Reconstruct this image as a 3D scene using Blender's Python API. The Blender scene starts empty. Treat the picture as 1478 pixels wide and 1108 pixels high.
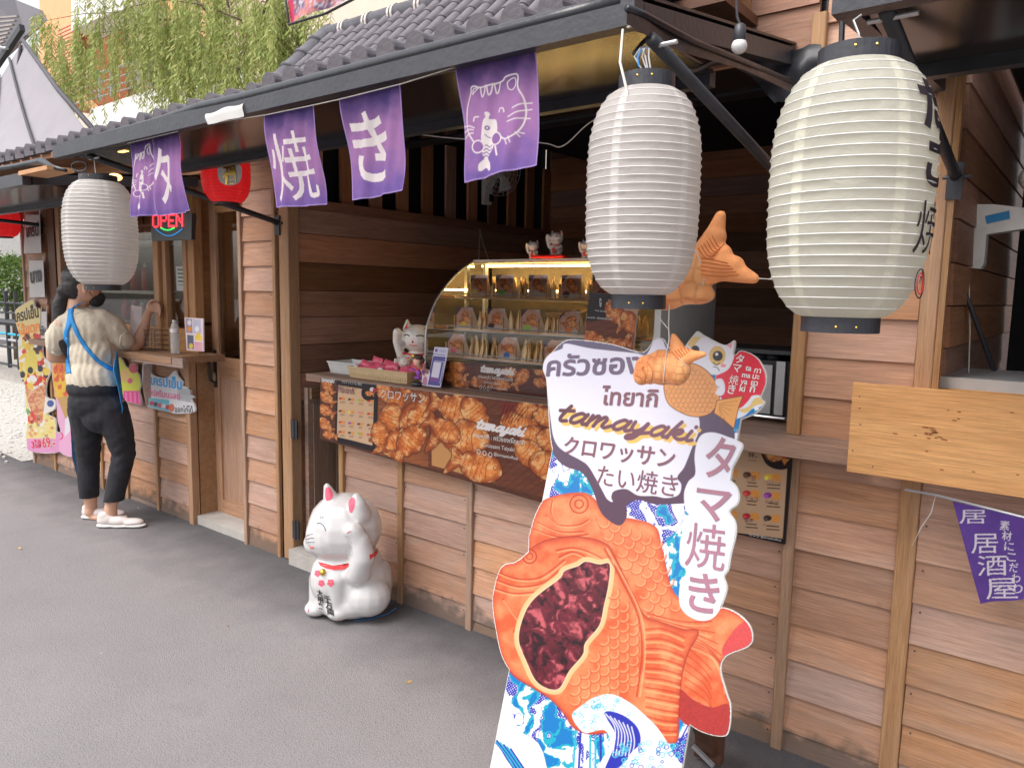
import bpy, bmesh, math, random
import numpy as np
from mathutils import Vector, Matrix
from mathutils.bvhtree import BVHTree
random.seed(7); np.random.seed(7)
sc = bpy.context.scene
COL = sc.collection
R = math.radians
# ---------------------------------------------------------------- camera
CW, CH, CF = 1478.0, 1108.0, 1085.0
EYE = Vector((0, 0, 1.5))
def cam_basis(pitch, roll, yaw):
    cy, sy = math.cos(yaw), math.sin(yaw)
    f = Vector((-sy*math.cos(pitch), cy*math.cos(pitch), math.sin(pitch)))
    r = Vector((cy, sy, 0)); u = r.cross(f)
    c, s = math.cos(roll), math.sin(roll)
    return c*r+s*u, -s*r+c*u, f
CR, CU, CFW = cam_basis(R(-6.86), R(1.08), R(38.1))
cam = bpy.data.cameras.new('camera'); cam.sensor_fit = 'HORIZONTAL'; cam.sensor_width = 36
cam.lens = CF/CW*36; cam.clip_end = 400; cam.clip_start = .05
cam_o = bpy.data.objects.new('camera', cam); COL.objects.link(cam_o)
cam_o.matrix_world = Matrix(((CR.x, CU.x, -CFW.x, EYE.x), (CR.y, CU.y, -CFW.y, EYE.y), (CR.z, CU.z, -CFW.z, EYE.z), (0, 0, 0, 1)))
sc.camera = cam_o
# ---------------------------------------------------------------- light
w = bpy.data.worlds.new('World'); sc.world = w; w.use_nodes = True
nt = w.node_tree; nt.nodes.clear()
sky = nt.nodes.new('ShaderNodeTexSky'); sky.sky_type = 'NISHITA'; sky.sun_disc = False
SUN_EL, SUN_AZ = 58, 200      # degrees; azimuth counted clockwise from +Y
sky.sun_elevation = R(SUN_EL); sky.sun_rotation = R(SUN_AZ); sky.dust_density = 4; sky.air_density = 1.2; sky.ozone_density = 1
hs = nt.nodes.new('ShaderNodeHueSaturation'); hs.inputs['Saturation'].default_value = .28; hs.inputs['Value'].default_value = 1.0
bg = nt.nodes.new('ShaderNodeBackground'); bg.inputs['Strength'].default_value = .15
wo = nt.nodes.new('ShaderNodeOutputWorld')
nt.links.new(sky.outputs[0], hs.inputs['Color']); nt.links.new(hs.outputs[0], bg.inputs['Color']); nt.links.new(bg.outputs[0], wo.inputs[0])
sd = bpy.data.lights.new('sun', 'SUN'); sd.energy = .95; sd.angle = R(34); sd.color = (1, .95, .89)
so = bpy.data.objects.new('sun', sd); COL.objects.link(so)
az = R(SUN_AZ); el = R(SUN_EL)
sdir = Vector((math.sin(az)*math.cos(el), math.cos(az)*math.cos(el), math.sin(el)))
so.rotation_euler = sdir.to_track_quat('Z', 'Y').to_euler(); so.location = (0, -3, 8)
sc.view_settings.view_transform = 'Standard'; sc.view_settings.look = 'None'
sc.view_settings.exposure = 1.0; sc.view_settings.gamma = 1; sc.view_settings.use_curve_mapping = False
try:
    sc.cycles.max_bounces = 8; sc.cycles.transparent_max_bounces = 12
except Exception: pass
# ---------------------------------------------------------------- helpers: rays
def ray(x, y):
    x = float(x); y = float(y)
    return CFW+(x-CW/2)/CF*CR-(y-CH/2)/CF*CU
def P(x, y, X=None, Y=None, Z=None):
    d = ray(x, y)
    t = (X-EYE.x)/d.x if X is not None else (Y-EYE.y)/d.y if Y is not None else (Z-EYE.z)/d.z
    return EYE+d*t
class Plane:
    """a real plane in the scene: origin, unit axes u (to the right), v (up), n (towards the street)"""
    def __init__(s, o, u, v):
        s.o = Vector(o); s.u = Vector(u).normalized(); s.v = Vector(v).normalized(); s.n = s.u.cross(s.v)
    def to2(s, x, y):
        d = ray(x, y); t = (s.o-EYE).dot(s.n)/d.dot(s.n); p = EYE+d*t-s.o
        return p.dot(s.u), p.dot(s.v)
    def pt(s, a, b, k=0): return s.o+s.u*a+s.v*b+s.n*k
    def px(s, A, B):
        pts = np.array(s.o-EYE)[None]+A[:, None]*np.array(s.u)[None]+B[:, None]*np.array(s.v)[None]
        z = pts@np.array(CFW)
        return CW/2+CF*(pts@np.array(CR))/z, CH/2-CF*(pts@np.array(CU))/z
FY = 2.45
WALL = Plane((0, FY, 0), (1, 0, 0), (0, 0, 1))
def wallplane(y): return Plane((0, y, 0), (1, 0, 0), (0, 0, 1))
# ---------------------------------------------------------------- helpers: materials
def lin(r, g, b):
    f = lambda c: (c/255/12.92) if c/255 <= .04045 else ((c/255+.055)/1.055)**2.4
    return (f(r), f(g), f(b))
MATS = {}
def newmat(name):
    m = bpy.data.materials.new(name); m.use_nodes = True; nt = m.node_tree
    b = nt.nodes['Principled BSDF']; return m, nt, b
def N(nt, t, **kw):
    n = nt.nodes.new('ShaderNode'+t)
    for k, v in kw.items(): setattr(n, k, v)
    return n
def mat(name, c, rough=.5, metal=0, noise=.12, nscale=18, bump=.0, spec=.5, emit=0, coat=0, bscale=60):
    """plain surface with a little uneven colour and relief of its own"""
    if name in MATS: return MATS[name]
    m, nt, b = newmat(name); L = nt.links.new
    b.inputs['Roughness'].default_value = rough; b.inputs['Metallic'].default_value = metal
    b.inputs['Specular IOR Level'].default_value = spec; b.inputs['Coat Weight'].default_value = coat
    tc = N(nt, 'TexCoord'); no = N(nt, 'TexNoise'); no.inputs['Scale'].default_value = nscale; no.inputs['Detail'].default_value = 5
    L(tc.outputs['Object'], no.inputs['Vector'])
    mr = N(nt, 'MapRange'); mr.inputs['To Min'].default_value = 1-noise; mr.inputs['To Max'].default_value = 1+noise
    mr.inputs['From Min'].default_value = .25; mr.inputs['From Max'].default_value = .75
    L(no.outputs['Fac'], mr.inputs['Value'])
    hsv = N(nt, 'HueSaturation'); hsv.inputs['Color'].default_value = (*c, 1); L(mr.outputs[0], hsv.inputs['Value'])
    L(hsv.outputs[0], b.inputs['Base Color'])
    if emit:
        b.inputs['Emission Color'].default_value = (*c, 1); b.inputs['Emission Strength'].default_value = emit
    if bump:
        n2 = N(nt, 'TexNoise'); n2.inputs['Scale'].default_value = bscale; n2.inputs['Detail'].default_value = 4
        L(tc.outputs['Object'], n2.inputs['Vector'])
        bp = N(nt, 'Bump'); bp.inputs['Strength'].default_value = bump; bp.inputs['Distance'].default_value = .01
        L(n2.outputs['Fac'], bp.inputs['Height']); L(bp.outputs[0], b.inputs['Normal'])
    MATS[name] = m; return m
def wood(name, c1, c2, rough=.7, stain=.5, grey=.25, var=.28, gscale=1.0, gloss=.3, dirt=False):
    """boards whose grain runs along the local X of each piece"""
    m, nt, b = newmat(name); L = nt.links.new
    tc = N(nt, 'TexCoord'); oi = N(nt, 'ObjectInfo')
    mu = N(nt, 'Math', operation='MULTIPLY'); mu.inputs[1].default_value = 53.; L(oi.outputs['Random'], mu.inputs[0])
    va = N(nt, 'VectorMath', operation='ADD'); L(tc.outputs['Object'], va.inputs[0]); L(mu.outputs[0], va.inputs[1])
    def noise(scale, detail=5, rgh=.6, dist=0):
        mp = N(nt, 'Mapping'); mp.inputs['Scale'].default_value = scale; L(va.outputs[0], mp.inputs['Vector'])
        n = N(nt, 'TexNoise'); n.inputs['Scale'].default_value = 1; n.inputs['Detail'].default_value = detail
        n.inputs['Roughness'].default_value = rgh; n.inputs['Distortion'].default_value = dist
        L(mp.outputs[0], n.inputs['Vector']); return n
    g = noise((2.2*gscale, 34*gscale, 34*gscale), 6, .65, .6)
    rp = N(nt, 'ValToRGB'); e = rp.color_ramp.elements
    e[0].position = .3; e[0].color = (*c2, 1); e[1].position = .68; e[1].color = (*c1, 1); L(g.outputs['Fac'], rp.inputs[0])
    f = noise((9, 260, 260), 3, .7)
    fr = N(nt, 'MapRange'); fr.inputs['From Min'].default_value = .35; fr.inputs['From Max'].default_value = .65
    fr.inputs['To Min'].default_value = .78; fr.inputs['To Max'].default_value = 1.1; L(f.outputs['Fac'], fr.inputs['Value'])
    mx = N(nt, 'Mix', data_type='RGBA', blend_type='MULTIPLY'); mx.inputs[0].default_value = 1
    L(rp.outputs[0], mx.inputs[6]); L(fr.outputs[0], mx.inputs[7])
    # weathered grey patches
    gp = noise((1.6, 6, 6), 4, .6, 1.)
    gm = N(nt, 'MapRange'); gm.inputs['From Min'].default_value = .45; gm.inputs['From Max'].default_value = .75
    gm.inputs['To Max'].default_value = grey*2; L(gp.outputs['Fac'], gm.inputs['Value'])
    m2 = N(nt, 'Mix', data_type='RGBA'); L(gm.outputs[0], m2.inputs[0]); L(mx.outputs[2], m2.inputs[6])
    av = sum(c1)/3; m2.inputs[7].default_value = (av*1.02, av*.9, av*.85, 1)
    # dark stains and knots
    st = noise((3, 9, 9), 5, .7, 2.)
    sm = N(nt, 'MapRange'); sm.inputs['From Min'].default_value = .62; sm.inputs['From Max'].default_value = .8
    sm.inputs['To Max'].default_value = stain; L(st.outputs['Fac'], sm.inputs['Value'])
    m3 = N(nt, 'Mix', data_type='RGBA'); L(sm.outputs[0], m3.inputs[0]); L(m2.outputs[2], m3.inputs[6])
    m3.inputs[7].default_value = (c2[0]*.55, c2[1]*.45, c2[2]*.4, 1)
    h = N(nt, 'HueSaturation'); L(m3.outputs[2], h.inputs['Color'])
    vr = N(nt, 'MapRange'); vr.inputs['To Min'].default_value = 1-var; vr.inputs['To Max'].default_value = 1+var*.7; L(oi.outputs['Random'], vr.inputs['Value']); L(vr.outputs[0], h.inputs['Value'])
    m7 = N(nt, 'Math', operation='MULTIPLY'); m7.inputs[1].default_value = 7.13; L(oi.outputs['Random'], m7.inputs[0])
    fc = N(nt, 'Math', operation='FRACT'); L(m7.outputs[0], fc.inputs[0])
    hr = N(nt, 'MapRange'); hr.inputs['To Min'].default_value = .494; hr.inputs['To Max'].default_value = .504; L(fc.outputs[0], hr.inputs['Value']); L(hr.outputs[0], h.inputs['Hue'])
    sr = N(nt, 'MapRange'); sr.inputs['To Min'].default_value = .75; sr.inputs['To Max'].default_value = 1.12; L(fc.outputs[0], sr.inputs['Value']); L(sr.outputs[0], h.inputs['Saturation'])
    outc = h.outputs[0]
    if dirt:      # splashed soil on the lowest centimetres above the ground
        ge = N(nt, 'NewGeometry'); sx = N(nt, 'SeparateXYZ'); L(ge.outputs['Position'], sx.inputs[0])
        dn = N(nt, 'TexNoise'); dn.inputs['Scale'].default_value = 14; dn.inputs['Detail'].default_value = 6; L(ge.outputs['Position'], dn.inputs['Vector'])
        ms = N(nt, 'Math', operation='MULTIPLY'); ms.inputs[1].default_value = .22; L(dn.outputs['Fac'], ms.inputs[0])
        sb = N(nt, 'Math', operation='SUBTRACT'); L(ms.outputs[0], sb.inputs[0]); L(sx.outputs['Z'], sb.inputs[1])
        dm = N(nt, 'MapRange'); dm.inputs['From Min'].default_value = 0; dm.inputs['From Max'].default_value = .06; dm.inputs['To Max'].default_value = .75; L(sb.outputs[0], dm.inputs['Value'])
        m4 = N(nt, 'Mix', data_type='RGBA'); L(dm.outputs[0], m4.inputs[0]); L(outc, m4.inputs[6]); m4.inputs[7].default_value = (.09, .075, .065, 1)
        outc = m4.outputs[2]
    L(outc, b.inputs['Base Color']); b.inputs['Roughness'].default_value = rough; b.inputs['Specular IOR Level'].default_value = gloss
    bp = N(nt, 'Bump'); bp.inputs['Strength'].default_value = .35; bp.inputs['Distance'].default_value = .004
    L(f.outputs['Fac'], bp.inputs['Height']); L(bp.outputs[0], b.inputs['Normal'])
    MATS[name] = m; return m
def print_mat(name, rough=.35, spec=.4):
    m, nt, b = newmat(name); a = N(nt, 'Attribute', attribute_name='ink'); mu = N(nt, 'Mix', data_type='RGBA', blend_type='MULTIPLY'); mu.inputs[0].default_value = 1; mu.inputs[7].default_value = (.74, .71, .72, 1); nt.links.new(a.outputs['Color'], mu.inputs[6]); nt.links.new(mu.outputs[2], b.inputs['Base Color'])
    b.inputs['Roughness'].default_value = rough; b.inputs['Specular IOR Level'].default_value = spec
    MATS[name] = m; return m
def cloth_mat(name, c=None, trans=.3, rough=.85, attr=False, weave=900):
    m, nt, b = newmat(name); L = nt.links.new
    out = nt.nodes['Material Output']
    tl = N(nt, 'BsdfTranslucent'); mx = N(nt, 'MixShader'); mx.inputs[0].default_value = trans
    if attr:
        a = N(nt, 'Attribute', attribute_name='ink'); src = a.outputs['Color']
    else:
        tc = N(nt, 'TexCoord'); no = N(nt, 'TexNoise'); no.inputs['Scale'].default_value = 9; no.inputs['Detail'].default_value = 4; L(tc.outputs['Object'], no.inputs['Vector'])
        hsv = N(nt, 'HueSaturation'); hsv.inputs['Color'].default_value = (*c, 1)
        mr = N(nt, 'MapRange'); mr.inputs['To Min'].default_value = .88; mr.inputs['To Max'].default_value = 1.1; L(no.outputs['Fac'], mr.inputs['Value']); L(mr.outputs[0], hsv.inputs['Value']); src = hsv.outputs[0]
    L(src, b.inputs['Base Color']); L(src, tl.inputs['Color']); b.inputs['Roughness'].default_value = rough; b.inputs['Specular IOR Level'].default_value = .2
    L(b.outputs[0], mx.inputs[1]); L(tl.outputs[0], mx.inputs[2]); L(mx.outputs[0], out.inputs['Surface'])
    MATS[name] = m; return m
def glass_mat(name, tint=(1, 1, 1), refl=.1, rough=.02, k=1.):
    m = bpy.data.materials.new(name); m.use_nodes = True; nt = m.node_tree; nt.nodes.clear(); L = nt.links.new
    o = N(nt, 'OutputMaterial'); t = N(nt, 'BsdfTransparent'); t.inputs[0].default_value = (*tint, 1); g = N(nt, 'BsdfGlossy'); g.inputs['Roughness'].default_value = rough
    lw = N(nt, 'Fresnel'); lw.inputs['IOR'].default_value = 1.45
    ma = N(nt, 'Math', operation='MULTIPLY_ADD'); ma.inputs[1].default_value = k; ma.inputs[2].default_value = refl-.04*k; L(lw.outputs[0], ma.inputs[0])
    mx = N(nt, 'MixShader'); L(ma.outputs[0], mx.inputs[0]); L(t.outputs[0], mx.inputs[1]); L(g.outputs[0], mx.inputs[2]); L(mx.outputs[0], o.inputs[0])
    MATS[name] = m; return m
M = MATS
wood('siding', (.58, .315, .195), (.43, .22, .132), stain=.45, grey=.16, var=.2, dirt=True)
wood('siding_pale', (.61, .34, .21), (.46, .24, .14), stain=.45, grey=.2, var=.18, dirt=True)
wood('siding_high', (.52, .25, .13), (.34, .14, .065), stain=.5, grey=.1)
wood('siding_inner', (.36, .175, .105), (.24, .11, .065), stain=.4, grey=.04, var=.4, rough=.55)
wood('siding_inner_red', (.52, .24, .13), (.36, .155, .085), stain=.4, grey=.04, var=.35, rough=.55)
wood('post_wood', (.47, .27, .145), (.33, .17, .085), stain=.35, grey=.12, var=.15)
wood('door_wood', (.52, .27, .12), (.37, .17, .07), stain=.25, grey=.05, var=.1, rough=.5)
wood('counter_wood', (.38, .22, .14), (.24, .13, .08), stain=.4, grey=.3)
wood('ply_wood', (.70, .36, .115), (.58, .26, .07), stain=.06, grey=.0, var=.05, gscale=.35, rough=.5)
wood('dark_wood', (.16, .07, .04), (.09, .038, .02), stain=.3, grey=.05, rough=.5)
wood('stick_wood', (.6, .38, .2), (.45, .26, .12), stain=.1, grey=.05)
mat('black_steel', (.025, .026, .032), .42, .0, noise=.25, bump=.1, spec=.5)
mat('steel_frame', (.034, .034, .042), .42, 0, noise=.2, bump=.15, nscale=9)
mat('tile_grey', (.125, .11, .125), .72, 0, noise=.28, bump=.35, nscale=12, bscale=45)
mat('tile_ridge', (.1, .095, .11), .8, 0, noise=.3, bump=.6, nscale=10, bscale=40)
mat('white_mortar', (.6, .54, .5), .9, 0)
mat('soffit_black', (.02, .017, .017), .16, 0, noise=.2, spec=.6)
mat('canvas_black', (.014, .014, .019), .32, 0, noise=.2, bump=.2, bscale=25)
mat('white_paint', (.62, .6, .595), .22, 0, noise=.05, nscale=7, spec=.5, coat=.4)
mat('off_white', (.56, .54, .52), .5, 0, noise=.06)
mat('pink_paint', (.78, .12, .19), .35); mat('red_paint', (.68, .03, .035), .35)
mat('ink_black', (.03, .022, .028), .5); mat('ink_plum', (.16, .055, .075), .45)
mat('ink_white', (.62, .6, .59), .5); mat('ink_cream', (.72, .62, .5), .55); mat('ink_red', (.65, .02, .04), .4)
mat('ink_blue', (.02, .33, .72), .4); mat('ink_pink', (.8, .06, .26), .4); mat('ink_yellow', (.85, .6, .05), .4); mat('ink_orange', (.82, .22, .02), .4); mat('ink_grey', (.2, .19, .22), .4)
mat('gold', (.75, .5, .1), .25, .9); mat('steel', (.5, .5, .52), .38, .45, noise=.08); mat('chrome', (.6, .6, .6), .15, 1)
mat('skin', (.6, .34, .23), .5, noise=.07, spec=.4); mat('hair', (.02, .014, .014), .42, noise=.3, bump=.25, bscale=150)
mat('trousers', (.02, .019, .024), .9, noise=.3, bump=.25, bscale=35); mat('strap_blue', (.02, .25, .62), .6); mat('shoe', (.66, .58, .55), .6, noise=.06, bump=.2); mat('shoe_sole', (.72, .69, .66), .6)
mat('shirt', (.60, .52, .41), .9, noise=.05, bump=.3, bscale=70, nscale=25)
mat('plastic_black', (.02, .02, .022), .3); mat('plastic_white', (.62, .61, .6), .35); mat('string', (.62, .58, .52), .8)
mat('ink_grape', lin(92, 74, 100), .45)
mat('kraft', (.78, .57, .33), .6, noise=.2); mat('tray_tan', (.58, .42, .24), .5, noise=.1); mat('packet_pink', (.8, .12, .2), .28, noise=.12); mat('packet_white', (.75, .68, .68), .35)
mat('sauce_red', (.5, .03, .02), .2); mat('sauce_tan', (.55, .4, .2), .3); mat('cap_red', (.75, .02, .02), .3)
mat('concrete', (.4, .37, .34), .9, noise=.15, bump=.4, nscale=6)
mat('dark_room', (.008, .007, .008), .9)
print_mat('print'); print_mat('print_matt', .8, .2); print_mat('paper', .6, .3)
cloth_mat('flag_cloth', attr=True, trans=.35); cloth_mat('white_cloth', (.72, .7, .68), trans=.3)
glass_mat('glass', refl=.07); glass_mat('window_glass', (.85, .86, .84), refl=.012, k=.3); glass_mat('case_glass', refl=.045)
# ---------------------------------------------------------------- helpers: objects
def link(o, parent=None):
    COL.objects.link(o)
    if parent is not None:
        o.parent = parent
        o.location = o.location-WL[parent.name]
    WL[o.name] = (WL[parent.name] if parent is not None else Vector((0, 0, 0)))+o.location
    return o
WL = {}
def tag(o, label=None, cat=None, group=None, kind=None):
    if label: o['label'] = label
    if cat: o['category'] = cat
    if group: o['group'] = group
    if kind: o['kind'] = kind
    return o
def thing(name, loc, label, cat, group=None):
    o = bpy.data.objects.new(name, None); o.location = Vector(loc); o.empty_display_size = .05
    link(o); return tag(o, label, cat, group)
def bbox_center(vs):
    a = np.array([tuple(v) for v in vs]); return Vector((a.min(0)+a.max(0))/2)
def obj(name, V, F, m, parent=None, smooth=False, origin=None, fm=None):
    """one mesh object from world-space vertices; origin defaults to its middle"""
    o0 = Vector(origin) if origin is not None else bbox_center(V)
    me = bpy.data.meshes.new(name); me.from_pydata([tuple(Vector(v)-o0) for v in V], [], [tuple(f) for f in F])
    ms = m if isinstance(m, (list, tuple)) else [m]
    for k in ms: me.materials.append(M[k] if isinstance(k, str) else k)
    if fm is not None: me.polygons.foreach_set('material_index', fm)
    if smooth: me.polygons.foreach_set('use_smooth', [True]*len(me.polygons))
    me.update()
    o = bpy.data.objects.new(name, me); o.location = o0
    return link(o, parent)
class MB:
    def __init__(s): s.V = []; s.F = []; s.m = []; s.k = 0
    def add(s, V, F):
        n = len(s.V); s.V += [Vector(v) for v in V]; s.F += [tuple(i+n for i in f) for f in F]; s.m += [s.k]*len(F); return s
    def box(s, a, b):
        (x0, y0, z0), (x1, y1, z1) = a, b
        V = [(x, y, z) for x in (x0, x1) for y in (y0, y1) for z in (z0, z1)]
        return s.add(V, [(0, 1, 3, 2), (4, 6, 7, 5), (0, 4, 5, 1), (2, 3, 7, 6), (0, 2, 6, 4), (1, 5, 7, 3)])
    def bar(s, a, b, w, h=None, up=(0, 0, 1)):
        """square bar from a to b"""
        a = Vector(a); b = Vector(b); h = h or w; d = (b-a).normalized(); sd = d.cross(Vector(up))
        if sd.length < 1e-4: sd = d.cross(Vector((0, 1, 0)))
        sd.normalize(); u = sd.cross(d)
        V = [p+sd*i*w/2+u*j*h/2 for p in (a, b) for i in (-1, 1) for j in (-1, 1)]
        return s.add(V, [(0, 1, 3, 2), (4, 6, 7, 5), (0, 4, 5, 1), (2, 3, 7, 6), (0, 2, 6, 4), (1, 5, 7, 3)])
    def tube(s, pts, r, n=8, closed=False, flat=1.0):
        pts = [Vector(p) for p in pts]; rs = r if isinstance(r, (list, tuple)) else [r]*len(pts)
        V = []; F = []; prev = None
        for i, p in enumerate(pts):
            a = pts[i-1] if (i > 0 or closed) else p; b = pts[(i+1) % len(pts)] if (i < len(pts)-1 or closed) else p
            t = (b-a); t = t.normalized() if t.length > 1e-9 else Vector((0, 0, 1))
            if prev is None:
                u = t.cross(Vector((0, 0, 1)));
                if u.length < .1: u = t.cross(Vector((0, 1, 0)))
            else: u = prev-t*prev.dot(t)
            u.normalize(); prev = u; v = t.cross(u)
            for k in range(n):
                an = 2*math.pi*k/n; V.append(p+u*math.cos(an)*rs[i]+v*math.sin(an)*rs[i]*flat)
        m = len(pts)
        for i in range(m if closed else m-1):
            for k in range(n):
                F.append((i*n+k, i*n+(k+1) % n, ((i+1) % m)*n+(k+1) % n, ((i+1) % m)*n+k))
        if not closed: F += [tuple(range(n))[::-1], tuple((m-1)*n+k for k in range(n))]
        return s.add(V, F)
    def lathe(s, prof, c, n=24, axis=None, cap=True):
        c = Vector(c); V = []; F = []
        ax = Vector(axis or (0, 0, 1)).normalized(); q = Vector((0, 0, 1)).rotation_difference(ax)
        for (r, z) in prof:
            for k in range(n):
                an = 2*math.pi*k/n; V.append(c+q@Vector((r*math.cos(an), r*math.sin(an), z)))
        for i in range(len(prof)-1):
            for k in range(n): F.append((i*n+k, i*n+(k+1) % n, (i+1)*n+(k+1) % n, (i+1)*n+k))
        if cap: F += [tuple(range(n))[::-1], tuple((len(prof)-1)*n+k for k in range(n))]
        return s.add(V, F)
    def prism(s, poly, d):
        """polygon (3D points in one plane) pushed along d"""
        n = len(poly); d = Vector(d); V = [Vector(p) for p in poly]+[Vector(p)+d for p in poly]
        F = [tuple(range(n)), tuple(range(2*n-1, n-1, -1))]+[(i, i+n, (i+1) % n+n, (i+1) % n) for i in range(n)]
        return s.add(V, F)
    def ball(s, c, r, n=12, m=8):
        if c is None: return s
        c = Vector(c); rr = r if hasattr(r, '__len__') else (r, r, r); V = []; F = []
        for i in range(m+1):
            th = math.pi*i/m
            for k in range(n):
                an = 2*math.pi*k/n; V.append(c+Vector((rr[0]*math.sin(th)*math.cos(an), rr[1]*math.sin(th)*math.sin(an), rr[2]*math.cos(th))))
        for i in range(m):
            for k in range(n): F.append((i*n+k, (i+1)*n+k, (i+1)*n+(k+1) % n, i*n+(k+1) % n))
        return s.add(V, F)
    def build(s, name, m, parent=None, smooth=False, origin=None):
        if not s.V: return None
        return obj(name, s.V, s.F, m, parent, smooth, origin, s.m if isinstance(m, (list, tuple)) else None)
PC = {}
def piece(name, L, H, T, c, m, parent, axis='X', taper=0, tilt=0, chamfer=.0):
    """a board: length L along its own X, height H, thickness T; c = world centre; shared mesh per size"""
    key = (round(L, 3), round(H, 4), round(T, 4), m, round(taper, 4), chamfer)
    if key not in PC:
        x, y, z = L/2, T/2, H/2
        if chamfer:
            k = chamfer; prof = [(-y, -z+k), (-y+k, -z), (y-k, -z), (y, -z+k), (y, z-k), (y-k, z), (-y+k, z), (-y, z-k)]
        else: prof = [(-y-taper, -z), (y, -z), (y, z), (-y, z)]
        n = len(prof); V = [(-x, a, b) for a, b in prof]+[(x, a, b) for a, b in prof]
        F = [tuple(range(n)), tuple(range(2*n-1, n-1, -1))]+[(i, i+n, (i+1) % n+n, (i+1) % n) for i in range(n)]
        me = bpy.data.meshes.new(name); me.from_pydata(V, [], F); me.materials.append(M[m]); me.update(); PC[key] = me
    o = bpy.data.objects.new(name, PC[key]); o.location = Vector(c)
    if axis == 'Z': o.rotation_euler = (0, -math.pi/2, 0)
    if axis == 'Y': o.rotation_euler = (0, 0, math.pi/2)
    if axis == 'Yf': o.rotation_euler = (0, 0, -math.pi/2)
    if tilt: o.rotation_euler.rotate_axis('X', tilt)
    return link(o, parent)
def copy_tree(o, dloc=None, parent=None):
    c = o.copy(); COL.objects.link(c); c.parent = parent
    if dloc is not None: c.location = o.location+Vector(dloc)
    for ch in list(o.children): copy_tree(ch, None, c)
    return c
# ---------------------------------------------------------------- helpers: lettering
TXT = {}
def make_texts(reqs):
    objs = {}
    for key in reqs:
        s, off = key
        c = bpy.data.curves.new('t', 'FONT'); c.body = s; c.offset = off; c.resolution_u = 4
        o = bpy.data.objects.new('t', c); COL.objects.link(o); objs[key] = o
    bpy.context.view_layer.update(); dg = bpy.context.evaluated_depsgraph_get()
    for key, o in objs.items():
        me = bpy.data.meshes.new_from_object(o.evaluated_get(dg)); me.calc_loop_triangles()
        V = np.array([v.co[:2] for v in me.vertices]).reshape(-1, 2); T = np.array([t.vertices[:] for t in me.loop_triangles])
        TXT[key] = (V, T); bpy.data.meshes.remove(me)
    for o in objs.values():
        c = o.data; bpy.data.objects.remove(o); bpy.data.curves.remove(c)
def letters(name, s, plane, p0, p1, m, parent, off=0., h=None, lift=.0012, shear=0., fn=None):
    """writing laid on a surface: baseline from p0 to p1 (points of the photograph lying on that surface); h = letter height there"""
    V, T = TXT[(s, off)]
    a = Vector(plane.to2(*p0)); b = Vector(plane.to2(*p1)); e = (b-a); wd = e.length; e.normalize(); n = Vector((-e.y, e.x))
    x0, x1 = V[:, 0].min(), V[:, 0].max(); sx = wd/(x1-x0); sy = sx
    if h:
        c = Vector(plane.to2(p0[0], p0[1]-h)); sy = (c-a).length/.72
    pts = []
    for x, y in V:
        q = a+e*((x-x0+shear*y)*sx)+n*(y*sy)
        pts.append(fn(q.x, q.y, lift) if fn else plane.pt(q.x, q.y, lift))
    return obj(name, pts, T.tolist(), m, parent)
# ---------------------------------------------------------------- helpers: printed canvases
def vnoise(x, y, seed=0):
    xi = np.floor(x).astype(np.int64); yi = np.floor(y).astype(np.int64); fx = x-xi; fy = y-yi
    fx = fx*fx*(3-2*fx); fy = fy*fy*(3-2*fy)
    def h(a, b):
        v = np.sin(a*127.1+b*311.7+seed*74.7)*43758.5453; return v-np.floor(v)
    return (h(xi, yi)*(1-fx)+h(xi+1, yi)*fx)*(1-fy)+(h(xi, yi+1)*(1-fx)+h(xi+1, yi+1)*fx)*fy
def fbm(x, y, seed=0, o=4):
    s = 0; a = .5; t = 0
    for k in range(o): s = s+a*vnoise(x*2**k, y*2**k, seed+k); t += a; a *= .5
    return s/t
def sdpoly(x, y, P_):
    P_ = np.array(P_, float); n = len(P_); d = np.full(x.shape, 1e9); ins = np.zeros(x.shape, bool)
    for i in range(n):
        ax, ay = P_[i]; bx, by = P_[(i+1) % n]; ex, ey = bx-ax, by-ay; wx, wy = x-ax, y-ay
        t = np.clip((wx*ex+wy*ey)/(ex*ex+ey*ey+1e-9), 0, 1); d = np.minimum(d, (wx-ex*t)**2+(wy-ey*t)**2)
        c = ((ay > y) != (by > y)) & (x < (bx-ax)*(y-ay)/((by-ay) if by != ay else 1e-9)+ax); ins ^= c
    return np.where(ins, -1, 1)*np.sqrt(d)
def sdline(x, y, pts):
    d = np.full(x.shape, 1e9)
    for (ax, ay), (bx, by) in zip(pts[:-1], pts[1:]):
        ex, ey = bx-ax, by-ay; wx, wy = x-ax, y-ay; t = np.clip((wx*ex+wy*ey)/(ex*ex+ey*ey+1e-9), 0, 1)
        d = np.minimum(d, (wx-ex*t)**2+(wy-ey*t)**2)
    return np.sqrt(d)
def smooth_pts(pts, closed=True, k=6):
    """Catmull-Rom through the points"""
    n = len(pts); out = []
    rng = range(n) if closed else range(n-1)
    for i in rng:
        g = (lambda j: pts[j % n]) if closed else (lambda j: pts[min(max(j, 0), n-1)])
        p0, p1, p2, p3 = map(np.array, (g(i-1), g(i), g(i+1), g(i+2)))
        for s in range(k):
            t = s/k; out.append(tuple(.5*((2*p1)+(-p0+p2)*t+(2*p0-5*p1+4*p2-p3)*t*t+(-p0+3*p1-3*p2+p3)*t**3)))
    if not closed: out.append(tuple(pts[-1]))
    return out
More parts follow.
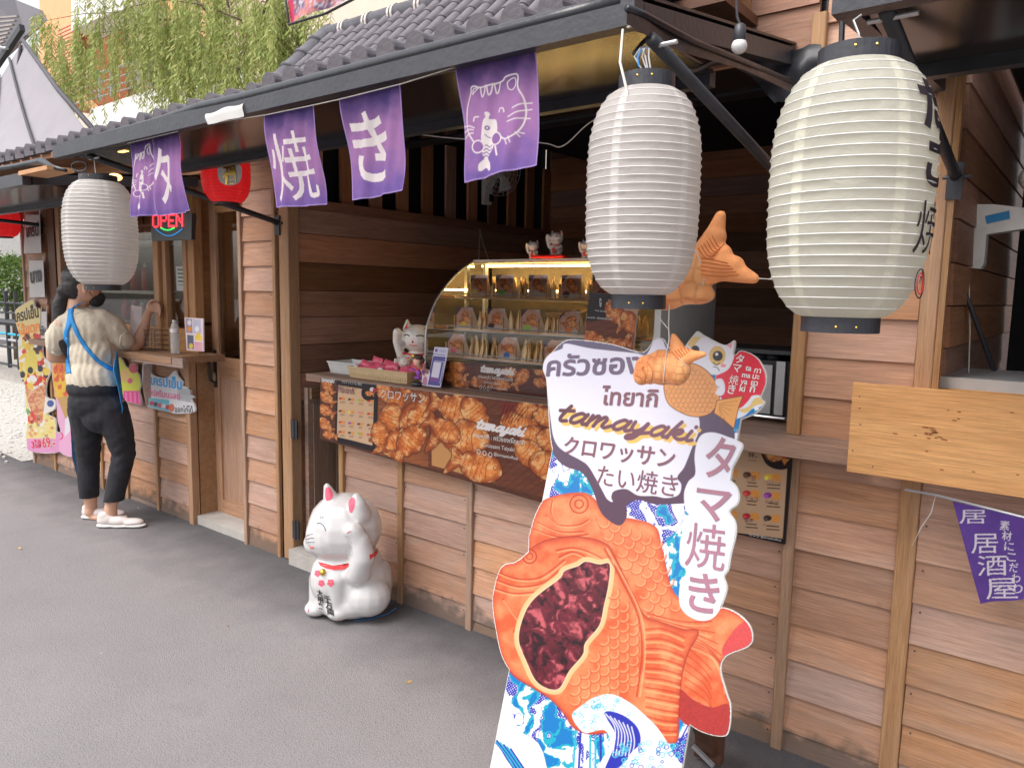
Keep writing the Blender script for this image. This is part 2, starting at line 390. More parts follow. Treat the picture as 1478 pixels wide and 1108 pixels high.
class Canvas:
    def __init__(s, x, y, aa):
        s.x = x; s.y = y; s.aa = aa; s.c = np.zeros((len(x), 3)); s.cl = np.ones(len(x), bool)
    def sel(s, x0, y0, x1, y1): return np.nonzero((s.x > x0) & (s.x < x1) & (s.y > y0) & (s.y < y1))[0]
    def put(s, i, sd_, col, a=1.):
        k = np.clip(.5-sd_/s.aa, 0, 1)*a; k = k[:, None]; col = col(s.x[i], s.y[i]) if callable(col) else np.asarray(col)
        s.c[i] = s.c[i]*(1-k)+col*k
    def fill(s, col): s.c[:] = col
    def poly(s, pts, col, a=1., grow=0, sm=False):
        if sm: pts = smooth_pts(pts)
        p = np.array(pts); i = s.sel(p[:, 0].min()-3-grow, p[:, 1].min()-3-grow, p[:, 0].max()+3+grow, p[:, 1].max()+3+grow)
        if len(i): 
            d = sdpoly(s.x[i], s.y[i], pts)-grow
            c = col(s.x[i], s.y[i], d) if callable(col) else col
            s.put(i, d, c, a)
    def line(s, pts, wd, col, a=1., sm=False, closed=False):
        if sm: pts = smooth_pts(pts, closed)
        if closed: pts = list(pts)+[pts[0]]
        p = np.array(pts); r = wd/2; i = s.sel(p[:, 0].min()-3-r, p[:, 1].min()-3-r, p[:, 0].max()+3+r, p[:, 1].max()+3+r)
        if len(i): s.put(i, sdline(s.x[i], s.y[i], pts)-r, col, a)
    def circ(s, cx, cy, r, col, a=1., ry=None, ang=0, ring=0):
        ry = ry or r; m = max(r, ry)+3+ring; i = s.sel(cx-m, cy-m, cx+m, cy+m)
        if not len(i): return
        dx = s.x[i]-cx; dy = s.y[i]-cy; ca, sa = math.cos(ang), math.sin(ang)
        u = (dx*ca+dy*sa)/r; v = (-dx*sa+dy*ca)/ry; d = (np.sqrt(u*u+v*v)-1)*min(r, ry)
        if ring: d = np.abs(d)-ring/2
        s.put(i, d, col, a)
    def glyph(s, ch, off, p0, p1, h, col, shear=0.):
        """a letter printed into the cloth: baseline p0..p1, height h"""
        V, T = TXT[(ch, off)]; e = np.array(p1, float)-np.array(p0); wd = np.linalg.norm(e); e /= wd; n = np.array([e[1], -e[0]])
        x0, x1 = V[:, 0].min(), V[:, 0].max(); Q = np.array(p0)[None]+np.outer((V[:, 0]-x0+shear*V[:, 1])*wd/(x1-x0), e)+np.outer(V[:, 1]*h/.8, n)
        i = s.sel(Q[:, 0].min()-2, Q[:, 1].min()-2, Q[:, 0].max()+2, Q[:, 1].max()+2); X, Y = s.x[i], s.y[i]; hit = np.zeros(len(i), bool)
        for t in T:
            a, b, c = Q[t]; bb = (X >= min(a[0], b[0], c[0])) & (X <= max(a[0], b[0], c[0])) & (Y >= min(a[1], b[1], c[1])) & (Y <= max(a[1], b[1], c[1]))
            j = np.nonzero(bb)[0]
            if not len(j): continue
            x, y = X[j], Y[j]
            d1 = (x-b[0])*(a[1]-b[1])-(a[0]-b[0])*(y-b[1]); d2 = (x-c[0])*(b[1]-c[1])-(b[0]-c[0])*(y-c[1]); d3 = (x-a[0])*(c[1]-a[1])-(c[0]-a[0])*(y-a[1])
            hit[j] |= ~(((d1 < 0) | (d2 < 0) | (d3 < 0)) & ((d1 > 0) | (d2 > 0) | (d3 > 0)))
        s.c[i[hit]] = col
def canvas(name, plane, quad, cell, paint, m, parent, mask=None, disp=None, grow=0., lift=0.):
    """a printed sheet: a fine grid on the plane that carries its ink as a colour attribute.
    quad = 4 photo points TL,TR,BR,BL lying on the plane; mask = outline polygon"""
    q = [np.array(plane.to2(*p)) for p in quad]
    nu = max(4, int(max(np.linalg.norm(q[1]-q[0]), np.linalg.norm(q[2]-q[3]))/cell)); nv = max(4, int(max(np.linalg.norm(q[3]-q[0]), np.linalg.norm(q[2]-q[1]))/cell))
    a, b = np.meshgrid(np.linspace(0, 1, nu+1), np.linspace(0, 1, nv+1)); a = a.ravel(); b = b.ravel()
    S = ((1-a)*(1-b))[:, None]*q[0]+(a*(1-b))[:, None]*q[1]+(a*b)[:, None]*q[2]+((1-a)*b)[:, None]*q[3]
    x, y = plane.px(S[:, 0], S[:, 1])
    aa = math.hypot(x[1]-x[0], y[1]-y[0])*1.2
    C = Canvas(x, y, aa); C.a = a; C.b = b; paint(C)
    D = np.full(len(a), lift) if disp is None else disp(a, b)
    V = np.array(plane.o)+S[:, :1]*np.array(plane.u)+S[:, 1:]*np.array(plane.v)+D[:, None]*np.array(plane.n)
    idx = np.arange((nu+1)*(nv+1)).reshape(nv+1, nu+1)
    F = np.stack([idx[1:, :-1].ravel(), idx[1:, 1:].ravel(), idx[:-1, 1:].ravel(), idx[:-1, :-1].ravel()], 1)
    if mask is not None:
        ins = sdpoly(x, y, mask)+grow < 0; F = F[ins[F].all(1)]
        used = np.unique(F); mp = np.full(len(V), -1); mp[used] = np.arange(len(used)); F = mp[F]; V = V[used]; C.c = C.c[used]
    o0 = (V.min(0)+V.max(0))/2; V = V-o0
    me = bpy.data.meshes.new(name); me.vertices.add(len(V)); me.vertices.foreach_set('co', V.astype(np.float32).ravel())
    me.loops.add(len(F)*4); me.loops.foreach_set('vertex_index', F.astype(np.int32).ravel()); me.polygons.add(len(F)); me.polygons.foreach_set('loop_start', np.arange(len(F), dtype=np.int32)*4); 
    try: me.polygons.foreach_set('loop_total', np.full(len(F), 4, dtype=np.int32))
    except Exception: pass
    me.update(calc_edges=True)
    at = me.color_attributes.new('ink', 'FLOAT_COLOR', 'POINT'); at.data.foreach_set('color', np.concatenate([C.c, np.ones((len(C.c), 1))], 1).astype(np.float32).ravel())
    me.materials.append(M[m])
    if disp is not None: me.polygons.foreach_set('use_smooth', [True]*len(me.polygons))
    me.validate()
    o = bpy.data.objects.new(name, me); o.location = Vector(o0); return link(o, parent)
# ---------------------------------------------------------------- helpers: rounded bodies
def organic(name, blobs, voxel, smooth, m, parent=None, keep=False, disp=0, dscale=8.):
    """one continuous skin over many overlapping ellipsoids: blobs = (centre, (rx,ry,rz), rotation matrix or None)"""
    mb = MB()
    for c, r, rot in blobs:
        r = r if hasattr(r, '__len__') else (r, r, r); V = []; F = []; n, k = 14, 9
        for i in range(k+1):
            th = math.pi*i/k
            for j in range(n):
                an = 2*math.pi*j/n; v = Vector((r[0]*math.sin(th)*math.cos(an), r[1]*math.sin(th)*math.sin(an), r[2]*math.cos(th)))
                V.append(Vector(c)+(rot@v if rot is not None else v))
        for i in range(k):
            for j in range(n): F.append((i*n+j, (i+1)*n+j, (i+1)*n+(j+1) % n, i*n+(j+1) % n))
        mb.add(V, F)
    me = bpy.data.meshes.new('t'); me.from_pydata([tuple(v) for v in mb.V], [], mb.F)
    bm = bmesh.new(); bm.from_mesh(me); bmesh.ops.remove_doubles(bm, verts=bm.verts, dist=1e-6); bm.to_mesh(me); bm.free()
    t = bpy.data.objects.new('t', me); COL.objects.link(t)
    md = t.modifiers.new('r', 'REMESH'); md.mode = 'VOXEL'; md.voxel_size = voxel
    ms = t.modifiers.new('s', 'SMOOTH'); ms.iterations = smooth; ms.factor = .5
    bpy.context.view_layer.update(); dg = bpy.context.evaluated_depsgraph_get()
    e = bpy.data.meshes.new_from_object(t.evaluated_get(dg)); bpy.data.objects.remove(t); bpy.data.meshes.remove(me)
    V = [v.co.copy() for v in e.vertices]; F = [tuple(p.vertices) for p in e.polygons]
    if disp:
        nn = [v.normal.copy() for v in e.vertices]
        from mathutils import noise as mn
        V = [v+nn[i]*disp*mn.fractal(v*dscale, .6, 2., 3) for i, v in enumerate(V)]
    bpy.data.meshes.remove(e)
    bv = BVHTree.FromPolygons(V, F)
    o = obj(name, V, F, m, parent, True)
    return o, bv
def chain(pts, rs, step=.35):
    """blobs along a polyline with changing radius"""
    out = []
    for i in range(len(pts)-1):
        a, b = Vector(pts[i]), Vector(pts[i+1]); r0, r1 = rs[i], rs[i+1]; n = max(2, int((b-a).length/(min(r0, r1)*step))+1)
        for k in range(n+1):
            t = k/n; r = r0+(r1-r0)*t; out.append((a.lerp(b, t), (r, r, r), None))
    return out
def hit(bv, x, y, off=.001):
    d = ray(x, y).normalized(); loc, nor, i, dist = bv.ray_cast(EYE, d)
    if loc is None: return None
    return loc+nor*off if nor.dot(d) < 0 else loc-nor*off
def on_skin(bv, pts, off=.001, sm=True):
    if sm: pts = smooth_pts(pts, False, 4)
    return [p for p in (hit(bv, x, y, off) for x, y in pts) if p is not None]
def patch(name, bv, outline, m, parent, off=.0015, sm=True, step=2.5):
    """a painted patch: the outline filled with small faces lying on the body's surface"""
    if sm: outline = smooth_pts(outline, True, 4)
    c = np.mean(np.array(outline), 0); rings = []; n = len(outline); K = 5
    V = []; F = []
    p0 = hit(bv, *c, off)
    if p0 is None: return None
    V.append(p0)
    for k in range(1, K+1):
        for q in outline:
            s = c+(np.array(q)-c)*k/K; p = hit(bv, *s, off); V.append(p if p is not None else V[-1])
    for j in range(n): F.append((0, 1+j, 1+(j+1) % n))
    for k in range(K-1):
        for j in range(n): F.append((1+k*n+j, 1+(k+1)*n+j, 1+(k+1)*n+(j+1) % n, 1+k*n+(j+1) % n))
    return obj(name, V, F, m, parent, True)
# ================================================================ lettering cache
B3 = .03; B2 = .015
REQ = [(c, B2) for c in 'タ焼き'] + [('tamayaki', .035), ('tamayaki', .0), ('クロワッサン', .0), ('クロワッサン', B2), ('たい焼き', .01), ('ครัวซองต์', .022), ('ไทยากิ', .022), ('Croissant Taiyaki', .0),
       ('ทามะยากิ : ครัวซองต์ไทยากิ', .008), ('@tamayakiofficial', .0), ('MENU メニュー', .0), ('クロワッサン たい焼き', .0), ('ทามะยากิ', .01), ('59.-', .015), ('PRICE', 0.), ('THAI TAIYAKI', 0.),
       ('เครปเย็น', .03), ('เครปเย็น', .075), ('ไส้แตก', .03), ('ไส้แตก', .075), ('3', .02), ('ไส้', .02), ('69.-', .02), ('69.-', .06), ('3ไส้', .02), ('3ไส้', .06), ('วิปครีมนมสด', .012), ('ออกไก่ได้', .012), ('เครป', .03), ('เครปเย็น', .0),
       ('บาง', .035), ('เย็น', .035), ('ta', .02), ('ma', .02), ('ya', .02), ('ki', .02), ('กา', .02), ('มะ', .02), ('ยา', .02), ('กิ', .02), ('居', .035), ('酒', .035), ('屋', .035), ('素', .03), ('材', .03), ('に', .03), ('こ', .03), ('だ', .03), ('わ', .03), ('り', .03),
       ('た', .05), ('こ', .05), ('焼', .05), ('福', .03), ('マ', B2), ('CREPE', .03), ('กำลัง', .0), ('小豆', 0.), ('チョコ', 0.), ('ハムチーズ', 0.), ('イチゴ', 0.), ('キットカット', 0.), ('里芋', 0.), ('f', .03), ('招', .03), ('来', .03), ('大', .03), ('千', .03), ('万', .03), ('両', .03), ('金', .03), ('HATARI', .01), ('tamayaki', .02)]
REQ += [('焼', .0), ('たい焼き', .0), ('居', .0), ('酒', .0), ('屋', .0)]+[(c, .01) for c in '素材にこだわり']
REQ = list(dict.fromkeys(REQ)); make_texts(REQ)
# ================================================================ ground
def ground():
    m, nt, b = newmat('asphalt'); L = nt.links.new
    ge = N(nt, 'NewGeometry')
    def noise(s, d=4, r=.6):
        n = N(nt, 'TexNoise'); n.inputs['Scale'].default_value = s; n.inputs['Detail'].default_value = d; n.inputs['Roughness'].default_value = r; L(ge.outputs['Position'], n.inputs['Vector']); return n
    a = noise(210, 3, .8); rp = N(nt, 'ValToRGB'); e = rp.color_ramp.elements; e[0].position = .3; e[0].color = (.16, .148, .155, 1); e[1].position = .72; e[1].color = (.32, .3, .298, 1); L(a.outputs['Fac'], rp.inputs[0])
    v = N(nt, 'TexVoronoi'); v.inputs['Scale'].default_value = 190; L(ge.outputs['Position'], v.inputs['Vector'])
    vr = N(nt, 'MapRange'); vr.inputs['From Max'].default_value = .9; vr.inputs['To Min'].default_value = 1.1; vr.inputs['To Max'].default_value = .86; L(v.outputs['Distance'], vr.inputs['Value'])
    m1 = N(nt, 'Mix', data_type='RGBA', blend_type='MULTIPLY'); m1.inputs[0].default_value = 1; L(rp.outputs[0], m1.inputs[6]); L(vr.outputs[0], m1.inputs[7])
    c = noise(1.7, 5); cr = N(nt, 'MapRange'); cr.inputs['From Min'].default_value = .3; cr.inputs['From Max'].default_value = .7; cr.inputs['To Min'].default_value = .92; cr.inputs['To Max'].default_value = 1.07; L(c.outputs['Fac'], cr.inputs['Value'])
    m2 = N(nt, 'Mix', data_type='RGBA', blend_type='MULTIPLY'); m2.inputs[0].default_value = 1; L(m1.outputs[2], m2.inputs[6]); L(cr.outputs[0], m2.inputs[7])
    # uneven darker band along the foot of the stalls
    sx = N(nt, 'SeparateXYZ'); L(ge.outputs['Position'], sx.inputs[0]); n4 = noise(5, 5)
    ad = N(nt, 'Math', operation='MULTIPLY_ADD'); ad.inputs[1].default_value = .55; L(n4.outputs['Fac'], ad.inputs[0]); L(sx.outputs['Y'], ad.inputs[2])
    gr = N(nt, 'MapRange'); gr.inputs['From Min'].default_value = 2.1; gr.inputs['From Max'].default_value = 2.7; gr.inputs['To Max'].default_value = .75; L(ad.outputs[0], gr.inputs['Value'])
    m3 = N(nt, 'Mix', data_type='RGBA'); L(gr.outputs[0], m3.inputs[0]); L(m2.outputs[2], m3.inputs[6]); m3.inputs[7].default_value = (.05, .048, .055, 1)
    # old oil spots and worn tracks
    sp = noise(3.4, 3, .5); sr = N(nt, 'MapRange'); sr.inputs['From Min'].default_value = .66; sr.inputs['From Max'].default_value = .74; sr.inputs['To Max'].default_value = .13; L(sp.outputs['Fac'], sr.inputs['Value'])
    m5 = N(nt, 'Mix', data_type='RGBA'); L(sr.outputs[0], m5.inputs[0]); L(m3.outputs[2], m5.inputs[6]); m5.inputs[7].default_value = (.07, .066, .07, 1)
    pv = N(nt, 'TexVoronoi'); pv.inputs['Scale'].default_value = 16; L(ge.outputs['Position'], pv.inputs['Vector']); pr_ = N(nt, 'MapRange'); pr_.inputs['From Min'].default_value = .05; pr_.inputs['From Max'].default_value = .03; pr_.inputs['To Max'].default_value = .5; L(pv.outputs['Distance'], pr_.inputs['Value'])
    m6 = N(nt, 'Mix', data_type='RGBA'); L(pr_.outputs[0], m6.inputs[0]); L(m5.outputs[2], m6.inputs[6]); m6.inputs[7].default_value = (.08, .075, .075, 1)
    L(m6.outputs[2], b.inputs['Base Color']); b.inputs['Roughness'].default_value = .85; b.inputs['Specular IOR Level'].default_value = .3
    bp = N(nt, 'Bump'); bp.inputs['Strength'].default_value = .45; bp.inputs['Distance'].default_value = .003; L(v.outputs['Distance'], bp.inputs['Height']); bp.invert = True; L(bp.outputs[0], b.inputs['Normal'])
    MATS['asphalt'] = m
    tag(obj('asphalt_ground', [(-90, -90, 0), (90, -90, 0), (90, 90, 0), (-90, 90, 0)], [(0, 1, 2, 3)], 'asphalt', origin=(0, 0, 0)), kind='structure')
ground()
mb = MB(); r_ = random.Random(3)
for i in range(900):      # white gravel strip beyond the left end of the stalls
    x = r_.uniform(-13, -7.2); y = r_.uniform(2.0, 3.6) + (x+7.2)*-.12
    if y < 2.25-(x+7.2)*.05: continue
    s = r_.uniform(.012, .03); mb.ball((x, y, .006), (s, s*r_.uniform(.7, 1), s*.6), 5, 3)
mat('gravel', (.55, .53, .49), .9, noise=.3, nscale=5)
tag(mb.build('gravel', 'gravel'), kind='stuff')
tag(obj('gravel_bed', [(-14, 2.55, .006), (-7.13, 2.36, .006), (-7.13, 3.9, .006), (-14, 4.6, .006)], [(0, 1, 2, 3)], mat('gravel_bed_mat', (.42, .4, .37), .95, noise=.35, nscale=40, bump=.5)), kind='structure')
# ================================================================ stall facades
NAILS = {}
def bay(x0, x1, z0, z1, parent, m, pitch=.125, phase=0., y=FY, rnd=None, full=False):
    """lapped boards between two battens"""
    rr = rnd or random.Random(int((x0+50)*97+z0*13)); z = z0-phase
    while z < z1-.004:
        a = max(z, z0); b = min(z+pitch, z1)
        if b-a > .015:
            L_ = x1-x0
            if b-a > .05 and z1 < 2.5:
                for xn in (x0+.022, x1-.022):
                    if rr.random() < .8: NAILS.setdefault(parent.name, []).append((xn+rr.uniform(-.004, .004), y-.019, b-.02+rr.uniform(-.006, .004)))
            if L_ > .55 and rr.random() < .45:      # a butt joint in this course
                c = x0+L_*rr.uniform(.25, .75)
                piece('plank', c-x0-.0015, b-a-.001, .014, ((x0+c)/2, y+rr.uniform(-.001, .001), (a+b)/2), m, parent, taper=.011)
                piece('plank', x1-c-.0015, b-a-.001, .014, ((x1+c)/2, y+rr.uniform(-.001, .001), (a+b)/2), m, parent, taper=.011)
            else: piece('plank', L_, b-a-.001, .014, ((x0+x1)/2, y+rr.uniform(-.0015, .0015), (a+b)/2), m, parent, taper=.011, tilt=rr.uniform(-.004, .004))
        z += pitch
def batten(x, z0, z1, parent, w_=.034, m='post_wood', y=FY, d=.022, name='batten'):
    piece(name, z1-z0, w_, d, (x, y-.012-d/2+.004, (z0+z1)/2), m, parent, 'Z', chamfer=.003)
# ---- middle stall (the one with the counter)
MS = thing('snack_stall', (-2.1, FY, 0), 'wooden stall of lapped brown boards with open counter front and pent tiled roof', 'stall')
xb = [-3.0, -2.566, -2.125, -1.68, -1.22, -.745, -.413]
for i, (a, b) in enumerate(zip(xb[:-1], xb[1:])):
    hi = 1.04 if i < 5 else 2.98
    bay(a+.012, b-.012, .0, hi, MS, 'siding', phase=[.06, .02, .08, .03, .05, .055][i])
for x in xb[:-2]: batten(x, .0, 1.03, MS)
batten(-.745, 0, 1.0, MS, .036); batten(-.752, 1.072, 2.35, MS, .042, d=.03)
batten(-.405, 0, 1.25, MS, .052); 
piece('corner_post', 1.98, .046, .05, (-.398, FY-.008, 1.99), 'post_wood', MS, 'Z', chamfer=.003)
piece('corner_trim', 1.9, .016, .03, (-.366, FY-.014, 2.0), 'post_wood', MS, 'Z')
# gable boards above the awning
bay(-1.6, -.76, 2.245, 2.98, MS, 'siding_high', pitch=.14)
# left corner post and jamb
piece('corner_post', 2.42, .085, .07, (-3.46, FY+.01, 1.22), 'post_wood', MS, 'Z', chamfer=.004)
batten(-3.545, 0, 2.2, MS, .028)
# inner side wall: long dark boards with a slatted window band above
z = .0; k = 0
while z < 1.93:
    h = [.15, .145, .15, .155][k % 4]; h = min(h, 1.93-z)
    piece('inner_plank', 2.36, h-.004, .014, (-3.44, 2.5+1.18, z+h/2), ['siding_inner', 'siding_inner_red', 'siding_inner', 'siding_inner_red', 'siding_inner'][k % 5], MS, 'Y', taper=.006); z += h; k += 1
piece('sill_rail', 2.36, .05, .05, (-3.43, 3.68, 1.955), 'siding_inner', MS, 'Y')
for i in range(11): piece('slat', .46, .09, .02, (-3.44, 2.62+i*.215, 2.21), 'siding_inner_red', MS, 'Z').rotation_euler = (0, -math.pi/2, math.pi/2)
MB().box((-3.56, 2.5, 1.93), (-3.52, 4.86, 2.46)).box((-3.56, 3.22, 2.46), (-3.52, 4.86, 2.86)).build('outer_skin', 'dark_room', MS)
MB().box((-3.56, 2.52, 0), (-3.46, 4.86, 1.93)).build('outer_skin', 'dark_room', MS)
# back wall
z = 0; k = 0
while z < 2.72:
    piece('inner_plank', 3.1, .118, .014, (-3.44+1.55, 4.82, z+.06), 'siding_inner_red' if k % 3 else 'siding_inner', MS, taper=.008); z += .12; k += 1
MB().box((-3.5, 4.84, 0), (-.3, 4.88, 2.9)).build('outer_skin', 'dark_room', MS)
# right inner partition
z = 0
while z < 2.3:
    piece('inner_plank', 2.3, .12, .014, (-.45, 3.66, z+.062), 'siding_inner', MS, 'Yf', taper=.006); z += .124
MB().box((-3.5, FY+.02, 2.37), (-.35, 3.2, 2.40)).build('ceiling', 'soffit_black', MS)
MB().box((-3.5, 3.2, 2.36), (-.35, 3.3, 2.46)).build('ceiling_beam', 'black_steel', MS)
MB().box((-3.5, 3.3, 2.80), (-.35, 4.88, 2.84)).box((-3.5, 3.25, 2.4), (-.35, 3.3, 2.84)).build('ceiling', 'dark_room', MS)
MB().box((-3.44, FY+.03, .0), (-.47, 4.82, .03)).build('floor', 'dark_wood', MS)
# half door swung inwards along the side wall, with hinges and sill
hd = MB().box((-3.40, 2.50, .10), (-3.37, 3.12, .97)).build('half_door', 'counter_wood', MS)
for i in range(4): piece('door_board', .70, .14, .008, (-3.362, 2.60+i*.15, .53), 'counter_wood', hd, 'Z').rotation_euler = (0, -math.pi/2, math.pi/2)
for z in (.94, .13): piece('rail', .60, .06, .018, (-3.358, 2.81, z), 'counter_wood', hd, 'Y')
for z in (.75, .19):
    h_ = MB().box((-3.415, FY-.03, z-.05), (-3.388, FY-.022, z+.05)).box((-3.382, FY-.03, z-.05), (-3.36, FY-.022, z+.05)); h_.tube([(-3.385, FY-.03, z-.052), (-3.385, FY-.03, z+.052)], .006); h_.build('hinge', 'black_steel', MS)
MB().box((-3.41, FY-.06, 0), (-3.02, FY+.2, .085)).build('door_sill', 'concrete', MS)
# counter slab
piece('counter_slab', 2.36, .036, .44, (-2.03-.01, 2.60, 1.052), 'counter_wood', MS)
piece('counter_slab', .82+.08, .055, .48, (-.98, 2.55, 1.043), 'counter_wood', MS, chamfer=.003)
# ---- right stall
RS = thing('tavern_stall', (.5, FY, 0), 'wooden stall with pale boards below a dark opening, right of the tiled stall', 'stall')
xr = [-.39, .28, .95, 1.6]
for i, (a, b) in enumerate(zip(xr[:-1], xr[1:])): bay(a+.012, b-.012, .0, 1.22, RS, 'siding_pale', pitch=.128, phase=[.03, .07, .05][i], rnd=random.Random(5+i))
for x in xr[1:]: batten(x, 0, 1.22, RS)
z = 0; k = 0
while z < 2.9:
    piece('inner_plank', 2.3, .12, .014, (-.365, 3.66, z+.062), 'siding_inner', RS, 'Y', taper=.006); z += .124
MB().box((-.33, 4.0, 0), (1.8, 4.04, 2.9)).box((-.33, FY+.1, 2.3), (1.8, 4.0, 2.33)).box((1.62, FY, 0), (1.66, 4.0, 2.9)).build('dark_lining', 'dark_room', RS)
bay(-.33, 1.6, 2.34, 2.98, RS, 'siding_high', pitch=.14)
# ---- left stall (the crepe one)
LS = thing('crepe_stall', (-5.3, FY, 0), 'wooden crepe stall with glazed narrow door, bottle shelf window and lapped board front', 'stall')
bay(-3.86, -3.56, 0, 2.42, LS, 'siding', pitch=.137, phase=.02)
batten(-3.875, 0, 2.42, LS, .03)
for x0, x1, ph in ((-7.03, -6.60, .03), (-6.6, -6.17, .08), (-6.17, -5.75, .02), (-5.75, -5.36, .06), (-5.36, -4.92, .1), (-4.92, -4.5, .04)):
    hi = 2.42 if x1 <= -6.59 else 1.05
    bay(x0+.012, x1-.012, 0, hi, LS, 'siding', pitch=.137, phase=ph)
for x in (-7.04, -6.6, -6.17, -5.75, -5.36, -4.92): batten(x, 0, 1.05 if x > -6.7 else 2.42, LS, .03)
piece('corner_post', 2.42, .05, .05, (-4.48, FY-.005, 1.21 if 0 else .53), 'post_wood', LS, 'Z') if 0 else piece('corner_post', 1.05, .05, .05, (-4.475, FY-.012, .525), 'post_wood', LS, 'Z', chamfer=.003)
MB().box((-4.472, FY+.02, 0), (-4.452, 2.60, 1.06)).build('counter_return', 'post_wood', LS)
piece('post', 1.4, .13, .05, (-6.46, FY+.0, 1.72), 'dark_wood', LS, 'Z'); piece('post', 1.36, .06, .05, (-6.33, FY+.0, 1.74), 'door_wood', LS, 'Z')
piece('counter_slab', 2.1, .04, .34, (-5.28, 2.36, 1.075), 'counter_wood', LS, chamfer=.002)
piece('counter_edge', .62, .055, .02, (-4.42, 2.205, 1.068), 'counter_wood', LS)
piece('window_rail', 2.0, .16, .03, (-5.4, 2.47, 1.16), 'door_wood', LS)
piece('window_post', 1.3, .07, .06, (-4.87, 2.47, 1.74), 'door_wood', LS, 'Z', chamfer=.003)
piece('window_head', 3.0, .1, .05, (-5.2, 2.47, 2.37), 'door_wood', LS)
MB().box((-6.3, 2.462, 1.24), (-4.91, 2.468, 2.32)).build('window_pane', 'window_glass', LS)
# small casement beside the door
cs = thing('casement', (-4.66, 2.47, 1.6), None, None); cs.parent = LS; cs.location = cs.location-LS.location
for nm, L_, c, ax in (('frame_side', 1.06, (-4.80, 2.48, 1.68), 'Z'), ('frame_side', 1.06, (-4.545, 2.48, 1.68), 'Z'), ('frame_rail', .21, (-4.672, 2.48, 2.175), 'X'), ('frame_rail', .21, (-4.672, 2.48, 1.185), 'X')):
    piece(nm, L_, .045, .04, c, 'door_wood', cs, ax, chamfer=.002)
MB().box((-4.78, 2.486, 1.2), (-4.565, 2.49, 2.15)).build('pane', 'window_glass', cs)
piece('window_post', 1.3, .09, .06, (-4.495, 2.50, 1.74), 'door_wood', LS, 'Z', chamfer=.003)
# narrow door
dr = thing('door', (-4.2, 2.60, 0), None, None); dr.parent = LS; dr.location = dr.location-LS.location
for nm, L_, wd, c, ax in (('stile', 2.0, .07, (-4.425, 2.6, 1.04), 'Z'), ('stile', 2.0, .07, (-4.03, 2.6, 1.04), 'Z'), ('rail', .325, .1, (-4.2275, 2.6, .09), 'X'), ('rail', .325, .13, (-4.2275, 2.6, 1.0), 'X'), ('rail', .325, .08, (-4.2275, 2.6, 2.0), 'X')):
    piece(nm, L_, wd, .035, c, 'door_wood', dr, ax, chamfer=.002)
piece('panel', .795, .325, .015, (-4.2275, 2.605, .5375), 'door_wood', dr, 'Z')
MB().box((-4.39, 2.6, 1.065), (-4.065, 2.606, 1.96)).build('pane', 'window_glass', dr)
mb = MB(); mb.tube([(-4.425, 2.578, .90), (-4.425, 2.54, .92), (-4.425, 2.535, 1.0), (-4.425, 2.54, 1.06), (-4.425, 2.578, 1.08)], .008); mb.box((-4.44, 2.576, .87), (-4.41, 2.582, 1.11)); mb.build('handle', 'black_steel', dr)
MB().box((-4.455, FY-.01, 0), (-3.89, 2.66, .055)).build('door_sill', 'concrete', LS)
piece('door_post', 2.2, .05, .12, (-3.93, 2.53, 1.15), 'post_wood', LS, 'Z'); piece('door_head', .55, .1, .1, (-4.2, 2.55, 2.1), 'door_wood', LS)
mb = MB(); mb.box((-4.58, FY-.045, .79), (-4.42, FY-.03, .87)); mb.tube([(-4.42, FY-.04, .83), (-4.36, FY-.05, .83)], .008); mb.build('latch', 'steel', LS)
MB().ball((-4.43, 2.57, .935), (.02, .012, .035)).build('door_knob', 'post_wood', dr)
# interior of the left stall
MB().box((-7.05, 3.3, 0), (-3.6, 3.33, 2.42)).build('inner_wall', 'siding_inner_red', LS)
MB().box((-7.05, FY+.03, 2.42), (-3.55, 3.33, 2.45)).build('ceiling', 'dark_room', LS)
MB().box((-7.06, FY+.03, 0), (-7.03, 3.33, 2.42)).build('side_wall', 'siding_inner', LS)
for z in (1.46, 1.80): piece('bottle_shelf', 1.4, .022, .2, (-5.55, 2.64, z), 'white_mortar', LS)
piece('inner_counter', 1.6, .03, .5, (-5.5, 2.8, 1.02), 'dark_wood', LS)
for st_ in (MS, RS, LS):
    mb = MB()
    for q in NAILS.get(st_.name, []): mb.lathe([(.0026, 0), (.0026, .003)], q, 6, axis=(0, -1, 0))
    tag(mb.build('nail_heads', 'black_steel', st_), kind='stuff')
# ================================================================ roofs
def eave_tile(name):
    key = 'eave_tile'
    if key not in PC:
        r = .052; prof = [(-.052*math.cos(t), .052*math.sin(t)) for t in np.linspace(0, math.pi, 11)]
        prof = [(-.052, -.028)]+prof+[(.058, -.004), (.10, -.008), (.10, -.03)]
        mb = MB(); n = len(prof)
        V = [(x, 0, z) for x, z in prof]+[(x, .16, z) for x, z in prof]
        F = [tuple(range(n))[::-1], tuple(range(n, 2*n))]+[(i, (i+1) % n, (i+1) % n+n, i+n) for i in range(n)]
        me = bpy.data.meshes.new(name); me.from_pydata(V, [], F); me.materials.append(M['tile_grey']); me.update(); PC[key] = me
    return bpy.data.objects.new(name, PC[key])
def tube_tile(name):
    key = 'tube_tile'
    if key not in PC:
        V = []; F = []; n = 9
        for j, (y, r) in enumerate(((0, .0295), (.004, .031), (.115, .026))):
            for k in range(n):
                t = math.pi*k/(n-1); V.append((-r*math.cos(t), y, r*math.sin(t)))
        for j in range(2):
            for k in range(n-1): F.append((j*n+k, (j+1)*n+k, (j+1)*n+k+1, j*n+k+1))
        F.append(tuple(range(n)))
        me = bpy.data.meshes.new(name); me.from_pydata(V, [], F); me.materials.append(M['tile_grey']); me.polygons.foreach_set('use_smooth', [True]*(len(F)-1)+[False]); me.update(); PC[key] = me
    return bpy.data.objects.new(name, PC[key])
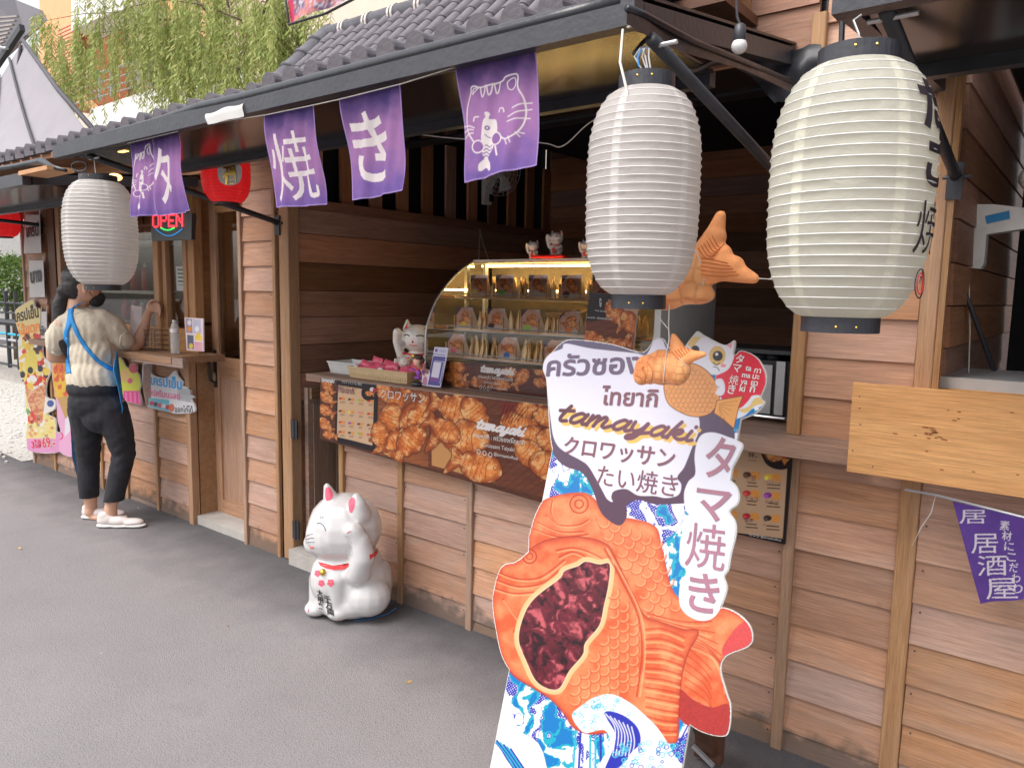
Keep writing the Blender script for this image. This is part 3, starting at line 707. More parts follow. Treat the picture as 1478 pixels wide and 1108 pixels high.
RY, RZ = 2.08, 2.415
rf = thing('roof', (-2.1, RY, RZ), None, None); rf.parent = MS; rf.location = rf.location-MS.location; 
rr = random.Random(11)
x = -3.11
while x < -1.1:
    o = eave_tile('eave_tile'); o.location = (x+.05, RY+rr.uniform(-.004, .004), RZ+rr.uniform(-.003, .003)); o.rotation_euler = (R(6), rr.uniform(-.02, .02), 0); link(o, rf); x += .1555
rfl = thing('roof', (-5, RY, RZ), None, None); rfl.parent = LS; rfl.location = rfl.location-LS.location
x = -3.11-.17
while x > -7.6:
    o = eave_tile('eave_tile'); o.location = (x+.05, RY+.02+rr.uniform(-.004, .004), RZ-.012+rr.uniform(-.003, .003)); o.rotation_euler = (R(4), rr.uniform(-.02, .02), 0); link(o, rfl); x -= .178
pit = R(45); u = Vector((0, math.cos(pit), math.sin(pit)))
base = Vector((0, RY+.09, RZ+.02))
x = -3.06
while x < -.98:
    for k in range(4):
        o = tube_tile('roof_tile'); o.location = base+Vector((x, 0, 0))+u*(k*.104+rr.uniform(-.003, .003)); o.rotation_euler = (pit, rr.uniform(-.03, .03), 0); link(o, rf)
    x += .0777
MB().prism([base+Vector((-3.1, 0, -.004)), base+Vector((-3.1, 0, -.03)), base+Vector((-3.1, 0, -.03))+u*.45, base+Vector((-3.1, 0, -.004))+u*.45], (2.14, 0, 0)).build('roof_deck', 'tile_ridge', rf)
top = base+u*.43
MB().tube([(-3.12, top.y, top.z), (-.95, top.y, top.z)], .045, 14).build('ridge_roll', 'tile_ridge', rf, True)
x = -3.0
while x < -1:
    for dx in (0, .022): MB().tube([(x+dx-.006, top.y, top.z), (x+dx+.006, top.y, top.z)], .0495, 16).build('mortar_ring', 'white_mortar', rf)
    x += .172
for k in range(4):
    a = base+Vector((-3.13, 0, .01))+u*(k*.115-.02); MB().tube([a, a+u*.012, a+u*.02, a+u*.125], [.06, .063, .056, .05], 14, flat=.8).build('verge_tile', 'tile_ridge', rf, True)
MB().box((-3.5, RY+.1, RZ-.06), (-.95, 2.47, RZ-.03)).build('roof_board', 'dark_wood', rf)
MB().box((-7.7, RY+.06, RZ-.075), (-3.5, 3.3, RZ-.04)).build('roof_board', 'siding_high', rfl)
MB().box((-3.02, 2.6, 2.45), (-.35, 4.9, 2.70)).build('roof_box', 'dark_room', rf)
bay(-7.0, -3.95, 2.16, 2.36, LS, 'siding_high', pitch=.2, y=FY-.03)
# ================================================================ awnings
def awning(name, stall, x0, x1, yf, zf, yb, zb, struts, label):
    a = thing(name, (x0, yf, zf), None, None); a.parent = stall; a.location = a.location-stall.location
    def at(x, t, dz=0): return Vector((x, yf+(yb-yf)*t, zf+(zb-zf)*t+dz))
    MB().bar((x0, yf, zf), (x1, yf, zf), .04, .055).build('front_beam', 'steel_frame', a)
    for x in (x0, x1): MB().bar(at(x+(.02 if x == x0 else -.02), .03), at(x+(.02 if x == x0 else -.02), 1), .035, .05).build('side_beam', 'steel_frame', a)
    yc = yf+.47; MB().bar((x0+.04, yc, zf-.02), (x1-.04, yc, zf-.02), .035, .04).build('cross_beam', 'black_steel', a)
    MB().box((x0+.03, yf+.025, zf-.012), (x1-.03, yc-.02, zf-.004)).build('soffit', 'soffit_black', a)
    MB().prism([at(x0, 0, .033), at(x0, 1, .033), at(x0, 1, .04), at(x0, 0, .04)], (x1-x0, 0, 0)).build('awning_sheet', 'canvas_black', a)
    MB().prism([at(x0+.03, .03, .012), at(x0+.03, .99, .012), at(x0+.03, .99, .018), at(x0+.03, .03, .018)], (x1-x0-.06, 0, 0)).build('soffit', 'soffit_black', a)
    for x, wy, wz, ty, tz in struts:
        s = MB().tube([(x, wy-.02, wz), (x, wy-.06, wz+.012), (x, ty, tz)], .0145, 10).build('strut', 'black_steel', a, True)
        MB().box((x-.02, wy-.035, wz-.06), (x+.02, wy-.028, wz+.04)).tube([(x-.03, wy-.03, wz), (x+.04, wy-.03, wz)], .006).build('wall_bracket', 'black_steel', s)
        MB().tube([(x-.035, ty+.02, tz-.01), (x+.05, ty+.02, tz-.01)], .005).build('bolt', 'steel', s)
    return a
AF, AZ = 1.45, 2.085
aw = awning('awning', MS, -3.74, -.82, AF, AZ, 2.43, 2.24, [(-3.50, FY, 1.845, AF+.03, 2.055), (-.80, FY, 1.83, AF+.02, 2.035)], '')
# rolled canvas lying on the front beam
pts = [P(x, y, Y=AF-.005) for x, y in ((140, 206), (180, 196), (230, 180), (290, 155), (350, 145), (450, 120), (560, 98), (700, 66), (800, 40), (900, 16))]
for p in pts: p.z = max(p.z, AZ+.028)
MB().tube(pts, [.006, .008, .011]+[.018]*7, 10).build('canvas_roll', 'canvas_black', aw, True)
# black canvas flap closing the right-hand end
fl = [P(905, 12, X=-.815), P(930, 22, X=-.81), P(1000, 60, X=-.80), P(1080, 92, X=-.80), P(1150, 122, X=-.79)]
V = []; F = []
for i, p in enumerate(fl):
    V += [p+Vector((0, 0, .0)), p+Vector((.012*math.sin(i*2), 0, -.03-.014*math.sin(i*1.7)))]
for i in range(len(fl)-1): F.append((2*i, 2*i+1, 2*i+3, 2*i+2))
MB().add(V, F).tube(fl, .008, 6).build('end_flap', 'canvas_black', aw, True)
q = [P(1068, 92, Y=2.40), P(1185, 62, Y=2.40), P(1176, 128, Y=2.40), P(1120, 150, Y=2.4)]
V = []; F = []; n = 14; rr2 = random.Random(4)
for j in range(n+1):
    for i in range(n+1):
        a, b = i/n, j/n; p = q[0]*(1-a)*(1-b)+q[1]*a*(1-b)+q[2]*a*b+q[3]*(1-a)*b
        p = p+Vector((0, -.009*math.sin(b*9+a*5)-.006*math.sin(a*17+b*3)-.006, .004*math.sin(a*23))); V.append(p)
for j in range(n):
    for i in range(n): F.append((j*(n+1)+i, (j+1)*(n+1)+i, (j+1)*(n+1)+i+1, j*(n+1)+i+1))
mat('plastic_film', (.03, .03, .036), .5, noise=.2)
obj('gathered_film', V, F, 'plastic_film', aw, True)
# cables
mb = MB(); mb.tube([P(x, y, X=-.84) for x, y in smooth_pts([(915, 78), (940, 55), (975, 90), (1000, 103), (1040, 88), (1080, 105), (1120, 122), (1150, 130)], False, 5)], .0045, 6); mb.build('cable', 'black_steel', aw, True)
mat('wire_blue', (.05, .3, .7), .4)
mb = MB()
for k, dx in enumerate((-4, 3, 9)): mb.tube([P(930+dx, 100, Y=AF), P(922+dx*1.6, 82, Y=AF), P(928+dx, 70, Y=AF)], .0018, 5)
mb.build('wire', 'steel', aw); MB().tube([P(922, 96, Y=AF-.01), P(920, 84, Y=AF-.01), P(925, 72, Y=AF-.01)], .002, 5).build('wire', 'wire_blue', aw)
# little amber lamps in the soffit near the left end
mat('lamp_glow', (1, .55, .15), .4, emit=2.0)
for px, py in ((176, 210), (178, 218)):
    p = P(px, py, Y=AF+.12); MB().box((p.x-.03, p.y-.01, p.z-.004), (p.x+.03, p.y+.01, p.z+.004)).build('lamp', 'lamp_glow', aw)
p = P(166, 256, Y=1.9); MB().ball(p, (.035, .035, .02)).build('lamp', 'lamp_glow', aw)
# right awning
ar = awning('awning', RS, -.44, 1.6, 1.50, 2.04, 2.43, 2.10, [(-.36, FY, 1.84, 1.53, 2.02)], '')
MB().tube([P(1213, 95, Y=1.7), P(1216, 25, Y=1.7)], .006, 6).build('hanging_rod', 'black_steel', ar)
# left awning, further down the row
al = awning('awning', LS, -7.6, -4.3, 1.52, 2.02, 2.43, 2.12, [(-6.6, FY, 1.95, 1.56, 2.0)], '')
o = MB().tube([P(x, y, Y=1.53) for x, y in ((0, 243), (20, 240), (40, 236), (60, 233), (75, 241), (95, 246))], [.012, .012, .014, .02, .012, .008], 8).build('canvas_roll', 'canvas_black', al, True)
piece('plywood_end', .35, .02, .12, P(66, 247, Y=1.55)+Vector((0, 0, -.005)), 'ply_wood', al)
# ================================================================ prints: drawing routines
S = lin
FISH = [(-.5, -.02), (-.47, .1), (-.36, .2), (-.15, .27), (.06, .25), (.2, .15), (.28, .1), (.38, .22), (.5, .3), (.47, .1), (.44, -.02), (.49, -.2), (.36, -.17), (.27, -.1), (.2, -.2), (.08, -.2), (0, -.28), (-.2, -.26), (-.38, -.2)]
def fish(C, cx, cy, L, ang=0, k=1., base=(232, 140, 72), dark=(150, 62, 25), light=(252, 198, 130), vy=1., detail=True, flip=1):
    ca, sa = math.cos(ang), math.sin(ang)
    T = lambda p: (cx+L*(p[0]*flip*ca-p[1]*vy*sa), cy+L*(p[0]*flip*sa+p[1]*vy*ca))
    o = [T(p) for p in FISH]; b, d_, l_ = map(lambda c: np.array(S(*c)), (base, dark, light))
    def col(x, y, d):
        n = fbm(x*.35*30/L+cx, y*.35*30/L+cy, 3)[:, None]; e = np.clip(-d/(L*.13), 0, 1)[:, None]
        c = d_*(1-e)+b*e; g = fbm(x*1.2, y*1.2, 11, 2)[:, None]; c = c*(.7+.6*g); t = np.clip((n-.48)*3.2, 0, .9); u = np.clip((.42-n)*3, 0, .7); c = c*(1-u)+d_*1.2*u; return c*(1-t)+l_*t
    C.poly(o, tuple(d_*.35), sm=True, grow=L*.02, a=.7); C.poly(o, col, sm=True)
    if not detail: return
    w_ = max(L*.012, .5)
    for i in range(5):       # scale arcs
        for j in range(4):
            x = -.16+i*.085; y = -.16+j*.1+(i % 2)*.05
            if abs(y) > .24-abs(x)*.35: continue
            C.line([T((x+.035*math.cos(t), y+.055*math.sin(t))) for t in np.linspace(-1.4, 1.4, 5)], w_, tuple(d_*1.1), .75)
    C.line([T((-.26, -.2)), T((-.2, -.05)), T((-.25, .18))], w_*1.3, tuple(d_), .8, sm=True)
    C.circ(*T((-.36, -.06)), L*.035, tuple(d_), ring=w_)
    for y in (-.12, -.04, .04, .12, .19): C.line([T((.27, y*.45)), T((.45, y*1.2))], w_, tuple(d_), .7)
def planks_bg(C, i, x, y, a=(92, 52, 36), b=(48, 24, 20), pitch=14, slope=-.9):
    t = (y+x*slope)/pitch; n = fbm(x*.06, y*.3, 5); f = t-np.floor(t)
    c = np.array(S(*a))*(.6+.8*n)[:, None]; return np.where((f < .1)[:, None], c*.55, c)
def from_crop(ox, oy, s): return lambda *p: [(ox+a/s, oy+b/s) for a, b in p]
E3 = from_crop(440, 360, 3.213)
def menu_grid(C, K, cols, rows, seed, size=1.):
    """little pictures of fillings with a golden pastry and lines of small print"""
    rr = random.Random(seed); cl = [(70, 40, 60), (240, 200, 60), (190, 40, 50), (120, 190, 70), (150, 60, 160), (90, 50, 30), (230, 120, 150), (60, 45, 40), (200, 60, 50)]
    for j, ys in enumerate(rows):
        for i, xs in enumerate(cols):
            x, y = K(xs+(ys-rows[0])*-.015, ys+(xs-cols[0])*.1*1)
            C.poly([(x+size*1.5, y-size*2), (x+size*6.5, y-size*1.4), (x+size*6.2, y+size*3), (x+size*1.2, y+size*2.2)], lambda a, b, d: np.array(S(232, 160, 80))*(.75+.5*fbm(a, b, 2))[:, None])
            k = cl[(i*5+j*3+seed) % 9]; C.circ(x-size*1., y, size*2.4, S(*k), ry=size*1.6); C.circ(x-size*2, y+size*.8, size*1.2, S(*[min(255, q+40) for q in k]))
            for t in range(2):
                w_ = size*rr.uniform(3, 5); C.line([(x-w_*.5+size, y+size*(4.5+t*1.9)), (x+w_+size, y+size*(5+t*1.9))], size*.7, S(70, 45, 35), .85)
SCR = {'t': (.55, [[(.36, 1.3), (.2, .45), (.26, .08), (.5, .12)], [(.02, .84), (.3, .9), (.58, .96)]]),
       'a': (.8, [[(.62, .72), (.4, .86), (.12, .5), (.14, .12), (.34, .06), (.58, .4), (.68, .84)], [(.68, .84), (.6, .3), (.68, .05), (.86, .16)]]),
       'm': (1.08, [[(.1, .84), (.06, .02)], [(.08, .35), (.3, .84), (.42, .7), (.36, .02)], [(.38, .35), (.62, .84), (.76, .68), (.7, .18), (.84, .05), (1.12, .3)]]),
       'y': (.85, [[(.08, .86), (.08, .35), (.26, .14), (.5, .4), (.62, .84)], [(.64, .86), (.52, .1), (.34, -.4), (.08, -.5), (.06, -.3), (.4, -.05), (.86, .18)]]),
       'k': (.75, [[(.3, 1.4), (.12, .6), (.06, .02)], [(.1, .35), (.36, .76), (.54, .72), (.46, .46), (.2, .4)], [(.2, .4), (.42, .1), (.62, .04), (.78, .16)]]),
       'i': (.45, [[(.16, .82), (.1, .3), (.18, .05), (.38, .14)], [(.24, 1.16), (.25, 1.2)]])}
def script(C, p0, p1, xh, col, wd, word='tamayaki', slant=.22):
    tot = sum(SCR[c][0] for c in word); e = np.array(p1, float)-np.array(p0); L_ = np.linalg.norm(e); e /= L_; n = np.array([e[1], -e[0]]); k = L_/tot; x = 0
    for ch in word:
        w_, ss = SCR[ch]
        for s_ in ss:
            pts = [tuple(np.array(p0)+e*(x+a*1.0+slant*b)*k+n*b*xh) for a, b in s_]
            C.line(pts, wd*xh, col, sm=len(pts) > 2)
        x += w_
# ================================================================ counter banner
BP = wallplane(2.367)
def paint_banner(C):
    C.c[:] = planks_bg(C, None, C.x, C.y)
    q = E3((150, 590), (345, 620), (330, 940), (140, 890)); C.poly(q, S(34, 24, 30))
    q = E3((157, 628), (322, 655), (315, 908), (150, 868)); C.poly(q, S(222, 186, 148))
    C.circ(*E3((300, 665))[0], 11.5, S(34, 24, 30))
    f = E3((303, 665))[0]; fish(C, f[0], f[1]+1, 14, .2, detail=False)
    C.circ(f[0]+3, f[1]-5, 3.2, S(230, 225, 220)); C.circ(f[0]+7, f[1]-4, 3, S(200, 40, 60))
    K = lambda x, y: E3((x, y))[0]
    menu_grid(C, K, [170, 212, 255, 300], [690, 748, 800, 845], 2, .95)
    for x, y, L, a in ((112, 640, 26, .9), (108, 690, 27, .7), (104, 748, 28, .5), (100, 815, 28, .8), (120, 860, 22, .2)): c = E3((x, y))[0]; fish(C, c[0], c[1], L, a)
    # first picture: golden pastries fanned out on a wooden board
    q = E3((345, 622), (580, 650), (574, 1010), (330, 945)); C.poly(q, lambda x, y, d: planks_bg(C, None, x, y, (150, 88, 50), (70, 35, 22), 9, .35))
    for x, y, L, a in ((375, 670, 40, 1.2), (430, 700, 46, -1.0), (390, 810, 62, 1.9), (500, 800, 74, 2.2), (445, 880, 60, -.5), (540, 760, 58, -1.2), (480, 900, 66, 2.3), (350, 870, 46, 1.5)):
        c = E3((x, y))[0]; fish(C, c[0], c[1], L*1.02, a, base=(238, 138, 62))
    # second picture
    q = E3((580, 650), (1500, 740), (1500, 1250), (574, 1010)); C.poly(q, lambda x, y, d: planks_bg(C, None, x, y, (112, 60, 40), (48, 24, 18), 11, .8))
    C.poly(E3((590, 900), (650, 880), (900, 1040), (880, 1080), (590, 1000)), S(205, 150, 92))
    for x, y, L, a, fl in ((690, 735, 92, .25, -1), (800, 770, 74, .9, 1), (715, 870, 108, .12, -1), (790, 1000, 96, .3, -1), (640, 830, 70, .6, -1), (1000, 800, 70, .1, 1), (1080, 870, 66, .2, 1), (1060, 960, 78, .7, 1), (1180, 900, 80, .4, 1), (1160, 1010, 90, .3, 1), (1290, 950, 90, .5, -1), (1040, 740, 50, .0, 1), (1140, 780, 60, .2, 1)):
        c = E3((x, y))[0]; fish(C, c[0], c[1], L*.84, a, flip=fl, base=(240, 148, 74))
    C.poly(E3((905, 710), (990, 715), (985, 760), (920, 800)), S(140, 30, 30), .6)
    for k in range(7): C.line(E3((930+k*18, 720+k*2), (900+k*14, 800)), 1.1, S(40, 18, 16), .8)
    c = E3((792, 826), (1016, 866)); script(C, c[0], c[1], 9.5, S(245, 242, 240), .34)
    q = E3((1500, 690), (1500, 600), (2200, 600), (2200, 1400), (1500, 1300)); C.poly(q, S(96, 52, 36))
bt = thing('counter_banner', (-2.3, 2.367, .9), 'long printed banner of golden fish pastries pinned along the front of the counter', 'banner')
q = [(463, 545.5), (1010, 611), (985, 783), (462, 633)]
canvas('printed_sheet', BP, q, .0021, paint_banner, 'print', bt, disp=lambda a, b: .002+.0015*np.sin(a*40)*b+.0012*np.sin(a*17+b*3))
obj('banner_backing', [BP.pt(*BP.to2(*p), -.002) for p in q]+[BP.pt(*BP.to2(*p), -.004) for p in q], [(0, 1, 2, 3), (7, 6, 5, 4)], 'off_white', bt)
LF = .0055
c = E3((152, 643), (245, 655)); letters('lettering', 'MENU メニュー', BP, c[0], c[1], 'ink_plum', bt, 0., lift=LF)
c = E3((152, 660), (232, 672)); letters('lettering', 'ทามะยากิ', BP, c[0], c[1], 'ink_plum', bt, .01, lift=LF)
c = E3((175, 617), (268, 630)); letters('lettering', 'クロワッサン たい焼き', BP, c[0], c[1], 'ink_white', bt, 0., lift=LF)
c = E3((80, 610), (140, 618)); letters('lettering', 'tamayaki', BP, c[0], c[1], 'ink_white', bt, .035, lift=LF, shear=.2)
c = E3((355, 685), (560, 710)); letters('lettering', 'クロワッサン', BP, c[0], c[1], 'ink_white', bt, 0., lift=LF)
c = E3((785, 868), (1022, 905)); letters('lettering', 'ทามะยากิ : ครัวซองต์ไทยากิ', BP, c[0], c[1], 'ink_white', bt, .008, lift=LF)
c = E3((828, 912), (975, 936)); letters('lettering', 'Croissant Taiyaki', BP, c[0], c[1], 'ink_white', bt, .0, lift=LF)
c = E3((880, 952), (992, 975)); letters('lettering', '@tamayakiofficial', BP, c[0], c[1], 'ink_white', bt, .0, lift=LF)
def ring(plane, c, r, lift, parent, m='ink_white', name='round_icon', n=18, inner=.72):
    a, b = plane.to2(*c); a2, b2 = plane.to2(c[0], c[1]-r); rr = abs(b2-b)
    V = []; F = []
    for k in range(n):
        t = 2*math.pi*k/n
        for q in (rr, rr*inner): V.append(plane.pt(a+q*math.cos(t), b+q*math.sin(t), lift))
    for k in range(n): F.append((2*k, 2*((k+1) % n), 2*((k+1) % n)+1, 2*k+1))
    return obj(name, V, F, m, parent)
for x, y in ((810, 936), (837, 943), (864, 950)): ring(BP, E3((x, y))[0], 3.6, LF, bt)
# ================================================================ right-hand menu board
MP = wallplane(2.405)
K4 = from_crop(1000, 560, 4.6167)
def paint_menu2(C):
    C.fill(S(38, 26, 30)); C.poly(K4((-200, 290), (640, 395), (600, 1000), (-220, 895)), S(205, 172, 138))
    K = lambda x, y: K4((x, y))[0]
    menu_grid(C, K, [80, 230, 375, 515], [545, 668, 820], 4, 2.5)
    C.poly(K4((465, 385), (665, 385), (665, 500), (610, 540), (530, 530), (475, 480)), S(34, 24, 28), sm=True)
    f = K4((555, 450))[0]; fish(C, f[0], f[1], 33, .25, base=(222, 148, 74), detail=False)
    C.circ(*K4((545, 405))[0], 7.5, S(225, 220, 215), ry=6); C.poly(K4((515, 400), (530, 368), (545, 385)), S(225, 220, 215)); C.poly(K4((565, 385), (590, 372), (585, 405)), S(225, 220, 215))
    C.circ(*K4((532, 408))[0], 1.2, S(30, 20, 25)); C.circ(*K4((560, 410))[0], 1.2, S(30, 20, 25)); C.circ(*K4((615, 430))[0], 7.5, S(205, 30, 50)); C.poly(K4((600, 470), (650, 470), (610, 510)), S(222, 148, 74))
mn = thing('menu_board', (-.86, 2.405, .87), 'dark edged menu board priced 59 screwed below the right end of the counter', 'menu board')
q = [(990, 622), (1145, 640), (1133, 785), (975, 751)]
canvas('printed_sheet', MP, q, .0016, paint_menu2, 'print', mn, lift=.0025)
a_ = [MP.to2(*p) for p in q]; MB().prism([MP.pt(*a_[0]), MP.pt(*a_[1]), MP.pt(*a_[2]), MP.pt(*a_[3])], (0, .008, 0)).build('board', 'plastic_black', mn)
c = K4((265, 338), (430, 358)); letters('lettering', 'クロワッサン たい焼き', MP, (c[0][0]-26, c[0][1]-4), c[1], 'ink_white', mn, 0., lift=.004)
c = K4((385, 420), (430, 427)); letters('lettering', 'PRICE', MP, c[0], c[1], 'ink_plum', mn, 0., lift=.004)
c = K4((372, 455), (432, 465)); letters('lettering', '59.-', MP, c[0], c[1], 'ink_black', mn, .015, lift=.004)
c = K4((370, 480), (425, 488)); letters('lettering', 'ทามะยากิ', MP, c[0], c[1], 'ink_plum', mn, .01, lift=.004, h=2)
for s, x, y, w_ in (('小豆', 350, 605, 75), ('チョコ', 350, 738, 85), ('里芋', 345, 885, 60), ('ハムチーズ', 485, 628, 105), ('イチゴ', 480, 765, 95), ('キットカット', 470, 912, 105)):
    c = K4((x, y), (x+w_, y+w_*.13)); letters('lettering', s, MP, c[0], c[1], 'ink_plum', mn, 0., lift=.004)
c = K4((455, 992), (590, 1018)); letters('lettering', '@tamayakiofficial', MP, c[0], c[1], 'ink_white', mn, 0., lift=.004)
for x, y in ((387, 972), (411, 976), (435, 981)): ring(MP, K4((x, y))[0], 2.0, .004, mn)
c = K4((638, 395))[0]; p = MP.pt(*MP.to2(*c), .004); MB().lathe([(.011, 0), (.010, .003), (.004, .0045)], p, 14, axis=(0, -1, 0)).build('screw_cap', 'steel', mn, True)
# ================================================================ standee
SP = Plane((0, 1.4, 0), (1, 0, 0), (0, math.sin(R(17)), math.cos(R(17))))
A1 = from_crop(760, 460, 3.4625); A2 = from_crop(680, 680, 2.589)
def upx(a, b): x, y = SP.px(np.array([a]), np.array([b])); return (float(x[0]), float(y[0]))
bl, br = SP.to2(712, 1108), SP.to2(1000, 1100)
xl, xr_ = SP.to2(778, 720)[0]*.5+bl[0]*.5, SP.to2(1055, 620)[0]*.5+br[0]*.5
BOT = .02
PB_ = [upx(xl, SP.to2(800, 570)[1]), upx(xr_, SP.to2(1060, 570)[1]), upx(xr_, BOT), upx(xl, BOT)]
BUB = A1((98, 300), (82, 250), (95, 200), (130, 165), (170, 125), (230, 103), (420, 125), (560, 165), (600, 155), (640, 105), (685, 100), (720, 150), (860, 300), (960, 480), (1020, 520), (1040, 620), (960, 800), (880, 905), (740, 925), (640, 925), (560, 905), (505, 930), (503, 990), (470, 1032), (420, 1012), (370, 960), (330, 850), (280, 770), (200, 740), (145, 690), (120, 600), (106, 400))
BKF = A2((215, 270), (222, 220), (245, 150), (280, 103), (380, 80), (450, 90), (520, 170), (600, 175), (690, 205), (715, 280), (750, 430), (790, 480), (880, 545), (930, 508), (990, 525), (1040, 570), (1054, 620), (1035, 655), (955, 690), (935, 740), (955, 820), (972, 880), (965, 965), (940, 990), (860, 972), (780, 920), (600, 800), (400, 600), (230, 400))
FRF = A2((300, 255), (240, 280), (170, 335), (130, 345), (105, 370), (85, 440), (80, 500), (92, 590), (115, 690), (160, 760), (230, 805), (300, 850), (350, 905), (385, 955), (440, 978), (500, 975), (560, 970), (640, 990), (740, 1012), (772, 1000), (776, 930), (785, 780), (810, 680), (850, 600), (790, 590), (700, 560), (650, 540), (600, 450), (545, 335), (505, 272), (400, 245))
STK = [(1014, 627), (1030, 624), (1050, 630), (1072, 640), (1068, 656), (1058, 675), (1054, 690), (1064, 702), (1068, 716), (1065, 728), (1054, 738), (1062, 752), (1063, 770), (1056, 800), (1052, 822), (1046, 832), (1050, 850), (1040, 878), (1028, 892), (1010, 895), (990, 885), (981, 868), (983, 840), (992, 824), (982, 812), (982, 785), (988, 760), (998, 748), (990, 735), (988, 712), (994, 695), (1004, 684), (1003, 660), (1006, 640)]
CAT = A1((800, 125), (830, 85), (855, 62), (885, 80), (905, 90), (990, 130), (1042, 108), (1038, 180), (1075, 158), (1150, 190), (1195, 260), (1200, 320), (1175, 390), (1192, 420), (1150, 470), (1060, 510), (1040, 545), (980, 530), (935, 480), (860, 492), (760, 470), (700, 410), (670, 330), (720, 240))
def waves(x, y, d=None):
    x = x*.62; y = y*.62
    wx = fbm(x*.03, y*.03, 1); wy = fbm(x*.045+9, y*.045, 2); u = x*.10+y*.035+9*wx; v = fbm(x*.12+3*wy, y*.09+4*wx, 7)
    s_ = np.sin(u*1.3+4*wy); c = np.empty((len(x), 3)); c[:] = S(236, 240, 246)
    c[(s_ > -.1) & (v > .42)] = S(30, 168, 190); c[(s_ > .25) & (v > .52)] = S(16, 120, 190); c[(s_ < -.25) & (v > .5)] = S(42, 44, 168); c[(np.abs(s_+.12) < .06)] = S(38, 70, 180)
    dots = (np.sin(x*2.4+y*.6)*np.sin(y*2.1-x*.5) > .5) & (s_ < -.25) & (v > .52); c[dots] = S(220, 225, 245); return c
def crust(o1=(222, 98, 54), o2=(242, 148, 96), dk=(186, 60, 36), edge=15., seed=0):
    a, b, c_ = (np.array(S(*q)) for q in (o1, o2, dk))
    def f(x, y, d):
        n = fbm(x*.05, y*.05, seed)[:, None]; g = fbm(x*.55, y*.55, seed+9, 3)[:, None]; e = np.clip(-d/edge, 0, 1)[:, None]**.7
        n = np.clip((n-.5)*2.2+.5, 0, 1); m = a*(1-n)+b*n; m = m*(.84+.3*g); return c_*(1-e)+m*e*.93
    return f
def arc(cx, cy, rx, ry, a0, a1, rot=0, n=9):
    o = []
    for t in np.linspace(a0, a1, n):
        x = rx*math.cos(t); y = ry*math.sin(t); o.append((cx+x*math.cos(rot)-y*math.sin(rot), cy+x*math.sin(rot)+y*math.cos(rot)))
    return o
def scales(C, poly, ox, oy, ux, uy, vx, vy, nu, nv, r, rot, dk, lt):
    for j in range(nv):
        for i in range(nu):
            x = ox+(i+.5*(j % 2))*ux+j*vx; y = oy+(i+.5*(j % 2))*uy+j*vy
            if sdpoly(np.array([x]), np.array([y]), poly)[0] > -5: continue
            C.line(arc(x, y, r*.86, r*.86, -1.3, 1.3, rot), r*.42, lt, .55); C.line(arc(x, y, r, r, -1.45, 1.45, rot), r*.17, dk, .8)
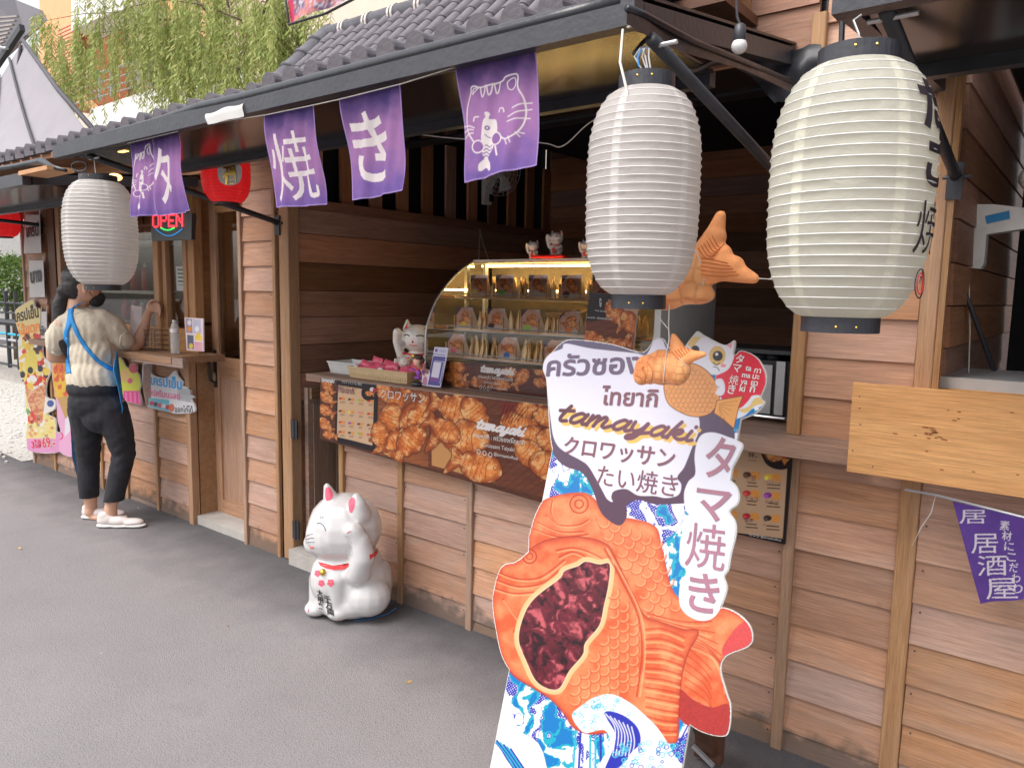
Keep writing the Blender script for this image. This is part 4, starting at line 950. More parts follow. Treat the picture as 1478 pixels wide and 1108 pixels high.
def paint_standee(C):
    C.c[:] = waves(C.x, C.y)
    W_ = S(238, 241, 247); T_ = S(40, 175, 195); N_ = S(40, 48, 170)
    # big plain wave swooshes near the foot
    lo = max(p[1] for p in PB_)
    C.poly([(690, lo+5), (712, 1030), (730, 1000), (748, 1050), (790, 1108), (800, lo+5)], W_, sm=True)
    for k in range(7): C.line([(708+k*5, 1062+k*3), (730+k*7, 1090+k*7), (752+k*10, 1150+k*9), (770+k*12, lo)], 2.6, (N_, T_)[k % 2], sm=True)
    for k in range(9): C.line([(994-k*9, 1045+k*2), (976-k*7, 1090), (968-k*8, 1180), (960-k*9, lo)], 2.4, (N_, T_, W_)[k % 3], sm=True)
    for k in range(8): C.line([(832+k*7, 1050), (828+k*8, 1110), (822+k*9, 1200)], 3.2, (T_, N_, W_, T_)[k % 4], sm=True)
    C.poly(BKF, crust(seed=4, edge=9), sm=True)
    dk = S(180, 52, 28); lt = S(250, 172, 118)
    f = lambda *p: A2(*p)
    for l in (((305, 110), (300, 145), (312, 175)), ((280, 165), (330, 200), (400, 200), (440, 180)), ((250, 190), (330, 225), (420, 225)), ((235, 215), (330, 245), (440, 235)), ((470, 180), (500, 240), (530, 300))): C.line(f(*l), 1.8, dk, .85, sm=True); C.line([(a+1.5, b+2) for a, b in f(*l)], 1.4, lt, .6, sm=True)
    for k, r in ((0, 13), (0, 6)): C.circ(*f((405, 122))[0], r, dk, ring=2.)
    scales(C, [tuple(p) for p in f((470, 170), (600, 180), (700, 215), (735, 330), (760, 450), (800, 500), (700, 560), (640, 520), (560, 340), (480, 250))], 858, 748, 15, 6, -2, 15, 12, 11, 9, 1.15, dk, lt)
    for k in range(7): C.line(f((660+k*12, 530+k*14), (790+k*20, 560+k*22), (900+k*12, 560+k*42)), 2.2, dk, .7, sm=True); C.line(f((664+k*12, 540+k*14), (790+k*20, 572+k*22), (890+k*10, 575+k*42)), 2.0, lt, .55, sm=True)
    for k in range(6): C.line(f((800, 650+k*30), (860+k*5, 700+k*32), (900, 740+k*36)), 2.2, dk, .6, sm=True)
    C.poly(f((1045, 570), (1054, 620), (1035, 655), (955, 690), (940, 660), (985, 590), (1030, 555)), lambda x, y, d: np.array(S(200, 70, 70))*(.8+.5*fbm(x*.5, y*.5, 1))[:, None], sm=True)
    C.poly(f((780, 815), (830, 850), (900, 880), (965, 870), (968, 965), (940, 990), (860, 972), (780, 920)), lambda x, y, d: np.array(S(165, 48, 44))*(.75+.6*fbm(x*.5, y*.5, 1))[:, None], sm=True)
    # front pastry
    C.poly(FRF, S(150, 40, 25), grow=1.5, sm=True, a=.8); C.poly(FRF, crust(edge=10), sm=True)
    C.circ(*f((220, 317))[0], 10, dk, ring=2.2); C.circ(*f((220, 317))[0], 4.5, dk, ring=1.5)
    for l in (((100, 375), (170, 400), (260, 395), (350, 330)), ((95, 405), (180, 430), (270, 415), (340, 360)), ((88, 435), (160, 455), (240, 450)), ((120, 475), (150, 520), (175, 560), (160, 600)), ((320, 295), (380, 285), (440, 300), (500, 330)), ((330, 320), (380, 300), (430, 320))): C.line(f(*l), 2.4, dk, .8, sm=True); C.line([(a+1.5, b+3) for a, b in f(*l)], 2.2, lt, .6, sm=True)
    FILL = f((520, 345), (517, 420), (500, 500), (482, 575), (430, 640), (420, 685), (370, 745), (325, 815), (250, 790), (205, 705), (178, 625), (198, 535), (240, 470), (330, 400), (350, 370), (400, 352), (430, 335), (480, 345))
    C.poly(FILL, S(250, 196, 140), grow=6, sm=True, a=.85)
    scales(C, [tuple(p) for p in f((530, 400), (600, 500), (640, 600), (640, 720), (600, 840), (520, 860), (400, 880), (330, 840), (420, 700), (500, 560))], 858, 845, 14, 5, -7, 12, 12, 18, 9.5, .85, dk, lt)
    C.line(f((500, 290), (560, 400), (625, 540), (640, 680), (620, 840)), 2.6, dk, .8, sm=True); C.line(f((510, 290), (572, 400), (637, 540), (652, 680), (632, 840)), 2.4, lt, .7, sm=True)
    for k in range(11): C.line(f((655, 590+k*36), (720, 588+k*38), (800-k*3, 620+k*35)), 2.6, dk, .7, sm=True); C.line(f((655, 603+k*36), (720, 602+k*38), (795-k*3, 632+k*35)), 3.0, lt, .6, sm=True)
    def bean(x, y, d):
        n = fbm(x*.08, y*.08, 2, 3); g = fbm(x*.11+5+2*n, y*.11+3*n, 6, 3); h = fbm(x*.7, y*.7, 8, 2)*.96; c = np.array(S(92, 22, 38))*(.35+1.4*n)[:, None]
        hl = (np.clip((g-.54)*5, 0, 1)*.55+np.clip((g-.66)*9, 0, 1)*.4)[:, None]; c = c*(1-hl)+np.array(S(196, 92, 100))*hl; dk_ = np.clip((.42-g)*6, 0, 1)[:, None]; c = c*(1-dk_)+np.array(S(36, 8, 18))*dk_
        sp = (h > .76)[:, None]; return np.where(sp, c*1.4+.02, c)
    C.poly(FILL, bean, sm=True); C.line(smooth_pts(FILL)+[FILL[0]], 1.4, S(252, 220, 180), .8)
    # foam in front of the pastry
    FO = f((380, 905), (420, 870), (470, 840), (530, 832), (590, 860), (640, 900), (700, 960), (750, 1040), (770, 1108), (600, 1180), (480, 1120), (520, 1020), (500, 965), (430, 975), (395, 945))
    C.poly(FO, W_, sm=True)
    rr = random.Random(5)
    for k in range(120):
        a, b = rr.uniform(385, 600), rr.uniform(840, 960); q = f((a, b))[0]
        if sdpoly(np.array([q[0]]), np.array([q[1]]), FO)[0] < -1: C.circ(q[0], q[1], rr.uniform(1, 3), (T_, S(120, 205, 215), W_)[k % 3], ring=1.)
    C.poly(f((500, 900), (560, 905), (620, 950), (635, 1010), (600, 1050), (560, 1100), (500, 1120), (530, 1040), (540, 980)), N_, sm=True)
    for k in range(7): C.line(f((505+k*16, 905+k*8), (540+k*12, 960+k*8), (530+k*12, 1060)), 1.4, W_, .9, sm=True)
    for k in range(60): q = f((rr.uniform(540, 800), rr.uniform(1010, 1110)))[0]; C.circ(q[0], q[1], rr.uniform(1.5, 4), (T_, S(90, 195, 210), N_)[k % 3], ring=1.3)
    # speech bubble
    top = np.array(S(98, 88, 116)); bot = np.array(S(84, 56, 76))
    C.poly(BUB, lambda x, y, d: top+(bot-top)*np.clip((y-500)/230, 0, 1)[:, None], sm=True)
    INN = A1((98, 300), (82, 250), (95, 200), (135, 168), (180, 150), (200, 125), (330, 150), (540, 172), (600, 180), (640, 110), (680, 105), (700, 150), (780, 300), (858, 480), (862, 560), (830, 640), (790, 740), (755, 790), (775, 830), (760, 880), (700, 895), (640, 885), (560, 882), (500, 850), (440, 860), (425, 890), (432, 915), (405, 900), (385, 865), (350, 800), (310, 735), (270, 705), (180, 655), (140, 600), (122, 500))
    C.poly(INN, lambda x, y, d: np.array(S(226, 226, 240))*(1.0+.04*fbm(x*.05, y*.05, 3))[:, None], sm=True)
    for q in ((100, 250, 0), (170, 300, 0)): C.circ(*A1(q[:2])[0], 6, S(226, 226, 240))
    c = A1((154, 524), (846, 632)); script(C, c[0], c[1], 18.5, S(232, 190, 96), .30)
    c = A1((140, 508), (832, 616)); script(C, c[0], c[1], 18.5, lambda x, y: np.array(S(92, 48, 60))+(np.array(S(120, 76, 92))-np.array(S(92, 48, 60)))*np.clip((x-800)/150, 0, 1)[:, None], .30)
    # lettering column
    C.poly(STK, S(232, 234, 244), sm=True)
    for s_, p0, p1, h in (('タ', (1015, 684), (1056, 690), 50), ('マ', (1002, 745), (1053, 752), 46), ('焼', (990, 810), (1046, 818), 56), ('き', (993, 876), (1038, 882), 50)):
        pass
    # cat with pastry in front of a red disc
    red = S(222, 36, 62); c0 = A1((1072, 308))[0]
    C.circ(c0[0], c0[1], 36.5, S(240, 120, 135)); C.circ(c0[0], c0[1], 35, red, ry=43)
    C.poly(A1((1030, 470), (1080, 440), (1110, 410), (1130, 385), (1170, 385), (1192, 415), (1170, 440), (1130, 450), (1090, 485), (1040, 500)), S(226, 230, 240), sm=True); C.poly(A1((1060, 455), (1110, 440), (1140, 400), (1175, 395), (1188, 420), (1140, 438), (1100, 470)), S(226, 196, 120), sm=True)
    C.poly(A1((800, 125), (830, 85), (855, 62), (880, 85), (905, 92), (990, 130), (1042, 108), (1038, 190), (1012, 250), (970, 275), (940, 280), (850, 260), (790, 200)), S(232, 234, 242), sm=True)
    C.poly(A1((800, 125), (855, 62), (885, 85), (860, 110), (830, 150)), S(228, 196, 128)); C.poly(A1((995, 130), (1030, 118), (1025, 150)), S(240, 150, 170))
    C.circ(*A1((955, 185))[0], 12, S(226, 190, 118), ry=14); C.circ(*A1((957, 187))[0], 7.3, S(36, 28, 36)); C.circ(*A1((952, 178))[0], 2.2, S(240, 240, 240)); C.circ(*A1((845, 155))[0], 6, S(36, 28, 36)); C.circ(*A1((985, 235))[0], 4, S(240, 150, 160), ry=2.5)
    C.line(A1((935, 220), (950, 232), (965, 222)), 1.4, S(40, 30, 40), sm=True); C.line(A1((935, 240), (955, 245), (965, 260)), 1.2, S(40, 30, 40), sm=True)
    BF = A1((690, 330), (720, 270), (790, 225), (870, 240), (935, 300), (960, 370), (960, 410), (920, 470), (850, 488), (780, 470), (710, 420))
    C.poly(BF, S(110, 60, 30), grow=1.2, sm=True); C.poly(BF, lambda x, y, d: np.array(S(228, 158, 92))*(.92+.18*fbm(x*.2, y*.2, 3))[:, None], sm=True)
    pb = [tuple(p) for p in BF]
    for j in range(11):
        for i in range(12):
            x, y = A1((700+i*24+(j % 2)*12, 250+j*23))[0]
            if sdpoly(np.array([x]), np.array([y]), pb)[0] < -3: C.line(arc(x, y, 3.4, 3.2, -.3, 3.4, .6), .6, S(120, 66, 34), .8)
    TL = A1((955, 410), (1080, 388), (1060, 440), (1036, 545), (985, 500), (940, 470)); C.poly(TL, S(110, 60, 30), grow=1.2); C.poly(TL, S(236, 168, 92))
    for k in range(6): C.line(A1((965, 425+k*5), (1055-k*15, 410+k*24)), .8, S(150, 90, 40), .8)
    C.poly(A1((945, 310), (975, 300), (992, 330), (990, 370), (970, 385), (945, 372), (955, 350)), S(226, 228, 238), sm=True); C.line(A1((950, 335), (965, 345)), .8, S(60, 50, 60))
st = thing('standee', (-.95, 1.5, 0), 'tall cut-out advertising board with giant orange fish pastry, speech bubble and blue waves', 'standee')
msk = [smooth_pts(BUB), smooth_pts(BKF), smooth_pts(FRF), smooth_pts(STK), smooth_pts(CAT), PB_]
_sd0 = sdpoly
def sdmask(x, y, m):
    d = None
    for q in m:
        e = _sd0(x, y, q); d = e if d is None else np.minimum(d, e)
    return d
def standee_sheet():
    global sdpoly
    keep = sdpoly
    sdpoly = lambda x, y, q: sdmask(x, y, q) if q is msk else keep(x, y, q)
    a0 = SP.to2(700, 800)[0]-.05; 
    qd = [upx(-1.36, 1.46), upx(-.55, 1.46), upx(-.55, BOT), upx(-1.36, BOT)]
    canvas('printed_face', SP, qd, .00165, paint_standee, 'print', st, mask=msk, grow=.9, lift=.0022)
    sdpoly = keep
standee_sheet()
for i, q in enumerate(msk):
    pts = [SP.pt(*SP.to2(*p), .001-i*.0003) for p in q]; pts = pts[::-1] if sum((a[0]-b[0])*(a[1]+b[1]) for a, b in zip(q, q[1:]+q[:1])) > 0 else pts
    MB().prism(pts, -SP.n*.006).build('foam_board', 'off_white', st)
SL = .0042
def sl(s, p0, p1, m, off, h=None, shear=0, lift=SL): letters('lettering', s, SP, p0, p1, m, st, off, h=h, lift=lift, shear=shear)
c = A1((100, 286), (690, 268)); sl('ครัวซองต์', c[0], c[1], 'ink_grape' if 'ink_grape' in M else 'ink_plum', .022, h=27)
c = A1((372, 428), (655, 440)); sl('ไทยากิ', c[0], c[1], 'ink_plum', .022, h=23)
c = A1((185, 668), (738, 742)); sl('クロワッサン', c[0], c[1], 'ink_plum', B2)
c = A1((350, 822), (752, 884)); sl('たい焼き', c[0], c[1], 'ink_plum', .0, h=24)
mat('ink_mauve', S(150, 102, 118), .45)
for s_, p0, p1, h in (('タ', (1015, 683), (1056, 690), 48), ('マ', (1002, 744), (1053, 752), 42), ('焼', (989, 810), (1046, 819), 50), ('き', (993, 876), (1038, 883), 46)):
    sl(s_, p0, p1, 'ink_mauve', 0. if s_ == '焼' else B2, h=h)
for s_, x, y, w_ in (('タ', 1045, 218, 40), ('マ', 1030, 262, 42), ('焼', 1012, 322, 46), ('き', 1005, 370, 38)):
    c = A1((x, y), (x+w_, y+w_*.14)); sl(s_, c[0], c[1], 'ink_white', 0. if s_ == '焼' else B2)
for s_, x, y, w_ in (('ta', 1095, 258, 30), ('ma', 1078, 292, 42), ('ya', 1070, 325, 35), ('ki', 1065, 362, 28), ('กา', 1138, 270, 34), ('มะ', 1130, 300, 34), ('ยา', 1122, 332, 34), ('กิ', 1116, 366, 26)):
    c = A1((x, y), (x+w_, y+w_*.14)); sl(s_, c[0], c[1], 'ink_white', .02)
# rear leg of the standee
MB().bar(SP.pt(-.90, .95, -.02), (-.885, 2.2, .03), .05, .02).bar((-.885, 2.2, .015), (-.885, 2.2, .12), .09, .03).build('rear_leg', 'dark_wood', st)
MB().bar(P(1000, 1075, Z=.06), P(1030, 1105, Z=.02), .012).build('brace', 'steel', st)
# ================================================================ purple flags
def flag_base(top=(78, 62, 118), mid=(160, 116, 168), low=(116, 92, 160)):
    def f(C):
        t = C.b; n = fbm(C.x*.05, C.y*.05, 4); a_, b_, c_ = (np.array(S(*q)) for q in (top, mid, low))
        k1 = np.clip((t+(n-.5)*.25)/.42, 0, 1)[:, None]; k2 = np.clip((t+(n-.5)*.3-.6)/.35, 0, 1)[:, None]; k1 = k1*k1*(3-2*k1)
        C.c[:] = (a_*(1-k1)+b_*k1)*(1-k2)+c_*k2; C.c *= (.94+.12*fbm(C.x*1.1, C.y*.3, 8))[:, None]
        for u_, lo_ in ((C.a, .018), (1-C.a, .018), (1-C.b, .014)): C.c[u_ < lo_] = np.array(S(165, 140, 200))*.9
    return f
FC = from_crop(640, 60, 3.958); WHT = S(222, 212, 214)
def cat_emblem(C, F_, k=1.):
    ln = lambda pts, w_=2.1, cl=False: C.line(F_(*pts), w_*k, WHT, sm=True, closed=cl)
    ln(((150, 290), (118, 370), (112, 450), (125, 510), (170, 580), (190, 610))); ln(((150, 290), (152, 262), (175, 255), (215, 260), (330, 225), (350, 205), (405, 185), (425, 200), (425, 260), (455, 320), (466, 400), (455, 470), (420, 530), (370, 560), (335, 545)))
    ln(((165, 300), (165, 275), (195, 262), (160, 300)), 1.4); ln(((370, 270), (365, 235), (395, 208), (410, 215), (410, 250), (390, 275), (370, 270)), 1.4)
    for x in (205, 245, 285): ln(((x, 262-(x-205)*.25), (x+8, 312-(x-205)*.25), (x+22, 300-(x-205)*.25), (x+32, 250-(x-205)*.25)), 1.7)
    ln(((162, 452), (168, 430), (190, 428)), 2.); ln(((312, 402), (318, 382), (340, 382), (346, 402)), 2.)
    for a, b in (((88, 482), (165, 490)), ((92, 515), (160, 502)), ((105, 548), (160, 520)), ((395, 380), (495, 348)), ((372, 430), (495, 385)), ((368, 458), (488, 438))): ln((a, ((a[0]+b[0])/2, (a[1]+b[1])/2-8), b), 1.7)
    ln(((365, 560), (380, 590)), 1.6); ln(((385, 545), (400, 580)), 1.4); ln(((420, 520), (440, 545)), 1.4); ln(((430, 520), (460, 525)), 1.4)
    C.poly(F_((215, 500), (222, 450), (235, 430), (230, 405), (245, 400), (258, 412), (252, 440), (290, 445), (308, 490), (305, 530), (280, 560), (250, 580), (215, 570)), WHT, sm=True)
    C.circ(*F_((243, 492))[0], 3.4*k, S(120, 90, 150)); C.circ(*F_((243, 492))[0], 1.4*k, WHT); C.line(F_((232, 530), (248, 545), (262, 548)), 1.3*k, S(120, 90, 150), sm=True)
    C.poly(F_((208, 600), (222, 570), (275, 570), (290, 600), (262, 640), (250, 668), (272, 700), (280, 735), (262, 738), (240, 722), (215, 740), (200, 735), (203, 700), (228, 668), (218, 640)), WHT, sm=True)
    for j in range(4): C.line(F_((212, 590+j*20), (225, 600+j*20), (240, 590+j*20), (255, 602+j*20), (275, 592+j*20)), 1.5*k, S(130, 96, 160), sm=True)
    for c0 in ((192, 600), (302, 555)): C.circ(*F_(c0)[0], 9.*k, S(140, 100, 160)); C.circ(*F_(c0)[0], 9.*k, WHT, ring=1.9*k)
    ln(((305, 600), (320, 650)), 3.)
FLP = wallplane(AF+.012)
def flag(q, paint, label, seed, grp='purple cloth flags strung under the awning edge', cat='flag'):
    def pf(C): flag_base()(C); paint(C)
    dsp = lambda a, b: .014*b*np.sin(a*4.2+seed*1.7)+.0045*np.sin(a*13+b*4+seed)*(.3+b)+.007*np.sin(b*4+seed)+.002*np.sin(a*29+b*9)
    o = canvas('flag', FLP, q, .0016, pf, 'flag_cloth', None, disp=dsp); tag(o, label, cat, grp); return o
GG = lambda ch, p0, p1, h: (lambda C: C.glyph(ch, 0. if ch == '焼' else B2, p0, p1, h, WHT))
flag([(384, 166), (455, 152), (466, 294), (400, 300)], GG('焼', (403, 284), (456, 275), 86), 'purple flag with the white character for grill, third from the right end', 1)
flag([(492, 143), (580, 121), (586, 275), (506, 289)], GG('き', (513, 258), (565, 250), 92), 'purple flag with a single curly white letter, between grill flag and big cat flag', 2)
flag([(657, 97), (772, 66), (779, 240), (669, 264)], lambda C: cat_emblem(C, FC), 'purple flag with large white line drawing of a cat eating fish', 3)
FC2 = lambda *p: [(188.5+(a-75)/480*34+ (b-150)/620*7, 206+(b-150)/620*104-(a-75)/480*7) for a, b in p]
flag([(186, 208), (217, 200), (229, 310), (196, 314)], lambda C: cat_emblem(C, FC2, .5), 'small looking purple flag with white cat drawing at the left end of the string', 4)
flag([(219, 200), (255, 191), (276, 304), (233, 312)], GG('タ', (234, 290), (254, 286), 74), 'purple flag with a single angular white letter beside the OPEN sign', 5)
pts = [P(x, y, Y=AF-.004) for x, y in ((184, 207), (256, 190), (262, 184), (384, 166), (456, 151), (492, 143), (580, 121), (657, 97), (700, 80))]
tag(MB().tube(pts, .0016, 5).build('flag_string', 'string'), 'thin pale string carrying the purple flags below the awning beam', 'string')
# flag flung up over the beam, seen from its pale back
qd = [(290, 156), (345, 138), (352, 168), (300, 180)]
V = []; F = []; n = 16; Z0 = AZ+.02
pl = wallplane(AF-.03)
for j in range(n+1):
    for i in range(n+1):
        a, b = i/n, j/n; x = (qd[0][0]*(1-a)+qd[1][0]*a)*(1-b)+(qd[3][0]*(1-a)+qd[2][0]*a)*b; y = (qd[0][1]*(1-a)+qd[1][1]*a)*(1-b)+(qd[3][1]*(1-a)+qd[2][1]*a)*b
        p = pl.pt(*pl.to2(x, y)); p.y += .035*(1-math.sin(min(1, b*1.6)*math.pi/2))+.003*math.sin(a*9); V.append(p)
for j in range(n):
    for i in range(n): F.append((j*(n+1)+i, (j+1)*(n+1)+i, (j+1)*(n+1)+i+1, j*(n+1)+i+1))
tag(obj('folded_flag', V, F, 'white_cloth', None, True), 'pale back of a flag flipped up over the awning beam', 'flag')
# ================================================================ paper lanterns
def lantern_material(name, c, warm, trans=.45):
    m, nt, b = newmat(name); L = nt.links.new; out = nt.nodes['Material Output']
    tc = N(nt, 'TexCoord'); sx = N(nt, 'SeparateXYZ'); L(tc.outputs['Object'], sx.inputs[0])
    at = N(nt, 'Math', operation='ARCTAN2'); L(sx.outputs['Y'], at.inputs[0]); L(sx.outputs['X'], at.inputs[1])
    m1 = N(nt, 'Math', operation='MULTIPLY'); m1.inputs[1].default_value = 5/(2*math.pi); L(at.outputs[0], m1.inputs[0]); fr = N(nt, 'Math', operation='FRACT'); L(m1.outputs[0], fr.inputs[0])
    lt = N(nt, 'Math', operation='LESS_THAN'); lt.inputs[1].default_value = .12; L(fr.outputs[0], lt.inputs[0])
    no = N(nt, 'TexNoise'); no.inputs['Scale'].default_value = 11; no.inputs['Detail'].default_value = 5; L(tc.outputs['Object'], no.inputs['Vector'])
    mr = N(nt, 'MapRange'); mr.inputs['From Min'].default_value = .3; mr.inputs['From Max'].default_value = .7; mr.inputs['To Min'].default_value = .93; mr.inputs['To Max'].default_value = 1.04; L(no.outputs['Fac'], mr.inputs['Value'])
    mx = N(nt, 'Mix', data_type='RGBA'); mx.inputs[6].default_value = (*c, 1); mx.inputs[7].default_value = (*warm, 1); L(lt.outputs[0], mx.inputs[0])
    hv = N(nt, 'HueSaturation'); L(mx.outputs[2], hv.inputs['Color']); L(mr.outputs[0], hv.inputs['Value'])
    tl = N(nt, 'BsdfTranslucent'); ms = N(nt, 'MixShader'); L(hv.outputs[0], b.inputs['Base Color']); L(hv.outputs[0], tl.inputs['Color']); b.inputs['Roughness'].default_value = .45; b.inputs['Specular IOR Level'].default_value = .35
    mt = N(nt, 'MapRange'); mt.inputs['To Min'].default_value = trans; mt.inputs['To Max'].default_value = trans*.7; L(lt.outputs[0], mt.inputs['Value']); L(mt.outputs[0], ms.inputs[0])
    wv = N(nt, 'TexNoise'); wv.inputs['Scale'].default_value = 30; wv.inputs['Detail'].default_value = 3; wv.inputs['Distortion'].default_value = 1; L(tc.outputs['Object'], wv.inputs['Vector'])
    bp = N(nt, 'Bump'); bp.inputs['Strength'].default_value = .6; bp.inputs['Distance'].default_value = .006; L(wv.outputs['Fac'], bp.inputs['Height']); L(bp.outputs[0], b.inputs['Normal'])
    b.inputs['Emission Color'].default_value = (*c, 1); b.inputs['Emission Strength'].default_value = .22 if name == 'lantern_red' else 0
    L(b.outputs[0], ms.inputs[1]); L(tl.outputs[0], ms.inputs[2]); L(ms.outputs[0], out.inputs['Surface']); MATS[name] = m
lantern_material('lantern_white', (.69, .65, .625), (.72, .685, .66), .6); lantern_material('lantern_cream', (.71, .69, .605), (.745, .72, .60), .6); lantern_material('lantern_red', (.9, .035, .04), (.9, .04, .04), .55)
mat('lantern_rib', (.82, .8, .78), .5)
def lantern_profile(R_, H, rc, p=3.4):
    return lambda t: rc+(R_-rc)*max(0., 1-abs(2*t-1)**p)**.62
def lantern(x, y, z0, z1, R_, rc, m, label, ribs, cap_z=.035, seam=0., p=3.4, grp='paper lanterns hung along the stalls', rib='lantern_rib', lbl_string=True, zs=None):
    H = z1-z0; t_ = thing('paper_lantern', (x, y, z0), label, 'lantern', grp); pf = lantern_profile(R_, H, rc, p)
    V = []; F = []; ns = 96; nr = ribs*5; rr = random.Random(int(x*100))
    jit = [[rr.uniform(-1, 1) for _ in range(12)] for _ in range(ribs+2)]
    for j in range(nr+1):
        t = j/nr; r = pf(t); fz = (t*ribs) % 1; sag = abs(math.sin(math.pi*t*ribs))*.0012*R_/.12
        for k in range(ns):
            a = 2*math.pi*k/ns+seam; jj = jit[int(t*ribs)][k*12//ns]*.0011
            q = r-sag+jj*math.sin(math.pi*fz); V.append((x+q*math.cos(a), y+q*math.sin(a), z0+H*t))
    for j in range(nr):
        for k in range(ns): F.append((j*ns+k, j*ns+(k+1) % ns, (j+1)*ns+(k+1) % ns, (j+1)*ns+k))
    sh = obj('shade', V, F, m, t_, True, origin=(x, y, (z0+z1)/2)); sh.data.transform(Matrix.Rotation(-seam, 4, 'Z')); sh.rotation_euler = (0, 0, seam)
    for j in range(ribs+1):
        r = pf(j/ribs)+.0006; n = 40; MB().tube([(x+r*math.cos(2*math.pi*k/n), y+r*math.sin(2*math.pi*k/n), z0+H*j/ribs) for k in range(n)], .0008*R_/.12, 4, closed=True).build('rib', rib, t_)
    for z, s, nm in ((z1, 1, 'top_ring'), (z0, -1, 'bottom_ring')):
        rr_ = rc*1.06; MB().lathe([(rr_, 0), (rr_, cap_z), (rr_-.006, cap_z), (rr_-.006, 0)], (x, y, z-.004 if s > 0 else z-cap_z+.004), 36, cap=False).build(nm, 'steel_frame', t_, False)
        for a in (-1.4, -.9): MB().ball((x+rr_*math.cos(a), y+rr_*math.sin(a), z+s*cap_z*.5), .0025, 6, 4).build('rivet', 'gold', t_)
    return t_, pf
def fit_lantern(pt, pb, w_, Y, X=None):
    """size from the photograph: top and bottom points at distance Y"""
    a = P(*pt, Y=Y); b = P(*pb, Y=Y); c = (a+b)/2; d = (c-EYE).dot(CFW); return c.x, Y, b.z, a.z, w_*d/CF/2
x_, y_, z0, z1, r_2 = fit_lantern((930, 125), (925, 426), 159, 1.45)
z1 = P(930, 125, Y=1.45-r_2*.4).z+.005
L1, pf1 = lantern(x_, y_, z0, z1, r_2*1.02, r_2*.47, 'lantern_white', 'white ribbed paper lantern hanging at the right corner of the tiled stall awning', 27, .033, seam=-2.9, p=3.6)
MB().tube([P(899, 43, Y=1.43), P(895, 90, Y=1.40), P(906, 135, Y=1.36), P(897, 168, Y=1.345)], .0028, 6).tube([P(905, 40, Y=1.43), P(918, 36, Y=1.44), P(922, 22, Y=1.44)], .0025, 6).build('cord', 'string', L1, True)
MB().tube([P(936, 105, Y=1.45), P(932, 84, Y=1.45), P(928, 70, Y=1.46)], .0018, 5).build('hanger_wire', 'steel', L1)
x_, y_, z0, z1, r_2 = fit_lantern((1238, 95), (1213, 458), 217, 1.42)
L2, pf2 = lantern(x_, y_, z0, z1, r_2*1.02, r_2*.47, 'lantern_cream', 'large cream paper lantern with black brush letters hanging by the dark opening', 25, .03, seam=-2.05, p=3.2)
lx, ly, lz0, lz1 = x_, y_, z0, z1
MB().tube([(x_, y_, z1+.02), P(1240, 50, Y=1.42), P(1232, 30, Y=1.44), P(1243, 22, Y=1.46)], .0018, 5).build('hanger_wire', 'steel', L2)
def wrap_letter(s, off, az_c, zc, size, m, lname='lettering', sx=1.):
    V, T = TXT[(s, off)]; x0, x1 = V[:, 0].min(), V[:, 0].max(); y0, y1 = V[:, 1].min(), V[:, 1].max(); k = size/(y1-y0); pts = []
    for a, b in V:
        z = zc+(b-(y0+y1)/2)*k; t = (z-lz0)/(lz1-lz0); r = pf2(min(max(t, 0), 1))+.0022; az_ = az_c+(a-(x0+x1)/2)*k*sx/r; pts.append((lx+r*math.cos(az_), ly+r*math.sin(az_), z))
    obj(lname, pts, T.tolist(), m, L2)
cz = (lz0+lz1)/2
for s, dz, sz in (('た', .13, .085), ('こ', .035, .07), ('焼', -.065, .085)): wrap_letter(s, .0 if s == '焼' else .05, R(-8), cz+dz, sz, 'ink_black')
for r1, a1 in ((.017, 0), (.012, .01)):
    n = 20; MB().tube([(lx+(pf2(.22)+.002)*math.cos(R(-10)+a1+r1/.12*math.cos(2*math.pi*k/n)), ly+(pf2(.22)+.002)*math.sin(R(-10)+a1+r1/.12*math.cos(2*math.pi*k/n)), cz-.155+r1*1.4*math.sin(2*math.pi*k/n)) for k in range(n)], .0012, 4, closed=True).build('painted_ball', 'ink_red' if r1 < .015 else 'ink_black', L2)
x_, y_, z0, z1, r_2 = fit_lantern((141, 262), (150, 411), 98, 1.50)
L3, pf3 = lantern(x_, y_, z0, z1, r_2, r_2*.48, 'lantern_white', 'white paper lantern hanging in front of the standing woman', 27, .028, seam=-1.5, p=3.0)
MB().tube([P(136, 232, Y=1.5), P(138, 250, Y=1.49), P(137, 275, Y=1.45)], .002, 5).build('cord', 'string', L3)
n = 20; MB().tube([P(115+20*(0+math.cos(2*math.pi*k/n))*.55, 240+7*math.sin(2*math.pi*k/n), Y=1.5) for k in range(n)], .004, 5, closed=True).build('wire_loop', 'black_steel', L3)
x_, y_, z0, z1, r_2 = fit_lantern((326, 205), (326, 293), 68, 2.10)
L4, pf4 = lantern(x_, y_, z0, z1, r_2, r_2*.5, 'lantern_red', 'red paper lantern with white patch hanging over the narrow door', 20, .015, p=3.0, rib='red_paint')
WP = wallplane(2.10-r_2*.93)
obj('white_patch', [WP.pt(*WP.to2(*q), .012) for q in smooth_pts([(320, 232), (340, 232), (352, 243), (350, 262), (338, 268), (322, 264), (317, 248)], True, 3)], [tuple(range(21))], 'off_white', L4)
letters('lettering', '福', WP, (326, 264), (345, 262), 'gold', L4, .03, lift=.016)
for (a, b, w_, Y, lb) in (((5, 296), (5, 342), 42, 2.3, 'red paper lantern at the far left edge beside the white cloths'),):
    x_, y_, z0, z1, r_2 = fit_lantern(a, b, w_, Y); L5, _ = lantern(x_, y_, z0, z1, r_2, r_2*.5, 'lantern_red', lb, 14, .012, p=3.0, rib='red_paint')
